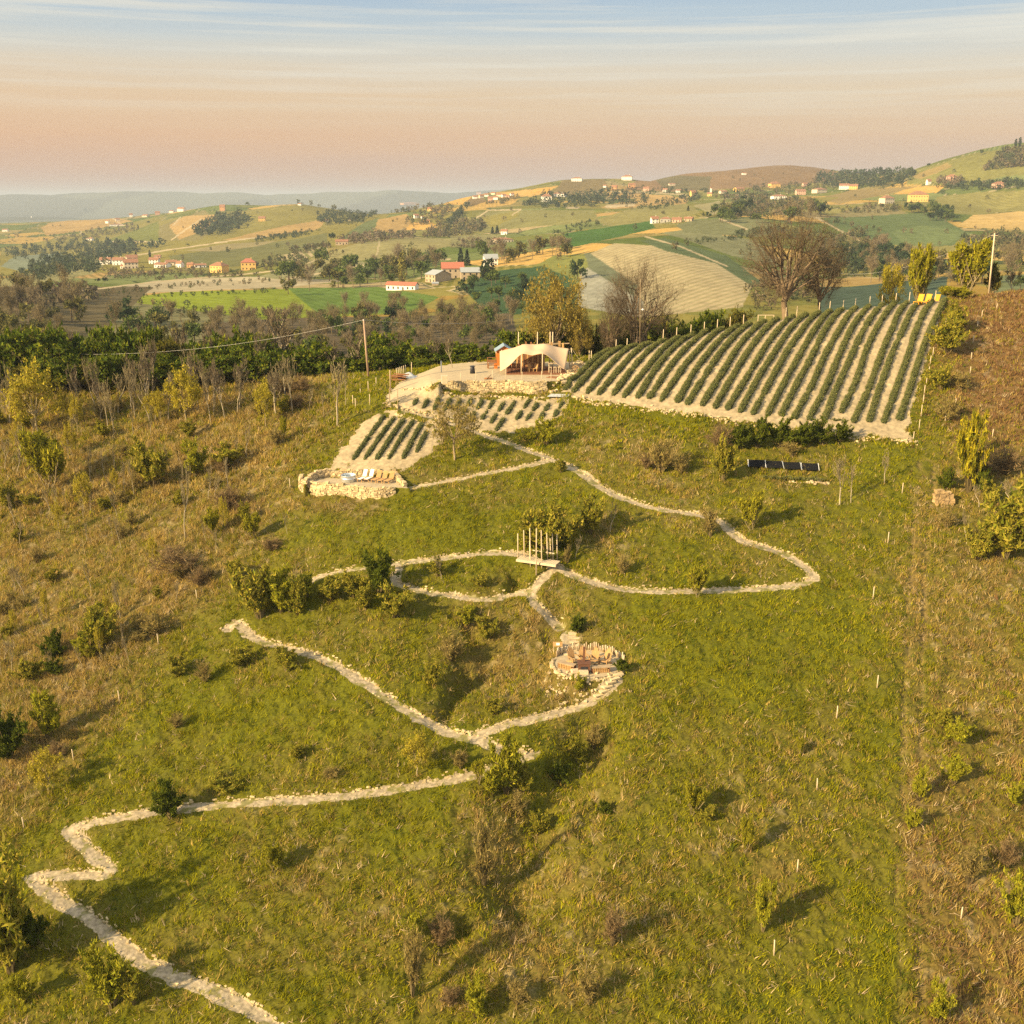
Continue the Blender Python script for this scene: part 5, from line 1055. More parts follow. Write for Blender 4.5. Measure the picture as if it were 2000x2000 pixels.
# yellow loungers
def lounger(name, label, loc, rz, m, group, L_=1.6, cat='lounger'):
    t = thing(name, label, cat, loc, rz, group); mb = MB()
    for i in range(7): mb.box((0, -.75 + i * .15, .36), (.62, .135, .05))
    mb.build('seat', m, t); mb = MB()
    for i in range(6): mb.box((0, .36 + i * .075, .44 + i * .135), (.62, .04, .125), tilt=-.5)
    mb.build('backrest', m, t)
    for a in (-1, 1): MB().box((a * .29, -.7, .17), (.06, .07, .36)).build('leg', m, t); MB().box((a * .29, .25, .17), (.06, .07, .36)).build('leg', m, t)
    return t
for i, (px_, l) in enumerate(((1796, 'leftmost'), (1811, 'middle'), (1828, 'rightmost'))):
    p = W(px_, 574); p[2] = float(G(p[0], p[1])); t = lounger('sun_lounger', l + ' of the three yellow-orange wooden loungers at the top of the lavender field', p, -.75, YELL, 'yellow loungers on the ridge'); t.scale = (1.35, 1.25, 1.25)
# ---------------------------------------------------------------- terrace furniture
tp_ = TP((681, 940)); tub = thing('metal_tub', 'round galvanised steel bathing tub on the stone terrace', 'tub', tp_); MB().lathe([(0, 0), (.74, 0), (.78, .04), (.79, .36), (.81, .38), (.79, .40), (.80, .70), (.84, .74), (.80, .76), (.77, .72), (.75, .6), (.75, .1)], 28).build('body', STEEL, tub, True)
MB().lathe([(0, .56), (.755, .56)], 28).build('water', WATER, tub)
TW = [(709, 939, WHITE, 'left one of two loungers with white towels beside the tub'), (722, 939, WHITE, 'right one of two loungers with white towels beside the tub'), (736, 940, TANW, 'bare wooden lounger next to the white towels on the terrace'), (748, 941, TANW, 'middle bare wooden lounger on the terrace'), (761, 942, TANW, 'bare wooden lounger nearest the right wall of the terrace')]
for px_, py_, m_, l in TW:
    t = lounger('deck_chair', l, TP((px_, py_)), -.45, TANW, 'loungers on the bathing terrace'); t.scale = (.95, .95, .95)
    if m_ is WHITE:
        mb = MB(); mb.box((0, -.3, .41), (.5, 1.05, .03)); mb.box((0, .52, .86), (.5, .03, .86), tilt=-.5); mb.build('towel', WHITE, t)
# ---------------------------------------------------------------- panels, ruin
pl_p = [W(1461 + i * 34.7, 914 + i * 2.2) for i in range(5)]
for i in range(4):
    a, b = pl_p[i], pl_p[i + 1]; c = (a + b) / 2; rz = math.atan2(b[1] - a[1], b[0] - a[0]); c[2] = (a[2] + b[2]) / 2; wl = np.linalg.norm((b - a)[:2])
    t = thing('solar_panel', ('first', 'second', 'third', 'fourth')[i] + ' black panel from the left in the tilted row below the lavender field', 'panel', c, rz, 'row of tilted black panels'); th = R(27)
    MB().box((0, .4, .50), (wl - .06, 1.15, .04), tilt=th).build('sheet', PVBLK, t); MB().box((-wl / 2 + .03, .4, .51), (.06, 1.2, .06), tilt=th).box((wl / 2 - .03, .4, .51), (.05, 1.2, .06), tilt=th).build('frame', WHITE if i in (0, 3) else GREYC, t)
    for a_ in (-1, 1): MB().box((a_ * (wl / 2 - .05), .85, .35), (.06, .06, .8)).build('leg', WHITE, t)
p0 = W(1826, 985); p1 = W(1858, 985); rbs = densify(np.array([p0, (p0 + p1) / 2, p1]), .6); rbs[:, 2] = G(rbs[:, 0], rbs[:, 1] - .2) - .1
stone_wall('ruin_wall', 'crumbling tawny stone ruin wall beside the tall ivy thicket', rbs, rbs[:, 2] + np.linspace(1.9, 1.3, len(rbs)), .6, .3, col=(.42, .29, .14))
# ---------------------------------------------------------------- footbridge with tall poles
c7 = lambda x, y: (960 + x * .2071, 980 + y * .2071)
bp0 = W(1016, 1088); fb = thing('footbridge', 'small timber footbridge lined with tall bare poles above the gully', 'footbridge', bp0)
zB = max(float(PATHS[0][0][np.argmin(np.hypot(PATHS[0][0][:, 0] - bp0[0], PATHS[0][0][:, 1] - bp0[1]))][2]), bp0[2])
def BP(px_, py_, z): q = hit_plane((px_, py_), z); return q - bp0
e0, e1 = BP(1013, 1089, zB + .12), BP(1090, 1100, zB + .12); dv = (e1 - e0); L_ = np.linalg.norm(dv[:2]); az = math.atan2(dv[1], dv[0]); mb = MB(); cb = (e0 + e1) / 2
for i in range(18): f = (i + .5) / 18; mb.box(tuple(e0 + dv * f), (L_ / 18 * .9, 1.25, .07), az)
mb.build('deck', PALEW, fb); nb_ = np.array([math.sin(az), -math.cos(az), 0]); MB().beam(e0 + nb_ * .62 - [0, 0, .1], e1 + nb_ * .62 - [0, 0, .1], .1, .18).build('beam', PEELED, fb); MB().beam(e0 + dv * .3 - nb_ * .6 + [0, 0, .75], e0 + dv * .85 - nb_ * .6 + [0, 0, .72], .09).build('rail', PEELED, fb)
for x, a, b in ((250, 305, 530), (312, 275, 570), (370, 258, 610), (365, 370, 590), (422, 262, 690), (475, 278, 625), (530, 295, 610), (525, 380, 600), (562, 350, 585), (582, 308, 595), (621, 312, 555)):
    px_, pt = c7(x, a); pb = c7(x, b)[1]; g_ = W(px_, pb); dep = proj(*g_)[2]; h = (pb - pt) * dep / F / .93
    MB().tube(g_ - bp0 - [0, 0, .3], g_ - bp0 + [rng.uniform(-.08, .08) - .05, 0, h], .062, .045, 7).build('pole', PEELED, fb, True)
# ---------------------------------------------------------------- fire pit
PZ = PIT_Z; PP = lambda x, y: hit_plane((1070 + x * .0776, 1250 + y * .0776), PZ)
def adirondack(label, loc, rz):
    t = thing('adirondack_chair', label, 'chair', loc, rz, 'wooden chairs round the fire pit'); mb = MB()
    for i in range(5): mb.box((0, -.35 + i * .13, .40 - i * .035), (.56, .12, .03))
    mb.build('seat', TANW, t); mb = MB()
    for i in range(5): hh = .98 - .10 * abs(i - 2) ** 1.6; mb.box((-.24 + i * .12, .30 + hh * .17, .26 + hh / 2), (.112, .03, hh), tilt=-.33)
    mb.build('backrest', TANW, t)
    for a in (-1, 1):
        MB().box((a * .36, -.02, .58), (.14, .74, .03)).build('armrest', TANW, t); MB().box((a * .33, -.32, .28), (.05, .12, .58)).build('leg', TANW, t); MB().beam((a * .30, -.3, .36), (a * .30, .55, .04), .05, .12).build('leg', TANW, t)
    return t
for i, (x, y, rz, l) in enumerate(((655, 590, .55, 'leftmost tan wooden fireside chair at the fire pit'), (905, 575, .18, 'tan wooden fireside chair directly behind the rusty stove'), (1175, 600, -.22, 'third tan wooden fireside chair from the left at the fire pit'), (1440, 620, -.6, 'rightmost tan wooden fireside chair at the fire pit'))):
    t = adirondack(l, PP(x, y), rz); t.scale = (1.12,) * 3
for x, y, rz, l in ((480, 720, -.55, 'left log-filled bench at the fire pit'), (1325, 800, .12, 'right log-filled bench with split firewood under its seat')):
    t = thing('log_bench', l, 'bench', PP(x, y), rz, 'benches storing firewood at the fire pit'); MB().box((0, 0, .5), (1.6, .55, .07)).build('seat', WOOD, t)
    for a in (-1, 1): MB().box((a * .75, 0, .235), (.08, .5, .47)).build('side_panel', RUST, t)
    mb = MB()
    for i in range(26): mb.tube((-.66 + (i % 9) * .165, -.24, .09 + (i // 9) * .15), (-.66 + (i % 9) * .165 + rng.uniform(-.03, .03), .22, .09 + (i // 9) * .15), .075, .07, 6)
    mb.build('firewood', TANW, t)
sv_ = thing('fire_stove', 'rusty steel stove with a square chimney in the middle of the fire pit', 'stove', PP(905, 790)); MB().box((0, 0, .45), (1.0, .75, .75)).build('body', RUST, sv_); MB().box((0, 0, .86), (1.12, .9, .06)).build('top_plate', RUST, sv_)
MB().box((0, .15, 1.55), (.17, .17, 1.35)).build('chimney', RUST, sv_); MB().box((0, -.39, .42), (.6, .04, .4)).build('door', BLACK, sv_)
for a in (-1, 1): MB().box((a * .42, 0, .05), (.09, .6, .12)).build('foot', RUST, sv_)
tag(MB().box((0, 0, .17), (.75, .45, .3), jit=.015).box((0, 0, .335), (.72, .42, .03)).build('wood_block', PALEW, None, loc=PP(905, 855)), 'pale wooden block in front of the stove', 'block').rotation_euler.z = .05
tag(MB().box((0, 0, .15), (.7, .45, .26), jit=.015).box((0, 0, .29), (.66, .42, .03)).build('wood_block', PALEW, None, loc=PP(690, 820)), 'pale low block left of the stove by the gravel edge', 'block').rotation_euler.z = .3
pls = thing('palisade', 'curved palisade of uneven upright stakes behind the fireside chairs', 'fence', PIT_C * [1, 1, 0] + [0, 0, PZ])
for i in range(44):
    a = R(150 - i * 3.35); r_ = PIT_R + .05; MB().tube((r_ * math.cos(a), r_ * math.sin(a) * .95, -.1), (r_ * math.cos(a) + rng.uniform(-.03, .03), r_ * math.sin(a) * .95, rng.uniform(.45, .85)), .065, .055, 6).build('stake', PALEW if i % 3 else WOOD, pls, True)
a_ = np.radians(np.linspace(160, 372, 34)); eb = np.c_[PIT_C[0] + (PIT_R + .1) * np.cos(a_), PIT_C[1] + (PIT_R + .1) * np.sin(a_) * .95, np.full(34, PZ - .1)]
stone_wall('stone_kerb', 'low ring of pale stones along the front of the fire pit', eb[:, :], PZ + .16, .3, .24)
sg = thing('notice_board', 'small wooden notice board on two legs left of the stone steps', 'sign', W(1089, 1273)); MB().box((0, 0, .75), (.85, .06, .42), tilt=-.2).build('board', TANW, sg); MB().box((.02, -.045, .77), (.3, .02, .22), tilt=-.2).build('notice', WHITE, sg)
for a in (-1, 1): MB().box((a * .36, .03, .35), (.06, .06, .8)).build('leg', PALEW, sg)
for i, (x, y) in enumerate(((1121, 1236), (1121, 1244), (1122, 1252), (1119, 1260), (1116, 1268), (1111, 1276))):
    p = W(x, y + 2); tag(MB().box((0, 0, .04), (.95, .42, .16), .1, jit=.04).build('stone_step', M['stone'], None, col=np.tile((.55, .44, .27), (8, 1)), loc=p), f'{ORD[i]} pale stone step from the top leading down to the fire pit', 'step', 'stone steps above the fire pit')
for i, (x, y) in enumerate(((1208, 1318), (1200, 1326), (1193, 1333), (1186, 1341), (1180, 1350), (1170, 1358))):
    p = W(x, y); tag(MB().box((0, 0, .04), (.9, .4, .15), .5, jit=.04).build('stone_step', M['stone'], None, col=np.tile((.58, .46, .27), (8, 1)), loc=p), f'{ORD[i]} pale step from the top on the stairway right of the fire pit', 'step', 'stone steps below the fire pit')
rocks('rubble', 'pale rubble scattered on the bank below the fire pit', [W(1080, 1310), W(1090, 1335), W(1130, 1345), W(1170, 1335)], 90, .08, .27, .8)
# ---------------------------------------------------------------- poles with cables
up = W(719, 727); u1 = thing('utility_pole', 'tall wooden utility pole in front of the dark tree belt', 'pole', up); hU = 100 * proj(*up)[2] / F * 1.02; MB().tube((0, 0, -.5), (-.32, 0, hU), .15, .10, 9).build('shaft', mat_plain('tarred_pole', (.40, .27, .18), nscale=4, stretch=(1, 1, .1)), u1, True)
MB().lathe([(0, 0), (.05, 0), (.07, .08), (.03, .16), (0, .17)], 8, (-.32, -.12, hU - .15)).build('insulator', WHITE, u1)
def cable(name, label, a, b, sag, r=.014):
    t = np.linspace(0, 1, 30); P = a[None] * (1 - t[:, None]) + b[None] * t[:, None]; P[:, 2] -= sag * 4 * t * (1 - t); V, Fq = tubes([(P[i] - a, P[i + 1] - a, r, r, 5) for i in range(29)])
    return tag(link(name, np_mesh(name, V, [Fq], [WIREM]), loc=a), label, 'cable')
tp1 = up + [-.32, 0, hU - .05]
pr = W(1932, 566); rp_ = thing('utility_pole', 'tall pale utility pole behind the yellow-green tree on the ridge', 'pole', pr); hR = 107 * proj(*pr)[2] / F; MB().tube((0, 0, -.5), (-.25, 0, hR), .14, .09, 9).build('shaft', PEELED, rp_, True)
MB().box((-.2, 0, hR - .35), (.9, .09, .09)).build('crossarm', PEELED, rp_)
tp2 = pr + [-.25, 0, hR - .1]
def at_depth(px_, py_, y_): a, b, c = ray(px_, py_); return np.array([a / b * y_, y_, CAMZ + c / b * y_])
cable('cable', 'thin pale cable running from the utility pole across the wood to the tent side', tp1, at_depth(1100, 606, 175), 1.2); cable('cable', 'thin pale cable running left from the utility pole over the dark tree belt', tp1, at_depth(-60, 676, 165), 2.6)
cable('cable', 'thin pale cable sloping from the ridge pole towards the shaded valley', tp2, at_depth(1640, 534, 255), 2.0, .02)
# ================================================================ PLANTING ON THE HILL
def tree_at(kind, px, top, y, wp, label, group=None, hmin=1.5):
    """tree standing at distance y whose top reaches photo pixel (px, top)"""
    a, b, c = ray(px, top); x = a / b * y; z = float(G(x, y)); h = max(CAMZ + c / b * y - z, hmin); dep = proj(x, y, z)[2]; wd = wp * dep / F
    return plant(kind, x, y, z, h, wd, label, group)
rb_ = random.Random(5)
GH = 'dark leafy trees of the belt along the ridge'
HB = 'bushy dark green tree in the dense belt behind the left slope'
for i in range(46):                                   # two staggered rows from the left edge to the hut
    px_ = -30 + i * 22.5 + rb_.uniform(-5, 5); top = 662 + rb_.uniform(-22, 20) + (10 if px_ > 480 else 0); yb = 155.5 + (i % 2) * 4 + rb_.uniform(0, 2.5)
    if 600 < px_ < 700: top += 18
    tree_at('hedgeo' if i in (5, 9, 15, 16, 17) else 'hedge', px_, top, yb, rb_.uniform(72, 100), HB if px_ < 480 else 'bushy green tree of the belt between utility pole and orange hut' if px_ > 730 else 'bushy dark tree of the belt around the utility pole', GH if px_ < 480 else 'green trees of the belt left of the hut' if px_ > 730 else 'dark trees of the belt around the utility pole')
for i in range(16):                                   # lower front edge of the belt on the left
    px_ = 60 + i * 28 + rb_.uniform(-8, 8); tree_at('hedge' if i % 4 else 'hedgeo', px_, 700 + rb_.uniform(-10, 14), 150.5 + rb_.uniform(-1, 1.5), rb_.uniform(62, 90), 'low dark green tree at the front edge of the belt on the left', 'low trees along the front of the belt')
for i in range(24):                                   # taller pale stems between belt and slope
    px_ = rb_.uniform(0, 600); plant_px(rb_.choice(['pole', 'bare', 'pole']), px_, 775 + rb_.uniform(0, 55) - max(0, px_ - 420) * .1, rb_.uniform(80, 120), rb_.uniform(30, 50), 'slender pale leafless tree between the dark belt and the left slope', 'slender trees in front of the belt')
for i in range(15):                                   # behind the tent and below the field's upper edge
    px_ = 1000 + i * 31 + rb_.uniform(-6, 6); top = 655 - (px_ - 1000) * .092 + rb_.uniform(-6, 8)
    tree_at('hedge' if i % 4 != 2 else 'hedgeo', px_, top, 161 + (px_ - 1000) * .018 + rb_.uniform(0, 3), rb_.uniform(60, 84), 'leafy green tree of the belt behind the tent and the lower ridge track', 'green trees behind the tent and ridge track')
for px_, top, wp, y, l in ((930, 672, 50, 153.5, 'bright green bushy tree right behind the orange hut'), (905, 690, 55, 153, 'green bushy tree at the back of the yard left of the hut'), (740, 676, 46, 153, 'fresh green young tree just right of the utility pole'), (830, 700, 50, 153, 'dense green bush-like tree behind the tap post')):
    tree_at('hedge', px_, top, y, wp, l)
B_ = [('bare', 34, 640, 160, 50), ('bare', 115, 628, 162, 60), ('bare', 190, 640, 163, 55), ('bare', 235, 632, 161, 46), ('bare', 283, 628, 164, 55), ('bare', 352, 620, 163, 50), ('bare', 395, 640, 158, 46), ('bare', 455, 626, 165, 60), ('bare', 541, 602, 161, 92), ('bare', 500, 650, 156, 40), ('bare', 700, 640, 158, 66), ('bare', 640, 660, 156, 45), ('bare', 845, 655, 156, 40), ('bare', 770, 662, 160, 46)]
for k, px_, top, y, wp in B_: tree_at(k, px_, top, y, wp, 'leafless pale tree rising out of the dark belt on the left' if px_ != 541 else 'large leafless tree with spreading crown rising above the belt left of the utility pole', None if px_ == 541 else 'leafless trees above the dark belt')
# the big trees of the ridge
def big(kind, px, foot, top, y, wp, label, **k): return tree_at(kind, px, top, y, wp, label)
BT = [round_tree('big_bare_tree', 211 + i, (.20, .145, .09), (.145, .105, .065), [(.14, .105, .065), (.11, .085, .05), (.17, .125, .075)], nl, 6, 6500, base=ba, r0=r_, stems=st, cz=cz_, rz=rz_) for i, (nl, ba, r_, st, cz_, rz_) in enumerate(((15, .16, .034, 1, .58, .42), (16, .10, .025, 3, .56, .44), (13, .2, .03, 1, .62, .38)))]
K['bigbare'] = BT; NAMES['bigbare'] = ('bare_tree', 'tree', 'trunk', 'crown')
K['bigbud'] = [round_tree('budding_tree', 221, (.24, .18, .11), (.26, .19, .07), [(.28, .21, .06), (.22, .17, .05)], 15, 6, 4000, base=.2, r0=.024, hw=.0025, hz=(.02, .04), leaves=6000, leafcol=np.array([(.28, .21, .035), (.22, .17, .03), (.34, .26, .05)]), lsize=.022)]
K['brownbud'] = [round_tree('brown_tree', 231, (.30, .23, .14), (.24, .18, .07), [(.26, .20, .06), (.20, .15, .05)], 11, 5, 3000, base=.26, r0=.022, hw=.004, hz=(.02, .05), leaves=1200, leafcol=np.array([(.30, .23, .05), (.22, .18, .04)]), lsize=.035)]; NAMES['brownbud'] = ('budding_tree', 'tree', 'trunk', 'crown')
NAMES['bigbud'] = ('budding_tree', 'tree', 'trunk', 'crown')
cnt['bigbare'] = 0
tree_at('bigbare', 1553, 412, 159.5, 200, 'largest leafless tree with a thick forked trunk on the ridge track'); tree_at('bigbare', 1253, 498, 157.5, 152, 'leafless many-stemmed tree behind the slender lamp mast'); tree_at('bigbare', 1612, 470, 162.5, 105, 'darker leafless tree close behind the right side of the largest one')
tree_at('bigbare', 1190, 560, 156, 60, 'slim leaning leafless tree left of the many-stemmed one').rotation_euler.x = .12
tree_at('bigbud', 1085, 528, 158.5, 128, 'tall yellowish-brown budding tree behind the right peak of the tent'); tree_at('bigbud', 1135, 600, 157, 50, 'smaller yellowish budding tree close to the right of the tall one')
tree_at('lime', 1806, 484, 167.5, 46, 'narrow yellow-green tree behind the yellow loungers'); tree_at('lime', 1902, 473, 167, 84, 'broad bright yellow-green tree on the ridge beside the pale pole'); tree_at('lime', 1868, 560, 163, 60, 'low bright green bushy tree right of the yellow loungers')
tree_at('hedgeo', 1945, 515, 168, 40, 'olive tree right behind the broad yellow-green tree'); tree_at('yellow', 1745, 520, 170, 55, 'thin olive tree left of the narrow yellow-green one'); tree_at('bare', 1985, 520, 170, 40, 'leafless sapling at the right end of the ridge')
K['shoots'] = K['lime']; NAMES['shoots'] = NAMES['lime']
PL = [ # kind, foot x, foot y, height px, width px, label
 ('yellow', 75, 850, 130, 104, 'large yellow-green budding tree at the far left of the brown slope'), ('lime', 95, 958, 110, 78, 'olive-green bushy tree below the large budding tree at the far left'),
 ('yellow', 365, 830, 106, 66, 'yellow budding tree with bright crown before the dark belt'), ('yellow', 302, 822, 56, 38, 'low golden shrub-like tree beside the yellow budding tree'), ('yellow', 519, 832, 82, 38, 'narrow yellowish tree right of the brown brambles below the belt'), ('lime', 554, 861, 46, 13, 'tiny bright green sapling on the brown slope'), ('yellow', 140, 892, 64, 26, 'small yellowish sapling right of the olive-green bushy tree'), ('yellow', 165, 1002, 76, 34, 'olive sapling in the dry grass below the far left trees'),
 ('pole', 211, 836, 98, 34, 'pale bare sapling leftmost before the dark belt'), ('pole', 222, 850, 90, 34, 'pale bare sapling close beside the leftmost one'), ('pole', 264, 814, 82, 38, 'pale bare forked sapling in the shade of the belt'), ('pole', 329, 822, 98, 44, 'pale bare tree left of the yellow budding tree'), ('pole', 464, 808, 84, 34, 'pale fan-shaped bare tree before the dark belt'), ('pole', 404, 796, 74, 26, 'thin bare sapling right of the yellow budding tree'), ('pole', 420, 800, 66, 22, 'slight bare sapling in front of the belt'),
 ('pole', 362, 1052, 152, 40, 'tallest bare leaning sapling in the middle of the left slope'), ('pole', 407, 975, 72, 22, 'bare sapling above the brown brambles'), ('pole', 224, 928, 64, 20, 'thin bare sapling left of the olive shrubs on the slope'), ('pole', 177, 938, 66, 24, 'thin bare sapling leftmost of the trio on the dry slope'), ('pole', 242, 965, 64, 18, 'thin bare sapling below the olive shrubs'), ('pole', 262, 968, 72, 20, 'bare sapling standing in front of the olive shrub'), ('pole', 205, 934, 58, 20, 'slight bare sapling between two others on the dry slope'), ('pole', 112, 1003, 54, 28, 'bare sapling below the olive-green bushy tree'), ('pole', 98, 998, 46, 22, 'short bare sapling below the olive-green bushy tree'), ('pole', 130, 992, 48, 12, 'thin leafless stem in the dry grass at the left'), ('pole', 404, 1064, 46, 14, 'short bare sapling below the tallest leaning one'), ('pole', 561, 1044, 48, 16, 'pair-stemmed bare sapling below the terrace wall'),
 ('lime', 416, 1044, 48, 30, 'small rounded yellow-green tree below the brown brambles'), ('lime', 494, 1052, 48, 32, 'small yellow-green tree with bare stem left of the terrace'), ('pole', 305, 946, 70, 20, 'bare sapling beside the green shrub on the slope'), ('pole', 335, 930, 66, 20, 'bare sapling left of the green shrub on the slope'),
 ('pole', 659, 830, 128, 68, 'tall bare tree standing on the bank left of the small lavender plots'), ('pole', 675, 792, 84, 20, 'thin bare stem behind the tall bare tree of the bank'), ('pole', 632, 815, 60, 16, 'thin bare stem left of the tall bare tree of the bank'), ('pole', 604, 800, 46, 22, 'small bare sapling over the dark bramble'), ('bare', 883, 718, 72, 32, 'pale bare tree at the back edge of the yard'),
 ('pole', 20, 830, 120, 40, 'bare trees cluster stem at the far left edge below the belt'), ('pole', 38, 905, 80, 38, 'bare stem leaning at the far left below the budding tree'), ('pole', 10, 920, 66, 28, 'bare stem at the very left edge of the slope'),
 ('olive', 298, 950, 80, 82, 'olive yellow shrub in the middle of the left slope'), ('green', 382, 932, 60, 58, 'fresh green shrub in the middle of the left slope'), ('olive', 447, 907, 40, 66, 'broad low olive shrub on the upper left slope'), ('olive', 20, 995, 46, 44, 'olive shrub at the left edge among dry grass'), ('tan', 540, 870, 30, 40, 'dry shrub near the tiny bright sapling'),
 ('brown', 450, 996, 46, 74, 'brown bramble thicket left of the bathing terrace'), ('brown', 348, 1116, 46, 108, 'wide brown bramble patch on the dry left slope'), ('brown', 391, 1143, 34, 52, 'brown bramble bush just above the meadow border stake'), ('brown', 581, 800, 32, 60, 'dark brown bramble bush below the green bank'), ('brown', 555, 770, 34, 62, 'dark brown bramble at the foot of the belt'), ('brown', 590, 766, 30, 58, 'reddish-brown bramble between belt and green bank'), ('brown', 436, 920, 22, 52, 'low brown bramble under the broad olive shrub'), ('brown', 530, 1075, 26, 46, 'brown bramble by the pair-stemmed sapling'), ('olive', 525, 800, 55, 46, 'olive shrub at the left of the brown brambles under the belt'),
 ('olive', 460, 1130, 36, 40, 'olive tuft-like shrub on the border of the green meadow'),
 ('olive', 508, 1206, 96, 100, 'big olive-green shrub left of the side path end'), ('green', 550, 1196, 80, 66, 'yellow-green shrub second from left in the group beside the side path'), ('olive', 582, 1200, 62, 46, 'narrow olive shrub in the group below the side path'), ('olive', 645, 1172, 42, 64, 'olive shrub in the middle of the row below the side path'), ('olive', 692, 1166, 46, 60, 'olive shrub right of the middle one below the side path'), ('dark', 742, 1156, 74, 76, 'dark green shrub where the side path meets the loop'), ('olive', 770, 1204, 58, 70, 'olive shrub at the lower left of the gully'), ('green', 600, 1165, 40, 50, 'low yellow-green shrub by the end of the side path'), ('olive', 715, 1190, 40, 50, 'low olive shrub beneath the dark green one'),
 ('green', 1085, 868, 0, 0, ''), ('green', 1066, 868, 42, 52, 'small fresh green shrub right of the path above the fork'), ('olive', 1095, 922, 26, 30, 'grassy olive tuft between the two paths at the fork'), ('green', 1035, 860, 20, 24, 'tiny green shrub beside the upper path'),
 ('olive', 1070, 1078, 88, 92, 'large olive shrub behind the footbridge poles'), ('olive', 1112, 1072, 62, 64, 'olive shrub right behind the footbridge poles'), ('olive', 1030, 1068, 46, 60, 'olive shrub left behind the footbridge poles'), ('olive', 1152, 1042, 66, 62, 'olive tree-like shrub on the slope above the footbridge'), ('pole', 1192, 1042, 62, 34, 'thin bare sapling right of the shrubs above the footbridge'), ('pole', 1123, 1092, 48, 26, 'thin bare sapling just right of the footbridge'),
 ('tan', 1292, 922, 64, 66, 'brownish dry shrub in the middle of the upper meadow'), ('brown', 1262, 915, 30, 40, 'low brown bush left of the brownish dry shrub'), ('tan', 1330, 925, 34, 40, 'dry shrub right of the brownish one on the upper meadow'), ('olive', 1412, 938, 76, 46, 'upright olive shrub at the left end of the black panels'), ('brown', 1405, 875, 48, 60, 'reddish bramble left of the dark green bushes under the field'), ('lime', 1468, 1036, 72, 44, 'slim yellowish shrub right of the bend in the path'), ('tan', 1388, 1046, 52, 50, 'tan bushy shrub at the bend of the path'), ('pole', 1640, 986, 92, 54, 'tall twiggy bare shrub below the black panels'), ('pole', 1662, 982, 76, 34, 'twiggy bare stem right of the tall twiggy shrub'), ('pole', 1727, 946, 64, 34, 'small bare tree in the grass right of the panels'), ('lime', 1362, 1166, 58, 40, 'thin green shrub growing over the lower bend of the path'), ('tan', 1215, 1120, 34, 34, 'dry shrub over the path below the footbridge'), ('tan', 1108, 1100, 30, 22, 'dry tuft by the right end of the footbridge'),
 ('dark', 1440, 874, 48, 54, 'leftmost of the dark green bushes below the lavender field'), ('dark', 1480, 874, 52, 52, 'second from the left of the dark green bushes below the lavender field'), ('dark', 1522, 873, 50, 54, 'third from the left of the dark green bushes below the lavender field'), ('dark', 1563, 871, 48, 54, 'fourth from the left of the dark green bushes below the lavender field'), ('dark', 1604, 868, 44, 50, 'fifth from the left of the dark green bushes below the lavender field'), ('dark', 1642, 864, 36, 44, 'rightmost of the dark green bushes below the lavender field'), ('tan', 1545, 890, 26, 40, 'dry shrub under the dark green bushes'),
 ('ivy', 1890, 960, 135, 52, 'tall column of golden-green ivy over the ruin'), ('ivy', 1884, 905, 78, 36, 'peak of golden ivy topping the ivy column'), ('dark', 1846, 955, 40, 36, 'dark hollow bush between the ruin wall and the ivy'), ('olive', 1926, 985, 46, 40, 'olive bush at the foot of the ivy column'), ('dark', 1918, 962, 50, 40, 'dark bush in the shade right of the ivy column'),
 ('olive', 1960, 1090, 118, 130, 'huge dark olive bush at the right edge below the ivy'), ('dark', 1985, 1070, 84, 84, 'dark green bush behind the huge olive one at the right edge'), ('olive', 1912, 1094, 60, 66, 'olive bush at the left foot of the huge one'), ('pole', 1975, 1002, 66, 40, 'pale bare sapling right of the ivy column'), ('pole', 1912, 990, 44, 32, 'bare sapling in front of the dark bush right of the ivy'), ('brown', 1960, 925, 50, 80, 'brown leafless thicket on the slope right of the ivy'), ('brown', 1915, 925, 34, 46, 'brown thicket touching the ivy column'), ('pole', 1888, 1062, 66, 30, 'bare sapling left of the huge olive bush'), ('tan', 1850, 1030, 34, 40, 'dry shrub below the ruin wall'),
 ('olive', 1850, 690, 60, 70, 'bushy olive undergrowth between the two stake lines at the top right'), ('olive', 1838, 760, 46, 54, 'olive scrub beside the field edge stakes'), ('tan', 1852, 820, 42, 60, 'dry scrub between the stake lines'), ('tan', 1875, 760, 30, 46, 'dry brown scrub right of the field edge stakes'), ('olive', 1866, 650, 50, 50, 'green scrub under the low bright bushy tree'),
 ('brownbud', 888, 899, 116, 96, 'bushy brown-budded tree in the grass between the lavender plots and the fork'),
 ('olive', 197, 1264, 74, 86, 'olive-yellow shrub on the dry slope left of the meadow'), ('green', 165, 1284, 36, 44, 'low green shrub at the foot of the olive-yellow one'), ('dark', 105, 1286, 50, 50, 'dark grey-green bush in the hollow of the left slope'), ('dark', 110, 1318, 28, 40, 'dark low bush under the grey-green one'), ('green', 95, 1444, 78, 62, 'upright yellow-green shrub on the lower left slope'), ('dark', 18, 1484, 82, 92, 'dark green bush at the left edge of the lower slope'), ('olive', 60, 1330, 40, 50, 'olive shrub on the dry slope at the left edge'), ('tan', 305, 1240, 40, 56, 'dry brushwood heap-like shrub by the bramble stake'), ('olive', 345, 1320, 40, 46, 'olive shrub at the upper corner of the green meadow'), ('tan', 400, 1330, 36, 40, 'dry shrub on the green meadow corner'), ('tan', 345, 1420, 26, 40, 'low dry shrub alone in the green meadow'), ('brown', 112, 1480, 30, 44, 'brown bramble above the crooked tree'),
 ('yellow', 95, 1546, 74, 66, 'small crooked yellowish tree on the lower left slope'),
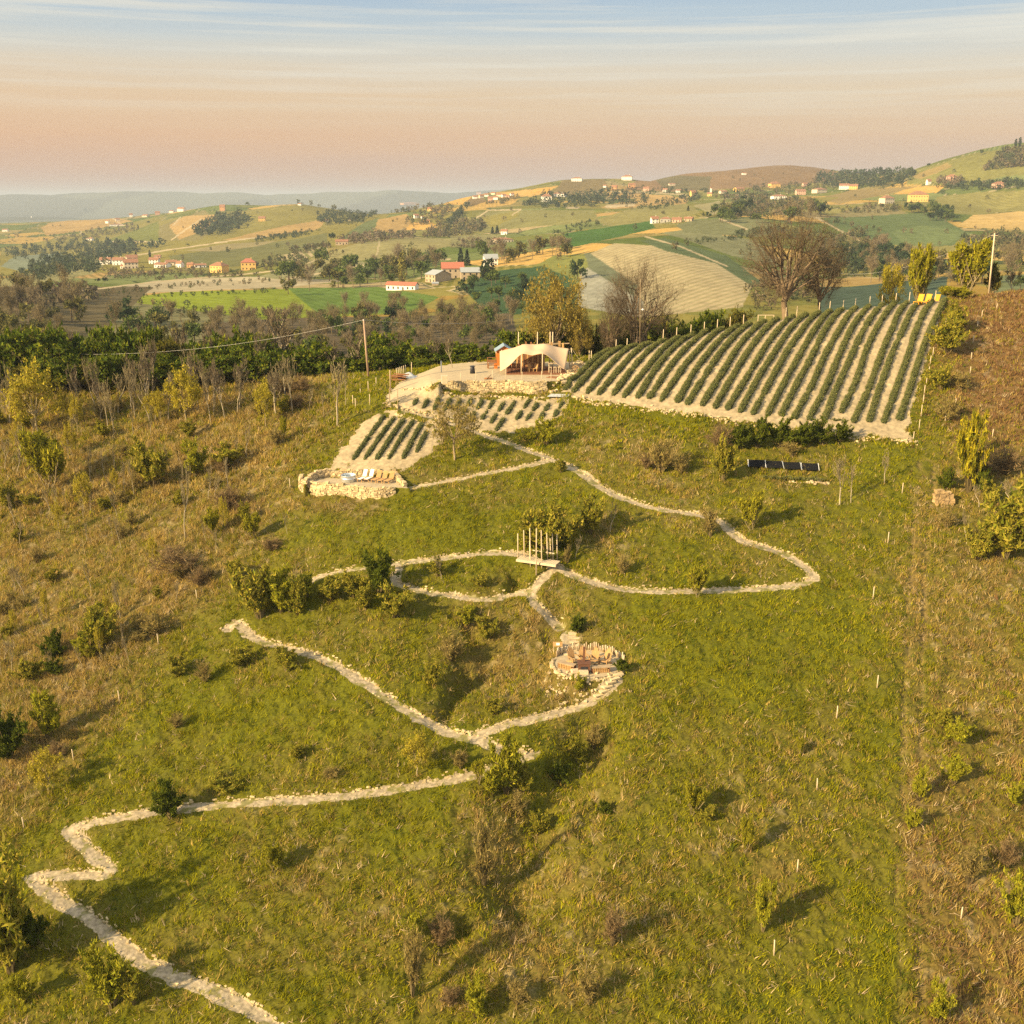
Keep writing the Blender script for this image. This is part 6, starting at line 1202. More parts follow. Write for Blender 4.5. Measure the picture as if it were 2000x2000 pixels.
 ('dark', 334, 1597, 64, 66, 'round dark green bush beside the lower path'), ('olive', 22, 1895, 165, 160, 'large olive-green bush at the left edge below the zigzag path'), ('dark', 70, 1850, 70, 60, 'dark bush behind the large olive-green one at the left edge'), ('green', 220, 1965, 96, 96, 'bright green bush left of the lowest path stretch'), ('olive', 262, 1960, 60, 66, 'olive bush right beside the bright green one'), ('green', 45, 1960, 50, 52, 'small green bush at the lower left corner'),
 ('green', 990, 1550, 96, 74, 'bright yellow-green bush at the hairpin beside the gully'), ('green', 962, 1552, 48, 50, 'low bright bush left of the hairpin bush'), ('lime', 936, 1532, 48, 30, 'slim green sapling at the edge of the path by the hairpin'), ('yellow', 815, 1516, 78, 62, 'small yellow-leaved tree just above the lower path'), ('olive', 1020, 1548, 50, 46, 'olive bush at the right foot of the hairpin bush'), ('tan', 900, 1500, 34, 40, 'dry shrub above the path left of the hairpin'),
 ('lime', 535, 1702, 46, 40, 'small sapling with bare foot on the lower meadow'), ('tan', 945, 1728, 110, 58, 'tall dry yellowish shrub on the left lip of the gully'), ('tan', 805, 1945, 112, 54, 'tall dry brownish shrub at the bottom centre'), ('brown', 862, 1845, 50, 54, 'brown bramble in the small ravine'), ('green', 812, 1830, 40, 44, 'green shrub above the small ravine'), ('brown', 1196, 1846, 64, 60, 'pinkish-brown shrub right of the bottom centre'), ('pole', 1215, 1842, 74, 30, 'twin bare stems beside the pinkish-brown shrub'), ('green', 1490, 1818, 78, 48, 'yellow-green shrub casting a long shadow on the right meadow'), ('lime', 1352, 1592, 60, 40, 'small green shrub with dark shadow on the right meadow'), ('lime', 1455, 1668, 66, 24, 'slim green shrub on the right meadow'), ('lime', 1562, 1475, 30, 16, 'tiny green sapling on the upper right meadow'), ('olive', 1380, 1600, 22, 50, 'low dark green patch-like shrub on the right meadow'),
 ('olive', 1128, 1490, 40, 46, 'olive shrub on the upper edge of the gully'), ('dark', 1095, 1530, 34, 44, 'dark shrub inside the gully'), ('tan', 1160, 1460, 46, 44, 'dry shrub above the gully head'), ('olive', 1050, 1630, 40, 46, 'olive shrub inside the lower gully'), ('dark', 1185, 1590, 26, 34, 'dark shrub at the right lip of the gully'), ('tan', 1010, 1590, 40, 46, 'dry shrub on the left wall of the gully'),
 ('green', 1870, 1452, 44, 58, 'yellow-green shrub at the top of the dry track on the right'), ('green', 1862, 1530, 44, 52, 'second yellow-green shrub down the dry track on the right'), ('green', 1795, 1562, 50, 36, 'yellowish shrub on the left side of the dry track'), ('green', 1782, 1620, 40, 36, 'lowest yellowish shrub on the left side of the dry track'), ('green', 1985, 1805, 84, 70, 'bright green shrub at the right edge of the picture'), ('tan', 1890, 1725, 60, 66, 'dry olive shrub left of the bright green one at the right edge'), ('brown', 1965, 1690, 46, 56, 'brown shrub at the right edge on the dry slope'), ('green', 1832, 1995, 56, 54, 'yellow-green shrub at the bottom of the dry track'), ('green', 1980, 1570, 34, 40, 'small yellow shrub at the right edge among dry grass'), ('olive', 1840, 1420, 34, 46, 'olive shrub on the dry right slope'),
 ('olive', 945, 1250, 46, 50, 'olive shrub in the upper bowl of the ravine'), ('tan', 880, 1290, 50, 56, 'dry shrub over the dark cleft of the ravine'), ('olive', 845, 1340, 46, 40, 'olive shrub left of the dark cleft'), ('green', 915, 1225, 40, 40, 'yellow-green shrub under the loop path'), ('olive', 965, 1395, 30, 40, 'olive shrub above the junction of the lower paths'), ('olive', 855, 1125, 34, 34, 'olive shrub inside the path loop'), ('pole', 862, 1130, 46, 26, 'leaning bare sapling inside the path loop'), ('dark', 1060, 1100, 26, 30, 'dark shrub under the footbridge'), ('olive', 940, 1145, 22, 40, 'low olive shrub on the stones inside the loop'), ('dark', 1130, 1235, 30, 40, 'dark green shrub behind the fireside chairs'), ('dark', 1215, 1310, 26, 34, 'dark shrub at the right end of the fire pit kerb'), ('green', 1130, 1350, 26, 34, 'low green shrub below the fire pit'),
 ('brown', 880, 1960, 26, 50, 'low brown shrub at the bottom centre'), ('green', 930, 1985, 60, 60, 'yellow-green shrub at the bottom edge'), ('tan', 1010, 1960, 40, 56, 'dry shrub right of the bottom edge shrub'), ('tan', 1150, 1960, 50, 60, 'wide dry shrub at the bottom edge right of centre'), ('olive', 560, 1310, 40, 56, 'olive shrub below the switchback path on its left end'), ('olive', 470, 1300, 34, 56, 'olive shrub left below the switchback end'), ('olive', 580, 1480, 24, 40, 'low dark shrub in the middle of the green meadow'), ('olive', 430, 1545, 26, 70, 'low green shrub above the lower path'), ('tan', 645, 1520, 20, 36, 'low dry shrub above the lower path'),
]
for i in range(92):                                   # thin growth all over the rough left slope
    while True:
        x_, y_ = rb_.uniform(0, 620), rb_.uniform(800, 1330)
        if x_ < np.interp(y_, *DRY_L) - 25: break
    k_ = rb_.choice(['pole', 'pole', 'pole', 'yellow', 'tan', 'tan', 'olive']); sc_ = .6 + (y_ - 800) / 900
    plant_px(k_, x_, y_, rb_.uniform(40, 70) * (1 if k_ in ('pole', 'yellow') else .5), rb_.uniform(16, 30) * (1 if k_ in ('pole', 'yellow') else 1.4), {'pole': 'thin bare sapling among the dry growth of the left slope', 'yellow': 'thin yellowish sapling among the dry growth of the left slope', 'tan': 'low dry shrub in the rough growth of the left slope', 'olive': 'low olive shrub in the rough growth of the left slope'}[k_], 'small growth of the left slope: ' + NAMES[k_][0].replace('_', ' ') + ' ' + k_)
for kind, fx_, fy_, hp_, wp_, lab in PL:
    if hp_: plant_px(kind, fx_, fy_, hp_, wp_, lab)
# ================================================================ TREES AND HOUSES OF THE FAR COUNTRY
def join_tree(pair, name):
    a, b = pair; V = []; Fq = []; Tq = []; cs = []; off = 0
    for me in (a, b):
        n = len(me.vertices); v = np.empty(n * 3, np.float32); me.vertices.foreach_get('co', v); V.append(v.reshape(-1, 3)); c = np.empty(n * 4, np.float32); me.attributes['Col'].data.foreach_get('color', c); cs.append(c.reshape(-1, 4)[:, :3])
        ix = np.empty(len(me.loops), np.int32); me.loops.foreach_get('vertex_index', ix); tot = np.empty(len(me.polygons), np.int32); me.polygons.foreach_get('loop_total', tot); st = np.r_[0, np.cumsum(tot)[:-1]]
        q = st[tot == 4]; Fq.append(ix[q[:, None] + np.arange(4)] + off); t = st[tot == 3]; Tq.append(ix[t[:, None] + np.arange(3)] + off); off += n
    return np_mesh(name, np.concatenate(V), [np.concatenate(Fq), np.concatenate(Tq)], [M['leaf']], np.concatenate(cs))
def blob_tree(name, seed, cols, kind='round', n=420, ls=.12):
    r_ = np.random.default_rng(seed); P = []
    if kind == 'cone':
        z = r_.uniform(.05, 1, n); a = r_.uniform(0, 6.28, n); rr_ = (1 - z) * .24 * r_.uniform(.6, 1.05, n) + .015; P = np.c_[rr_ * np.cos(a), rr_ * np.sin(a), z]
    elif kind == 'column':
        z = r_.uniform(.04, 1, n); a = r_.uniform(0, 6.28, n); rr_ = .13 * np.sin(np.clip(z, .02, .99) * math.pi) ** .45 * r_.uniform(.6, 1.05, n); P = np.c_[rr_ * np.cos(a), rr_ * np.sin(a), z]
    else:
        for i in range(9):
            c = r_.normal(0, .2, 3) * [1, 1, .7] + [0, 0, .6]; v = r_.normal(0, 1, (n // 9, 3)); v /= np.linalg.norm(v, axis=1)[:, None]; P.append(c + v * r_.uniform(.5, 1, (n // 9, 1)) * r_.uniform(.13, .25))
        P = np.concatenate(P); P[:, 2] = np.clip(P[:, 2], .06, 1.05)
    V, c = leaf_tris(r_, P, ls, np.array(cols)); T, Fq = tubes([(np.array([0, 0, -.03]), np.array([0, 0, .55]), .03, .015, 5)])
    return np_mesh(name, np.r_[V, T], [np.arange(len(V)).reshape(-1, 3), Fq + len(V)], [M['leaf']], np.r_[c, np.tile((.16, .12, .08), (len(T), 1))])
def twig_tree(name, seed, cols, n=900):
    """leafless tree seen from far off: limbs and a haze of fine upswept twigs"""
    r_ = np.random.default_rng(seed); S_ = grow(seed, 1.0, .7, levels=(7, 4), trunk=.25, up=.8, r0=.022); V, Fq = tubes([(a, b, max(r, .006), max(q, .004), 4) for a, b, r, q, l in S_])
    tips = np.array([b for a, b, r, q, l in S_ if l >= 1]); P = tips[r_.integers(0, len(tips), n)] + r_.normal(0, .055, (n, 3)); a = r_.normal(0, .55, (n, 3)) + [0, 0, .9]; a /= np.linalg.norm(a, axis=1)[:, None]; b = np.cross(a, r_.normal(0, 1, (n, 3))); b /= np.linalg.norm(b, axis=1)[:, None]; L_ = r_.uniform(.07, .16, (n, 1))
    T = np.stack([P - b * .0075, P + b * .0075, P + a * L_], 1).reshape(-1, 3); cc = np.repeat(np.array(cols)[r_.integers(0, len(cols), n)] * r_.uniform(.75, 1.25, (n, 1)), 3, 0)
    return np_mesh(name, np.r_[V, T], [Fq, np.arange(len(T)).reshape(-1, 3) + len(V)], [M['leaf']], np.r_[np.tile(np.array(cols[0]) * 1.1, (len(V), 1)), cc])
FT = {'twig': [twig_tree('bare_tree', 301 + i, [(.19, .15, .075), (.15, .12, .065), (.23, .18, .09)]) for i in range(4)], 'twigl': [twig_tree('bare_tree', 311 + i, [(.24, .19, .115), (.20, .16, .09)]) for i in range(2)],
      'olive': [blob_tree('leafy_tree', 321 + i, [(.13, .125, .03), (.17, .15, .04), (.10, .10, .03)], n=520, ls=.10) for i in range(3)], 'green': [blob_tree('leafy_tree', 331 + i, [(.06, .095, .02), (.09, .12, .025), (.12, .15, .03)], n=520, ls=.10) for i in range(3)],
      'dark': [blob_tree('leafy_tree', 341 + i, [(.03, .055, .02), (.045, .07, .025)], n=420) for i in range(3)], 'cone': [blob_tree('conifer', 351 + i, [(.022, .045, .02), (.035, .055, .02)], 'cone', 420, .09) for i in range(2)], 'cyp': [blob_tree('cypress', 361, [(.025, .045, .018), (.04, .06, .02)], 'column', 380, .08)], 'poplar': [blob_tree('poplar', 371, [(.24, .21, .05), (.19, .17, .04)], 'column', 420, .07)]}
fcount = {}
def far_tree(kind, px, py, hp, label, group=None, wk=1.0, dmin=190):
    p = WF(px, py, dmin)
    if p is None: return
    i = fcount.get(kind, 0); fcount[kind] = i + 1; me = FT[kind][i % len(FT[kind])]; h = hp * proj(*p)[2] / F; o = link(me.name.split('.')[0], me, loc=p - [0, 0, .02 * h]); o.scale = (h * wk, h * wk, h); o.rotation_euler.z = i * 2.399
    return tag(o, label, 'tree', group)
rf_ = random.Random(11)
def scatter(kinds, poly, n, hp, label, group, wk=1.0, dmin=190):
    xs = [p[0] for p in poly]; ys = [p[1] for p in poly]; pts = []
    while len(pts) < n:
        x, y = rf_.uniform(min(xs), max(xs)), rf_.uniform(min(ys), max(ys))
        if in_poly(np.array([x]), np.array([y]), poly)[0]: pts.append((x, y))
    for x, y in pts: far_tree(rf_.choice(kinds), x, y, rf_.uniform(.75, 1.2) * hp, label, group, wk, dmin)
# woods in the valley right behind the ridge: trees one can tell apart
scatter(['twig', 'twig', 'olive', 'olive', 'twigl'], [(-20, 600), (60, 578), (190, 578), (185, 620), (120, 690), (-20, 705)], 46, 44, 'bare or barely leafing tree of the wood at the far left beyond the dark belt', 'wood at the far left beyond the belt')
scatter(['twig', 'twigl', 'twig', 'olive', 'twig', 'green'], [(400, 642), (560, 628), (700, 632), (1000, 625), (1010, 690), (400, 700)], 115, 38, 'bare or barely leafing tree of the wood in the hollow behind the utility pole', 'wood in the hollow behind the utility pole')
scatter(['twig', 'dark', 'green'], [(560, 640), (690, 630), (1000, 612), (1010, 650), (700, 665), (560, 670)], 24, 34, 'dark tree among the leafless wood behind the utility pole', 'dark trees in the hollow behind the utility pole')
scatter(['green', 'olive', 'dark', 'twig'], [(190, 640), (330, 618), (430, 640), (400, 690), (190, 700)], 14, 46, 'small green tree in the overgrown vineyard beyond the dark belt', 'green trees beyond the dark belt')
scatter(['olive', 'twigl', 'green'], [(560, 545), (770, 535), (840, 545), (760, 562), (560, 575)], 26, 34, 'olive tree in the strip of wood above the bright green meadow', 'olive trees above the bright green meadow')
scatter(['olive', 'twigl', 'twig', 'green'], [(620, 520), (860, 515), (900, 530), (830, 548), (640, 545)], 26, 34, 'tree of the grove left of the grey farmhouse', 'trees of the grove left of the farmhouse')
scatter(['twigl', 'olive'], [(960, 500), (1100, 488), (1110, 505), (960, 520)], 16, 30, 'brownish tree on the rise behind the farmhouse', 'trees on the rise behind the farmhouse')
scatter(['dark', 'green', 'green'], [(900, 566), (960, 545), (1060, 545), (1130, 570), (1100, 610), (960, 612), (900, 590)], 34, 26, 'dark green bush-like tree on the shaded slope below the farmhouse', 'dark trees on the shaded slope below the farmhouse')
scatter(['twigl', 'twig'], [(600, 598), (760, 592), (960, 598), (960, 622), (600, 632)], 10, 28, 'pale leafless tree at the lower edge of the bright green meadow', 'leafless trees below the bright green meadow')
far_tree('poplar', 786, 562, 66, 'tall slim yellowish poplar above the long red-roofed building', wk=.8); far_tree('cyp', 958, 548, 42, 'dark cypress right of the grey farmhouse', wk=1.6); far_tree('cyp', 946, 545, 36, 'second dark cypress hugging the farmhouse', wk=1.6); far_tree('cone', 900, 520, 34, 'dark conifer behind the farmhouse roof'); far_tree('cone', 912, 520, 32, 'right one of two dark conifers behind the farmhouse'); far_tree('green', 945, 512, 44, 'tall green tree behind the farmhouse', wk=.8); far_tree('green', 820, 530, 40, 'round green tree left above the barn'); far_tree('green', 765, 556, 24, 'fresh green tree beside the poplar'); far_tree('dark', 1128, 545, 36, 'dark tree at the left corner of the pale hill field'); far_tree('twigl', 1085, 497, 30, 'rounded bare tree left of the pale hill field', wk=1.1)
# valley on the right
scatter(['twig', 'twigl', 'olive', 'green'], [(1700, 545), (1800, 535), (2010, 520), (2010, 565), (1850, 580), (1700, 580)], 30, 40, 'tree of the mixed wood in the right valley behind the yellow-green trees', 'mixed trees in the right valley')
scatter(['dark', 'dark', 'twig'], [(1600, 505), (1680, 500), (1770, 505), (1860, 520), (1760, 540), (1640, 530)], 34, 28, 'dark tree in the blue shade of the right valley', 'dark trees in the shaded right valley')
scatter(['twigl'], [(1690, 488), (1730, 482), (1745, 492), (1700, 500)], 6, 24, 'pale tree catching light at the edge of the shaded valley', 'pale trees at the shaded valley edge')
scatter(['green', 'dark'], [(1750, 398), (1830, 412), (1870, 428), (1850, 440), (1790, 425)], 22, 18, 'dark green tree in the strip of wood below the right farmhouses', 'dark trees below the right farmhouses')
scatter(['dark', 'twig', 'green'], [(1530, 425), (1600, 405), (1620, 425), (1540, 440)], 14, 30, 'dark tree on the knoll behind the largest bare tree', 'trees on the knoll behind the largest bare tree')
scatter(['green', 'olive', 'dark'], [(1385, 420), (1470, 412), (1480, 436), (1400, 440)], 14, 24, 'green tree of the copse right of the white farm', 'copse trees right of the white farm')
scatter(['olive', 'twig'], [(1870, 520), (2010, 500), (2010, 530), (1900, 535)], 14, 34, 'olive tree at the right edge above the valley', 'olive trees at the right edge above the valley')
# single trees and lines on the far ridges
for px, py, hp, k, l in ((1917, 303, 12, 'green', 'lone round tree on the skyline of the right hill'), (1983, 288, 16, 'cyp', 'left one of two tall cypresses on the right skyline'), (1991, 287, 18, 'cyp', 'right one of two tall cypresses on the right skyline'), (1813, 326, 8, 'dark', 'small dark tree on the right skyline'), (1780, 332, 6, 'dark', 'tiny dark tree left on the right skyline'), (435, 398, 5, 'dark', 'tiny tree on the pointed left hilltop'), (484, 402, 8, 'green', 'lone tree right of the pointed left hilltop'), (270, 448, 9, 'cyp', 'dark small conifer on the left ridge'), (290, 437, 6, 'dark', 'bush on the left ridge crest'), (168, 415, 8, 'dark', 'small dark tree on the left ridge'), (293, 503, 14, 'cyp', 'dark cypress at the right end of the valley village'), (266, 503, 12, 'cone', 'dark conifer behind the valley village'), (205, 553, 12, 'dark', 'dark tree at the edge of the pale valley field'), (193, 552, 10, 'dark', 'smaller dark tree beside the one at the pale field edge'), (1385, 425, 12, 'dark', 'dark tree at the foot of the striped vineyard'), (1344, 412, 10, 'cone', 'small conifer by the white farm'), (648, 470, 16, 'dark', 'dark tree beside the low house on the vineyard'), (971, 457, 16, 'cone', 'left dark conifer by the small white house'), (962, 457, 14, 'cone', 'second dark conifer by the small white house')): far_tree(k, px, py, hp, l, wk=1.2 if k in ('cyp', 'cone') else 1.0)
# the rest of the distant woodland, hedgerows and copses: too many to count
cl_ = []
def wood(poly, n, hp, cols): cl_.append((poly, n, hp, cols))
DK_ = [(.035, .055, .025), (.05, .07, .03), (.07, .085, .035)]; MX_ = [(.10, .10, .045), (.07, .085, .035), (.16, .125, .07), (.13, .11, .05)]; BR_ = [(.19, .145, .09), (.15, .12, .075), (.11, .10, .05)]
wood([(0, 490), (100, 480), (190, 470), (230, 478), (150, 500), (20, 508)], 110, 10, DK_); wood([(60, 520), (140, 500), (210, 480), (290, 478), (330, 480), (240, 500), (180, 535), (60, 545)], 260, 14, DK_); wood([(0, 545), (60, 525), (130, 515), (100, 545), (20, 560)], 60, 10, DK_); wood([(80, 470), (180, 450), (260, 440), (270, 452), (180, 468), (100, 478)], 100, 6, MX_)  # dark woods thickened here to stand in for shade in the left hollow
wood([(380, 450), (430, 425), (480, 420), (495, 435), (440, 460), (380, 462)], 130, 13, DK_); wood([(500, 465), (600, 452), (640, 448), (600, 462), (500, 476)], 90, 7, DK_); wood([(515, 392), (560, 386), (660, 408), (650, 412), (560, 396), (515, 400)], 70, 9, MX_); wood([(620, 420), (680, 416), (740, 420), (700, 440), (640, 442), (620, 432)], 120, 9, DK_); wood([(670, 405), (760, 414), (760, 420), (670, 412)], 50, 9, MX_)
wood([(560, 490), (640, 478), (650, 484), (580, 500)], 50, 9, MX_); wood([(660, 470), (740, 455), (820, 458), (810, 466), (700, 478)], 110, 11, BR_); wood([(820, 466), (860, 440), (900, 430), (960, 440), (930, 460), (860, 466)], 150, 11, MX_); wood([(870, 440), (905, 405), (915, 402), (890, 438)], 60, 9, DK_); wood([(790, 440), (800, 415), (880, 400), (890, 410), (850, 440)], 80, 9, MX_); wood([(720, 420), (800, 405), (850, 402), (800, 415)], 60, 8, MX_)
wood([(470, 520), (560, 500), (610, 512), (560, 530), (470, 530)], 70, 10, MX_); wood([(230, 535), (480, 532), (520, 540), (300, 548), (220, 545)], 100, 7, MX_); wood([(200, 530), (330, 525), (420, 530), (300, 540), (200, 545)], 70, 9, BR_); wood([(160, 575), (300, 560), (480, 548), (620, 540), (620, 546), (300, 568), (170, 585)], 90, 7, MX_); wood([(250, 578), (520, 568), (560, 572), (270, 584)], 50, 6, DK_)
wood([(940, 400), (1010, 384), (1020, 388), (960, 404)], 40, 6, MX_); wood([(1020, 402), (1060, 385), (1160, 380), (1270, 388), (1260, 400), (1160, 404), (1060, 408)], 190, 11, DK_); wood([(1070, 462), (1110, 440), (1160, 432), (1170, 438), (1100, 466)], 50, 6, DK_); wood([(880, 470), (960, 470), (1000, 480), (960, 492), (880, 486)], 60, 9, BR_); wood([(1235, 412), (1270, 398), (1360, 380), (1370, 390), (1290, 410)], 70, 8, DK_); wood([(1185, 372), (1290, 368), (1390, 372), (1380, 380), (1200, 380)], 60, 7, DK_)
wood([(1405, 415), (1420, 385), (1500, 390), (1560, 395), (1600, 400), (1560, 425), (1430, 430)], 170, 14, MX_); wood([(1380, 380), (1480, 362), (1620, 360), (1660, 362), (1560, 380), (1400, 390)], 120, 8, MX_); wood([(1600, 345), (1700, 338), (1770, 332), (1790, 345), (1760, 365), (1640, 368), (1590, 358)], 260, 11, DK_); wood([(1640, 338), (1700, 332), (1770, 328), (1760, 338), (1650, 344)], 60, 9, DK_); wood([(1830, 370), (1930, 356), (2000, 355), (2000, 370), (1900, 374)], 90, 10, DK_); wood([(1920, 335), (1950, 300), (2010, 290), (2010, 325), (1960, 330)], 130, 11, MX_); wood([(1830, 352), (1880, 345), (1880, 365), (1830, 368)], 50, 10, BR_); wood([(1640, 415), (1720, 402), (1760, 408), (1740, 415), (1660, 420)], 50, 9, MX_); wood([(1430, 455), (1520, 445), (1600, 455), (1600, 470), (1450, 466)], 70, 9, DK_); wood([(1340, 470), (1460, 460), (1470, 466), (1360, 478)], 40, 6, DK_); wood([(1590, 470), (1680, 455), (1700, 470), (1660, 490), (1600, 490)], 70, 12, MX_); wood([(1880, 470), (2010, 455), (2010, 490), (1900, 500)], 70, 16, MX_); wood([(1270, 475), (1380, 500), (1480, 540), (1500, 565), (1470, 570), (1370, 510), (1260, 482)], 0, 5, DK_); wood([(1440, 565), (1520, 545), (1600, 550), (1600, 590), (1480, 610)], 60, 18, MX_); wood([(0, 592), (110, 570), (190, 572), (180, 590), (30, 610)], 60, 24, BR_); wood([(250, 590), (420, 605), (560, 610), (560, 625), (300, 620)], 50, 14, MX_)
wood([(560, 400), (640, 405), (980, 395), (980, 400), (700, 410)], 30, 4, MX_)
wood([(1600, 515), (1680, 500), (1780, 505), (1900, 520), (1900, 545), (1700, 550), (1610, 545)], 90, 22, DK_); wood([(1640, 490), (1720, 470), (1740, 490), (1680, 505)], 60, 14, MX_)  # dark wood added to stand in for the shade of the right valley
P_, H_, Cc = [], [], []
rw = np.random.default_rng(19)
for poly, n, hp, cols in cl_:
    xs = [p[0] for p in poly]; ys = [p[1] for p in poly]; c = 0
    while c < n:
        x, y = rw.uniform(min(xs), max(xs)), rw.uniform(min(ys), max(ys))
        if not in_poly(np.array([x]), np.array([y]), poly)[0]: continue
        c += 1; p = WF(x, y)
        if p is None or p[1] > 4500: continue
        P_.append(p); H_.append(hp * rw.uniform(.6, 1.25) * proj(*p)[2] / F); Cc.append(np.array(cols[rw.integers(0, len(cols))]) * rw.uniform(.8, 1.25))
# scattered hedgerow trees over all the fields
for _ in range(2600):
    x = rw.uniform(0, 2000); y = rw.uniform(330, 540); p = WF(x, y)
    if p is None or p[1] > 4000 or p[1] < 700: continue
    w__ = (fbm(np.array([p[0] / 70]), np.array([p[1] / 90]), 87, 2) - .5) * 30; h__, e__ = cells(np.array([p[0]]) + w__, np.array([p[1]]) + w__)
    if e__[0] > .06 or (h__[0] * 11) % 1 < .35: continue
    P_.append(p); H_.append(rw.uniform(3.5, 7)); Cc.append(np.array(MX_[rw.integers(0, 4)]))
P_ = np.array(P_); H_ = np.array(H_); Cc = np.array(Cc); k = 34; n = len(P_); v = rw.normal(0, 1, (n, k, 3)); v /= np.linalg.norm(v, axis=2)[..., None]; v *= rw.uniform(.55, 1, (n, k, 1)); wdt = rw.uniform(.32, .6, (n, 1, 1))
Q_ = P_[:, None] + np.concatenate([v[..., :2] * wdt, v[..., 2:] * .5 + .5], 2) * H_[:, None, None]; Q_[..., 2] += 0
V, c = leaf_tris(rw, Q_.reshape(-1, 3), 1.0, np.array([1., 1, 1]), 0.0); sc_l = np.repeat(np.repeat(H_ * .26, k), 3); cen = np.repeat(Q_.reshape(-1, 3), 3, 0); V = cen + (V - cen) * sc_l[:, None]; c = np.repeat(np.repeat(Cc, k, 0) * rw.uniform(.75, 1.25, (n * k, 1)), 3, 0)
tag(link('distant_woodland', np_mesh('distant_woodland', V, [np.arange(len(V)).reshape(-1, 3)], [M['leaf']], c)), kind='stuff')
# ---------------------------------------------------------------- houses
CREAM = mat_plain('cream_render', (.62, .52, .38), namt=.06); YEL_ = mat_plain('yellow_render', (.66, .42, .14), namt=.06); ORG_ = mat_plain('orange_render', (.50, .27, .12), namt=.06); WHT = mat_plain('white_render', (.78, .74, .66), namt=.05); STN = mat_plain('farm_stone', (.38, .30, .20), namt=.25, nscale=1.5); GRYW = mat_plain('grey_render', (.34, .32, .28), namt=.1); PNK = mat_plain('pink_render', (.58, .36, .26), namt=.06)
TILE = mat_plain('roof_tiles', (.27, .135, .075), namt=.3, nscale=1.2); REDT = mat_plain('red_roof', (.36, .13, .08), namt=.12); SLATE = mat_plain('grey_roof', (.30, .32, .33), namt=.15); DARKW = mat_plain('dark_opening', (.035, .032, .03), .4, namt=.2)
WALLM = {'c': CREAM, 'y': YEL_, 'o': ORG_, 'w': WHT, 's': STN, 'g': GRYW, 'p': PNK}; ROOFM = {'t': TILE, 'r': REDT, 's': SLATE}
def house(label, px, py, wp, hp, wall='c', roof='t', rz=None, depth=.7, group=None, detail=2, hip=False, name='house', cat='house', dmin=190, chimney=False):
    """house whose foot stands under (px,py), about wp x hp photo pixels large"""
    p = WF(px, py, dmin)
    if p is None: return
    d = proj(*p)[2] / F; w_ = wp * d; h_ = hp * d; dp = max(w_ * depth, 5.5); rz = rz if rz is not None else rf_.uniform(-.5, .5)
    t = thing(name, label, cat, p - [0, 0, .4], rz, group); he = h_ * .66 + .4; hr = h_ * .34; a, b = w_ / 2, dp / 2; mb = MB().box((0, 0, he / 2), (w_, dp, he))
    if not hip: mb.add([(-a, -b, he), (-a, b, he), (-a, 0, he + hr * .93), (a, -b, he), (a, b, he), (a, 0, he + hr * .93)], (), [[0, 2, 1], [3, 4, 5]])
    mb.build('wall', WALLM[wall], t); o = .5 if w_ > 6 else .3; th = .18; mb = MB()
    if hip:
        rr_ = max(a - b, .3); V = [(-a - o, -b - o, he), (a + o, -b - o, he), (a + o, b + o, he), (-a - o, b + o, he), (-rr_ if a > b else 0, 0, he + hr), (rr_ if a > b else .1, 0, he + hr)]; mb.add(V, [[0, 1, 5, 4], [2, 3, 4, 5], [3, 2, 1, 0]], [[1, 2, 5], [3, 0, 4]])
    else:
        for s in (-1, 1):
            y1 = s * (b + o); z1 = he - hr * o / b; mb.hexa(np.array([(-a - o, y1, z1), (a + o, y1, z1), (a + o, 0, he + hr), (-a - o, 0, he + hr), (-a - o, y1, z1 + th), (a + o, y1, z1 + th), (a + o, 0, he + hr + th), (-a - o, 0, he + hr + th)]))
    rf = mb.build('roof', ROOFM[roof], t)
    if chimney: MB().box((a * .4, b * .2, he + hr * 1.05), (.7, .7, 1.4)).build('chimney', WALLM[wall], rf)
    if detail:
        nx = max(2, int(w_ / 3.2)); nz_ = 2 if he > 5 else 1
        for z in range(nz_):
            for i in range(nx):
                x = (i + .5) / nx * w_ - a; zc = he * ((z + .5) / nz_); dr = (z == 0 and i == nx // 2)
                hh = min(1.5, he / nz_ * .5); MB().box((x, -b - .02, zc if not dr else max(.9, 1.0) + .3), (1.0, .12, hh if not dr else 2.0)).build('door' if dr else 'window', DARKW, t)
    return t
# the farm in the middle
house('grey stone farmhouse with red tile roof beyond the bright green meadow', 884, 543, 42, 30, 's', 'r', .12, .6, detail=2, chimney=True); house('grey-roofed wing attached right of the stone farmhouse', 918, 545, 36, 22, 's', 's', .12, .6, name='farm_wing'); house('stone barn with pale grey roof left of the farmhouse', 856, 550, 34, 22, 's', 's', -.9, 1.1, name='barn', cat='barn'); house('white house with pale roof hidden in trees behind the farmhouse', 958, 519, 26, 22, 'w', 's', .2, .8)
house('long low white building with red roof at the edge of the bright green meadow', 786, 566, 62, 15, 'w', 'r', -.35, .22, name='long_building', cat='building'); house('small lean-to below the stone barn', 850, 557, 12, 6, 's', 's', .1, .8, name='shed', cat='shed', detail=0)
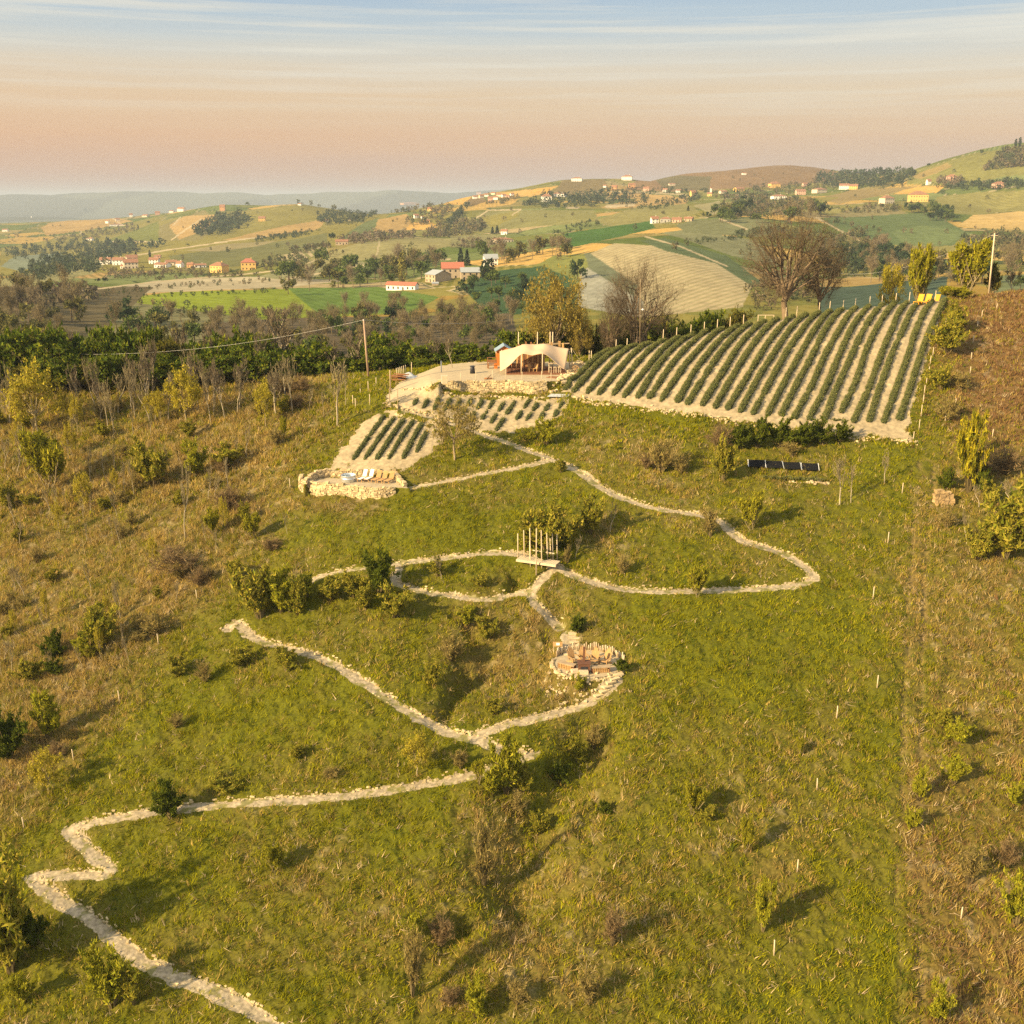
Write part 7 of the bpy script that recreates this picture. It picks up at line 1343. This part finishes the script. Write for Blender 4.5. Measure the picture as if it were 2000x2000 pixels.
# houses of the valley village at the left, from left to right
VL = [(207, 516, 20, 13, 'w', 't', 'leftmost white house of the valley village'), (232, 517, 20, 14, 'w', 't', 'second white house from the left in the valley village'), (258, 513, 20, 15, 'c', 't', 'cream house standing behind the front row of the valley village'), (256, 524, 26, 18, 'c', 't', 'largest cream house in the left half of the valley village'), (242, 524, 10, 7, 'w', 't', 'low white annex between the village houses'), (302, 515, 18, 12, 'w', 't', 'white house left in the long middle row of the valley village'), (318, 522, 26, 9, 'w', 't', 'long low white building in the middle of the valley village'), (335, 518, 20, 10, 'c', 't', 'low cream building in the middle row of the valley village'), (352, 522, 12, 12, 'w', 't', 'small white gabled house right of the middle row in the village'), (373, 522, 12, 9, 'o', 't', 'small orange house right of the valley village'), (391, 522, 22, 7, 'w', 't', 'long low shed right of the small orange house'), (429, 532, 30, 20, 'y', 't', 'large yellow house at the right end of the village'), (486, 527, 28, 22, 'y', 'r', 'yellow house with red hipped roof standing right of the large yellow one'), (308, 504, 12, 6, 'p', 't', 'pinkish house above the valley village')]
for x, y, wv_, hv_, c_, r_, l in VL: house(l, x, y, wv_, hv_, c_, r_, detail=1, hip=(x in (429, 486)), chimney=True)
house('low stone house at the left end of the curved vineyard', 668, 478, 24, 10, 's', 't', .1, detail=1)
FH = [ # x, y, w, h, wall, roof, label
 (11, 452, 10, 5, 'w', 't', 'white house far left beside a conifer'), (176, 470, 12, 6, 'w', 't', 'white house above the blue shaded hollow at the left'), (210, 436, 7, 6, 'w', 't', 'first house from the left in the upper left hamlet'), (230, 432, 8, 6, 'c', 't', 'second house from the left in the upper left hamlet'), (228, 441, 26, 4, 'w', 't', 'long low white building in the upper left hamlet'), (256, 424, 6, 7, 'w', 't', 'narrow white house right in the upper left hamlet'), (285, 424, 12, 5, 'c', 't', 'cream house right of the upper left hamlet'), (308, 420, 9, 7, 'p', 't', 'pink house below the left ridge crest'), (336, 415, 9, 4, 'w', 't', 'low house near the left ridge crest'), (355, 413, 14, 8, 'w', 't', 'white house with hipped roof on the left ridge crest'), (435, 412, 10, 12, 'o', 't', 'orange house under the pointed left hilltop'), (512, 432, 13, 9, 'y', 't', 'yellow house under the left wooded hill'), (586, 401, 7, 4, 'w', 't', 'tiny white hut on the left wooded hill'),
 (640, 433, 8, 4, 'w', 't', 'white house among trees at the foot of the left hill'), (683, 431, 6, 4, 'c', 't', 'cream house among trees at the foot of the left hill'), (813, 426, 9, 8, 'w', 't', 'white house right of the ploughed brown field'), (825, 427, 5, 5, 'w', 't', 'narrow white house right of the ploughed brown field'), (833, 434, 12, 5, 'y', 't', 'yellow low house above the orange stubble'), (840, 412, 9, 7, 'y', 't', 'yellow house on the slope left of the hilltop hamlet'), (800, 400, 32, 5, 'o', 't', 'long orange-roofed building at the edge of the plain'), (734, 455, 5, 4, 'w', 't', 'tiny white hut on the curved vineyard crest'),
 (985, 458, 12, 10, 'w', 't', 'small white house right of two dark conifers'), (982, 474, 36, 10, 'c', 't', 'long cream farmhouse under the small white house'),
 (1278, 436, 14, 13, 'w', 't', 'white gabled house of the farm on the right vineyard hill'), (1300, 434, 20, 10, 'g', 't', 'grey middle building of the farm on the right vineyard hill'), (1322, 434, 18, 9, 'p', 't', 'pinkish building of the farm on the right vineyard hill'), (1345, 432, 16, 8, 's', 't', 'stone building at the right end of the vineyard hill farm'),
 (1067, 394, 20, 15, 'w', 't', 'white terraced building left below the central hilltop'), (1092, 384, 26, 8, 'w', 't', 'low white house right above the terraced building'), (1127, 354, 20, 8, 'w', 't', 'low white villa on the central hilltop'), (1225, 352, 20, 10, 'w', 't', 'white cubic villa on the hill right of the central one'), (1200, 371, 10, 9, 'o', 't', 'orange house under the central hill'), (1234, 366, 13, 8, 'o', 't', 'second orange house under the cubic villa'), (1262, 373, 12, 8, 'p', 't', 'pinkish house right of the orange ones'), (1181, 366, 6, 5, 'w', 't', 'small white house left of the orange one'), (1299, 375, 9, 7, 'w', 't', 'white house right of the dark trees on the far hamlet road'), (1325, 376, 10, 6, 'w', 't', 'next white house along the far hamlet road'), (1353, 383, 10, 11, 'y', 't', 'narrow yellow house above the striped vineyard'), (1386, 383, 9, 7, 'y', 't', 'yellow house beside the little bell tower'), (1412, 378, 14, 6, 'c', 't', 'cream house right of the bell tower'), (1443, 374, 18, 8, 'y', 't', 'wide yellow house right of the bell tower'), (1312, 362, 12, 4, 'c', 't', 'low house on the slope behind the far hamlet'), (1453, 341, 8, 4, 'w', 't', 'tiny white house on the brown ridge'),
 (1512, 367, 20, 12, 'y', 't', 'yellow villa right of the brown ridge foot'), (1563, 380, 18, 10, 'p', 't', 'pink house in the far right hamlet'), (1520, 389, 26, 9, 'w', 't', 'white house low in the far right hamlet'), (1600, 377, 24, 10, 'c', 't', 'cream house with two roofs in the far right hamlet'), (1572, 364, 10, 7, 'p', 't', 'small brick-pink house above the far right hamlet'), (1648, 370, 18, 11, 'w', 't', 'white left house on the knoll at the right'), (1667, 370, 16, 10, 'y', 't', 'yellow right house on the knoll at the right'), (1731, 398, 24, 16, 'c', 't', 'cream farmhouse left of the big one in the right fields'), (1792, 394, 34, 20, 'y', 't', 'big cream-yellow farmhouse with garden wall in the right fields'), (1813, 361, 8, 11, 'w', 't', 'tiny white chapel-like house at the orange field'), (1858, 353, 20, 12, 'p', 't', 'brick house among trees on the right hill'), (1950, 367, 22, 12, 'p', 't', 'pink house before dark trees at the right'), (1716, 357, 6, 4, 'w', 't', 'tiny house in the wood of the right saddle')]
HAM = [(928, 388, 9, 6, 'w'), (940, 387, 9, 7, 'c'), (950, 384, 8, 6, 'w'), (958, 393, 10, 9, 'p'), (968, 390, 9, 7, 'w'), (975, 384, 9, 6, 'c'), (984, 385, 8, 6, 'w'), (992, 386, 7, 5, 'p'), (1000, 382, 7, 5, 'w'), (935, 380, 8, 5, 'p'), (964, 380, 8, 5, 'c')]
for x, y, wv_, hv_, c_, r_, l in FH: house(l, x, y, wv_, hv_, c_, r_, detail=1 if wv_ >= 9 else 0, hip=(wv_ > 18), chimney=wv_ > 11)
for i, (x, y, wv_, hv_, c_) in enumerate(HAM): house('small tile-roofed house crowded in the hilltop hamlet left of centre', x, y, wv_, hv_, c_, 't', detail=0, group='houses of the hilltop hamlet')
p = WF(1388, 381); d = proj(*p)[2] / F; bt_ = thing('bell_tower', 'slender little bell tower in the far hamlet', 'tower', p); MB().box((0, 0, 6), (3, 3, 12)).build('shaft', WHT, bt_); MB().lathe([(2.3, 12), (0, 15.5)], 4).build('spire', TILE, bt_)
# the town in the plain, a haze of pale specks
mb = MB()
for _ in range(260):
    px_ = rw.normal(765, 45) if rw.uniform() < .7 else rw.uniform(0, 900); py_ = rw.uniform(398, 408) if px_ > 680 else rw.uniform(398, 425); p = WF(px_, py_, 4800)
    if p is None or p[1] > 9500: continue
    s = rw.uniform(7, 18); mb.box(tuple(p + [0, 0, 4]), (s, s, rw.uniform(6, 13)), rw.uniform(0, 3))
tag(mb.build('distant_town', WHT), kind='stuff')
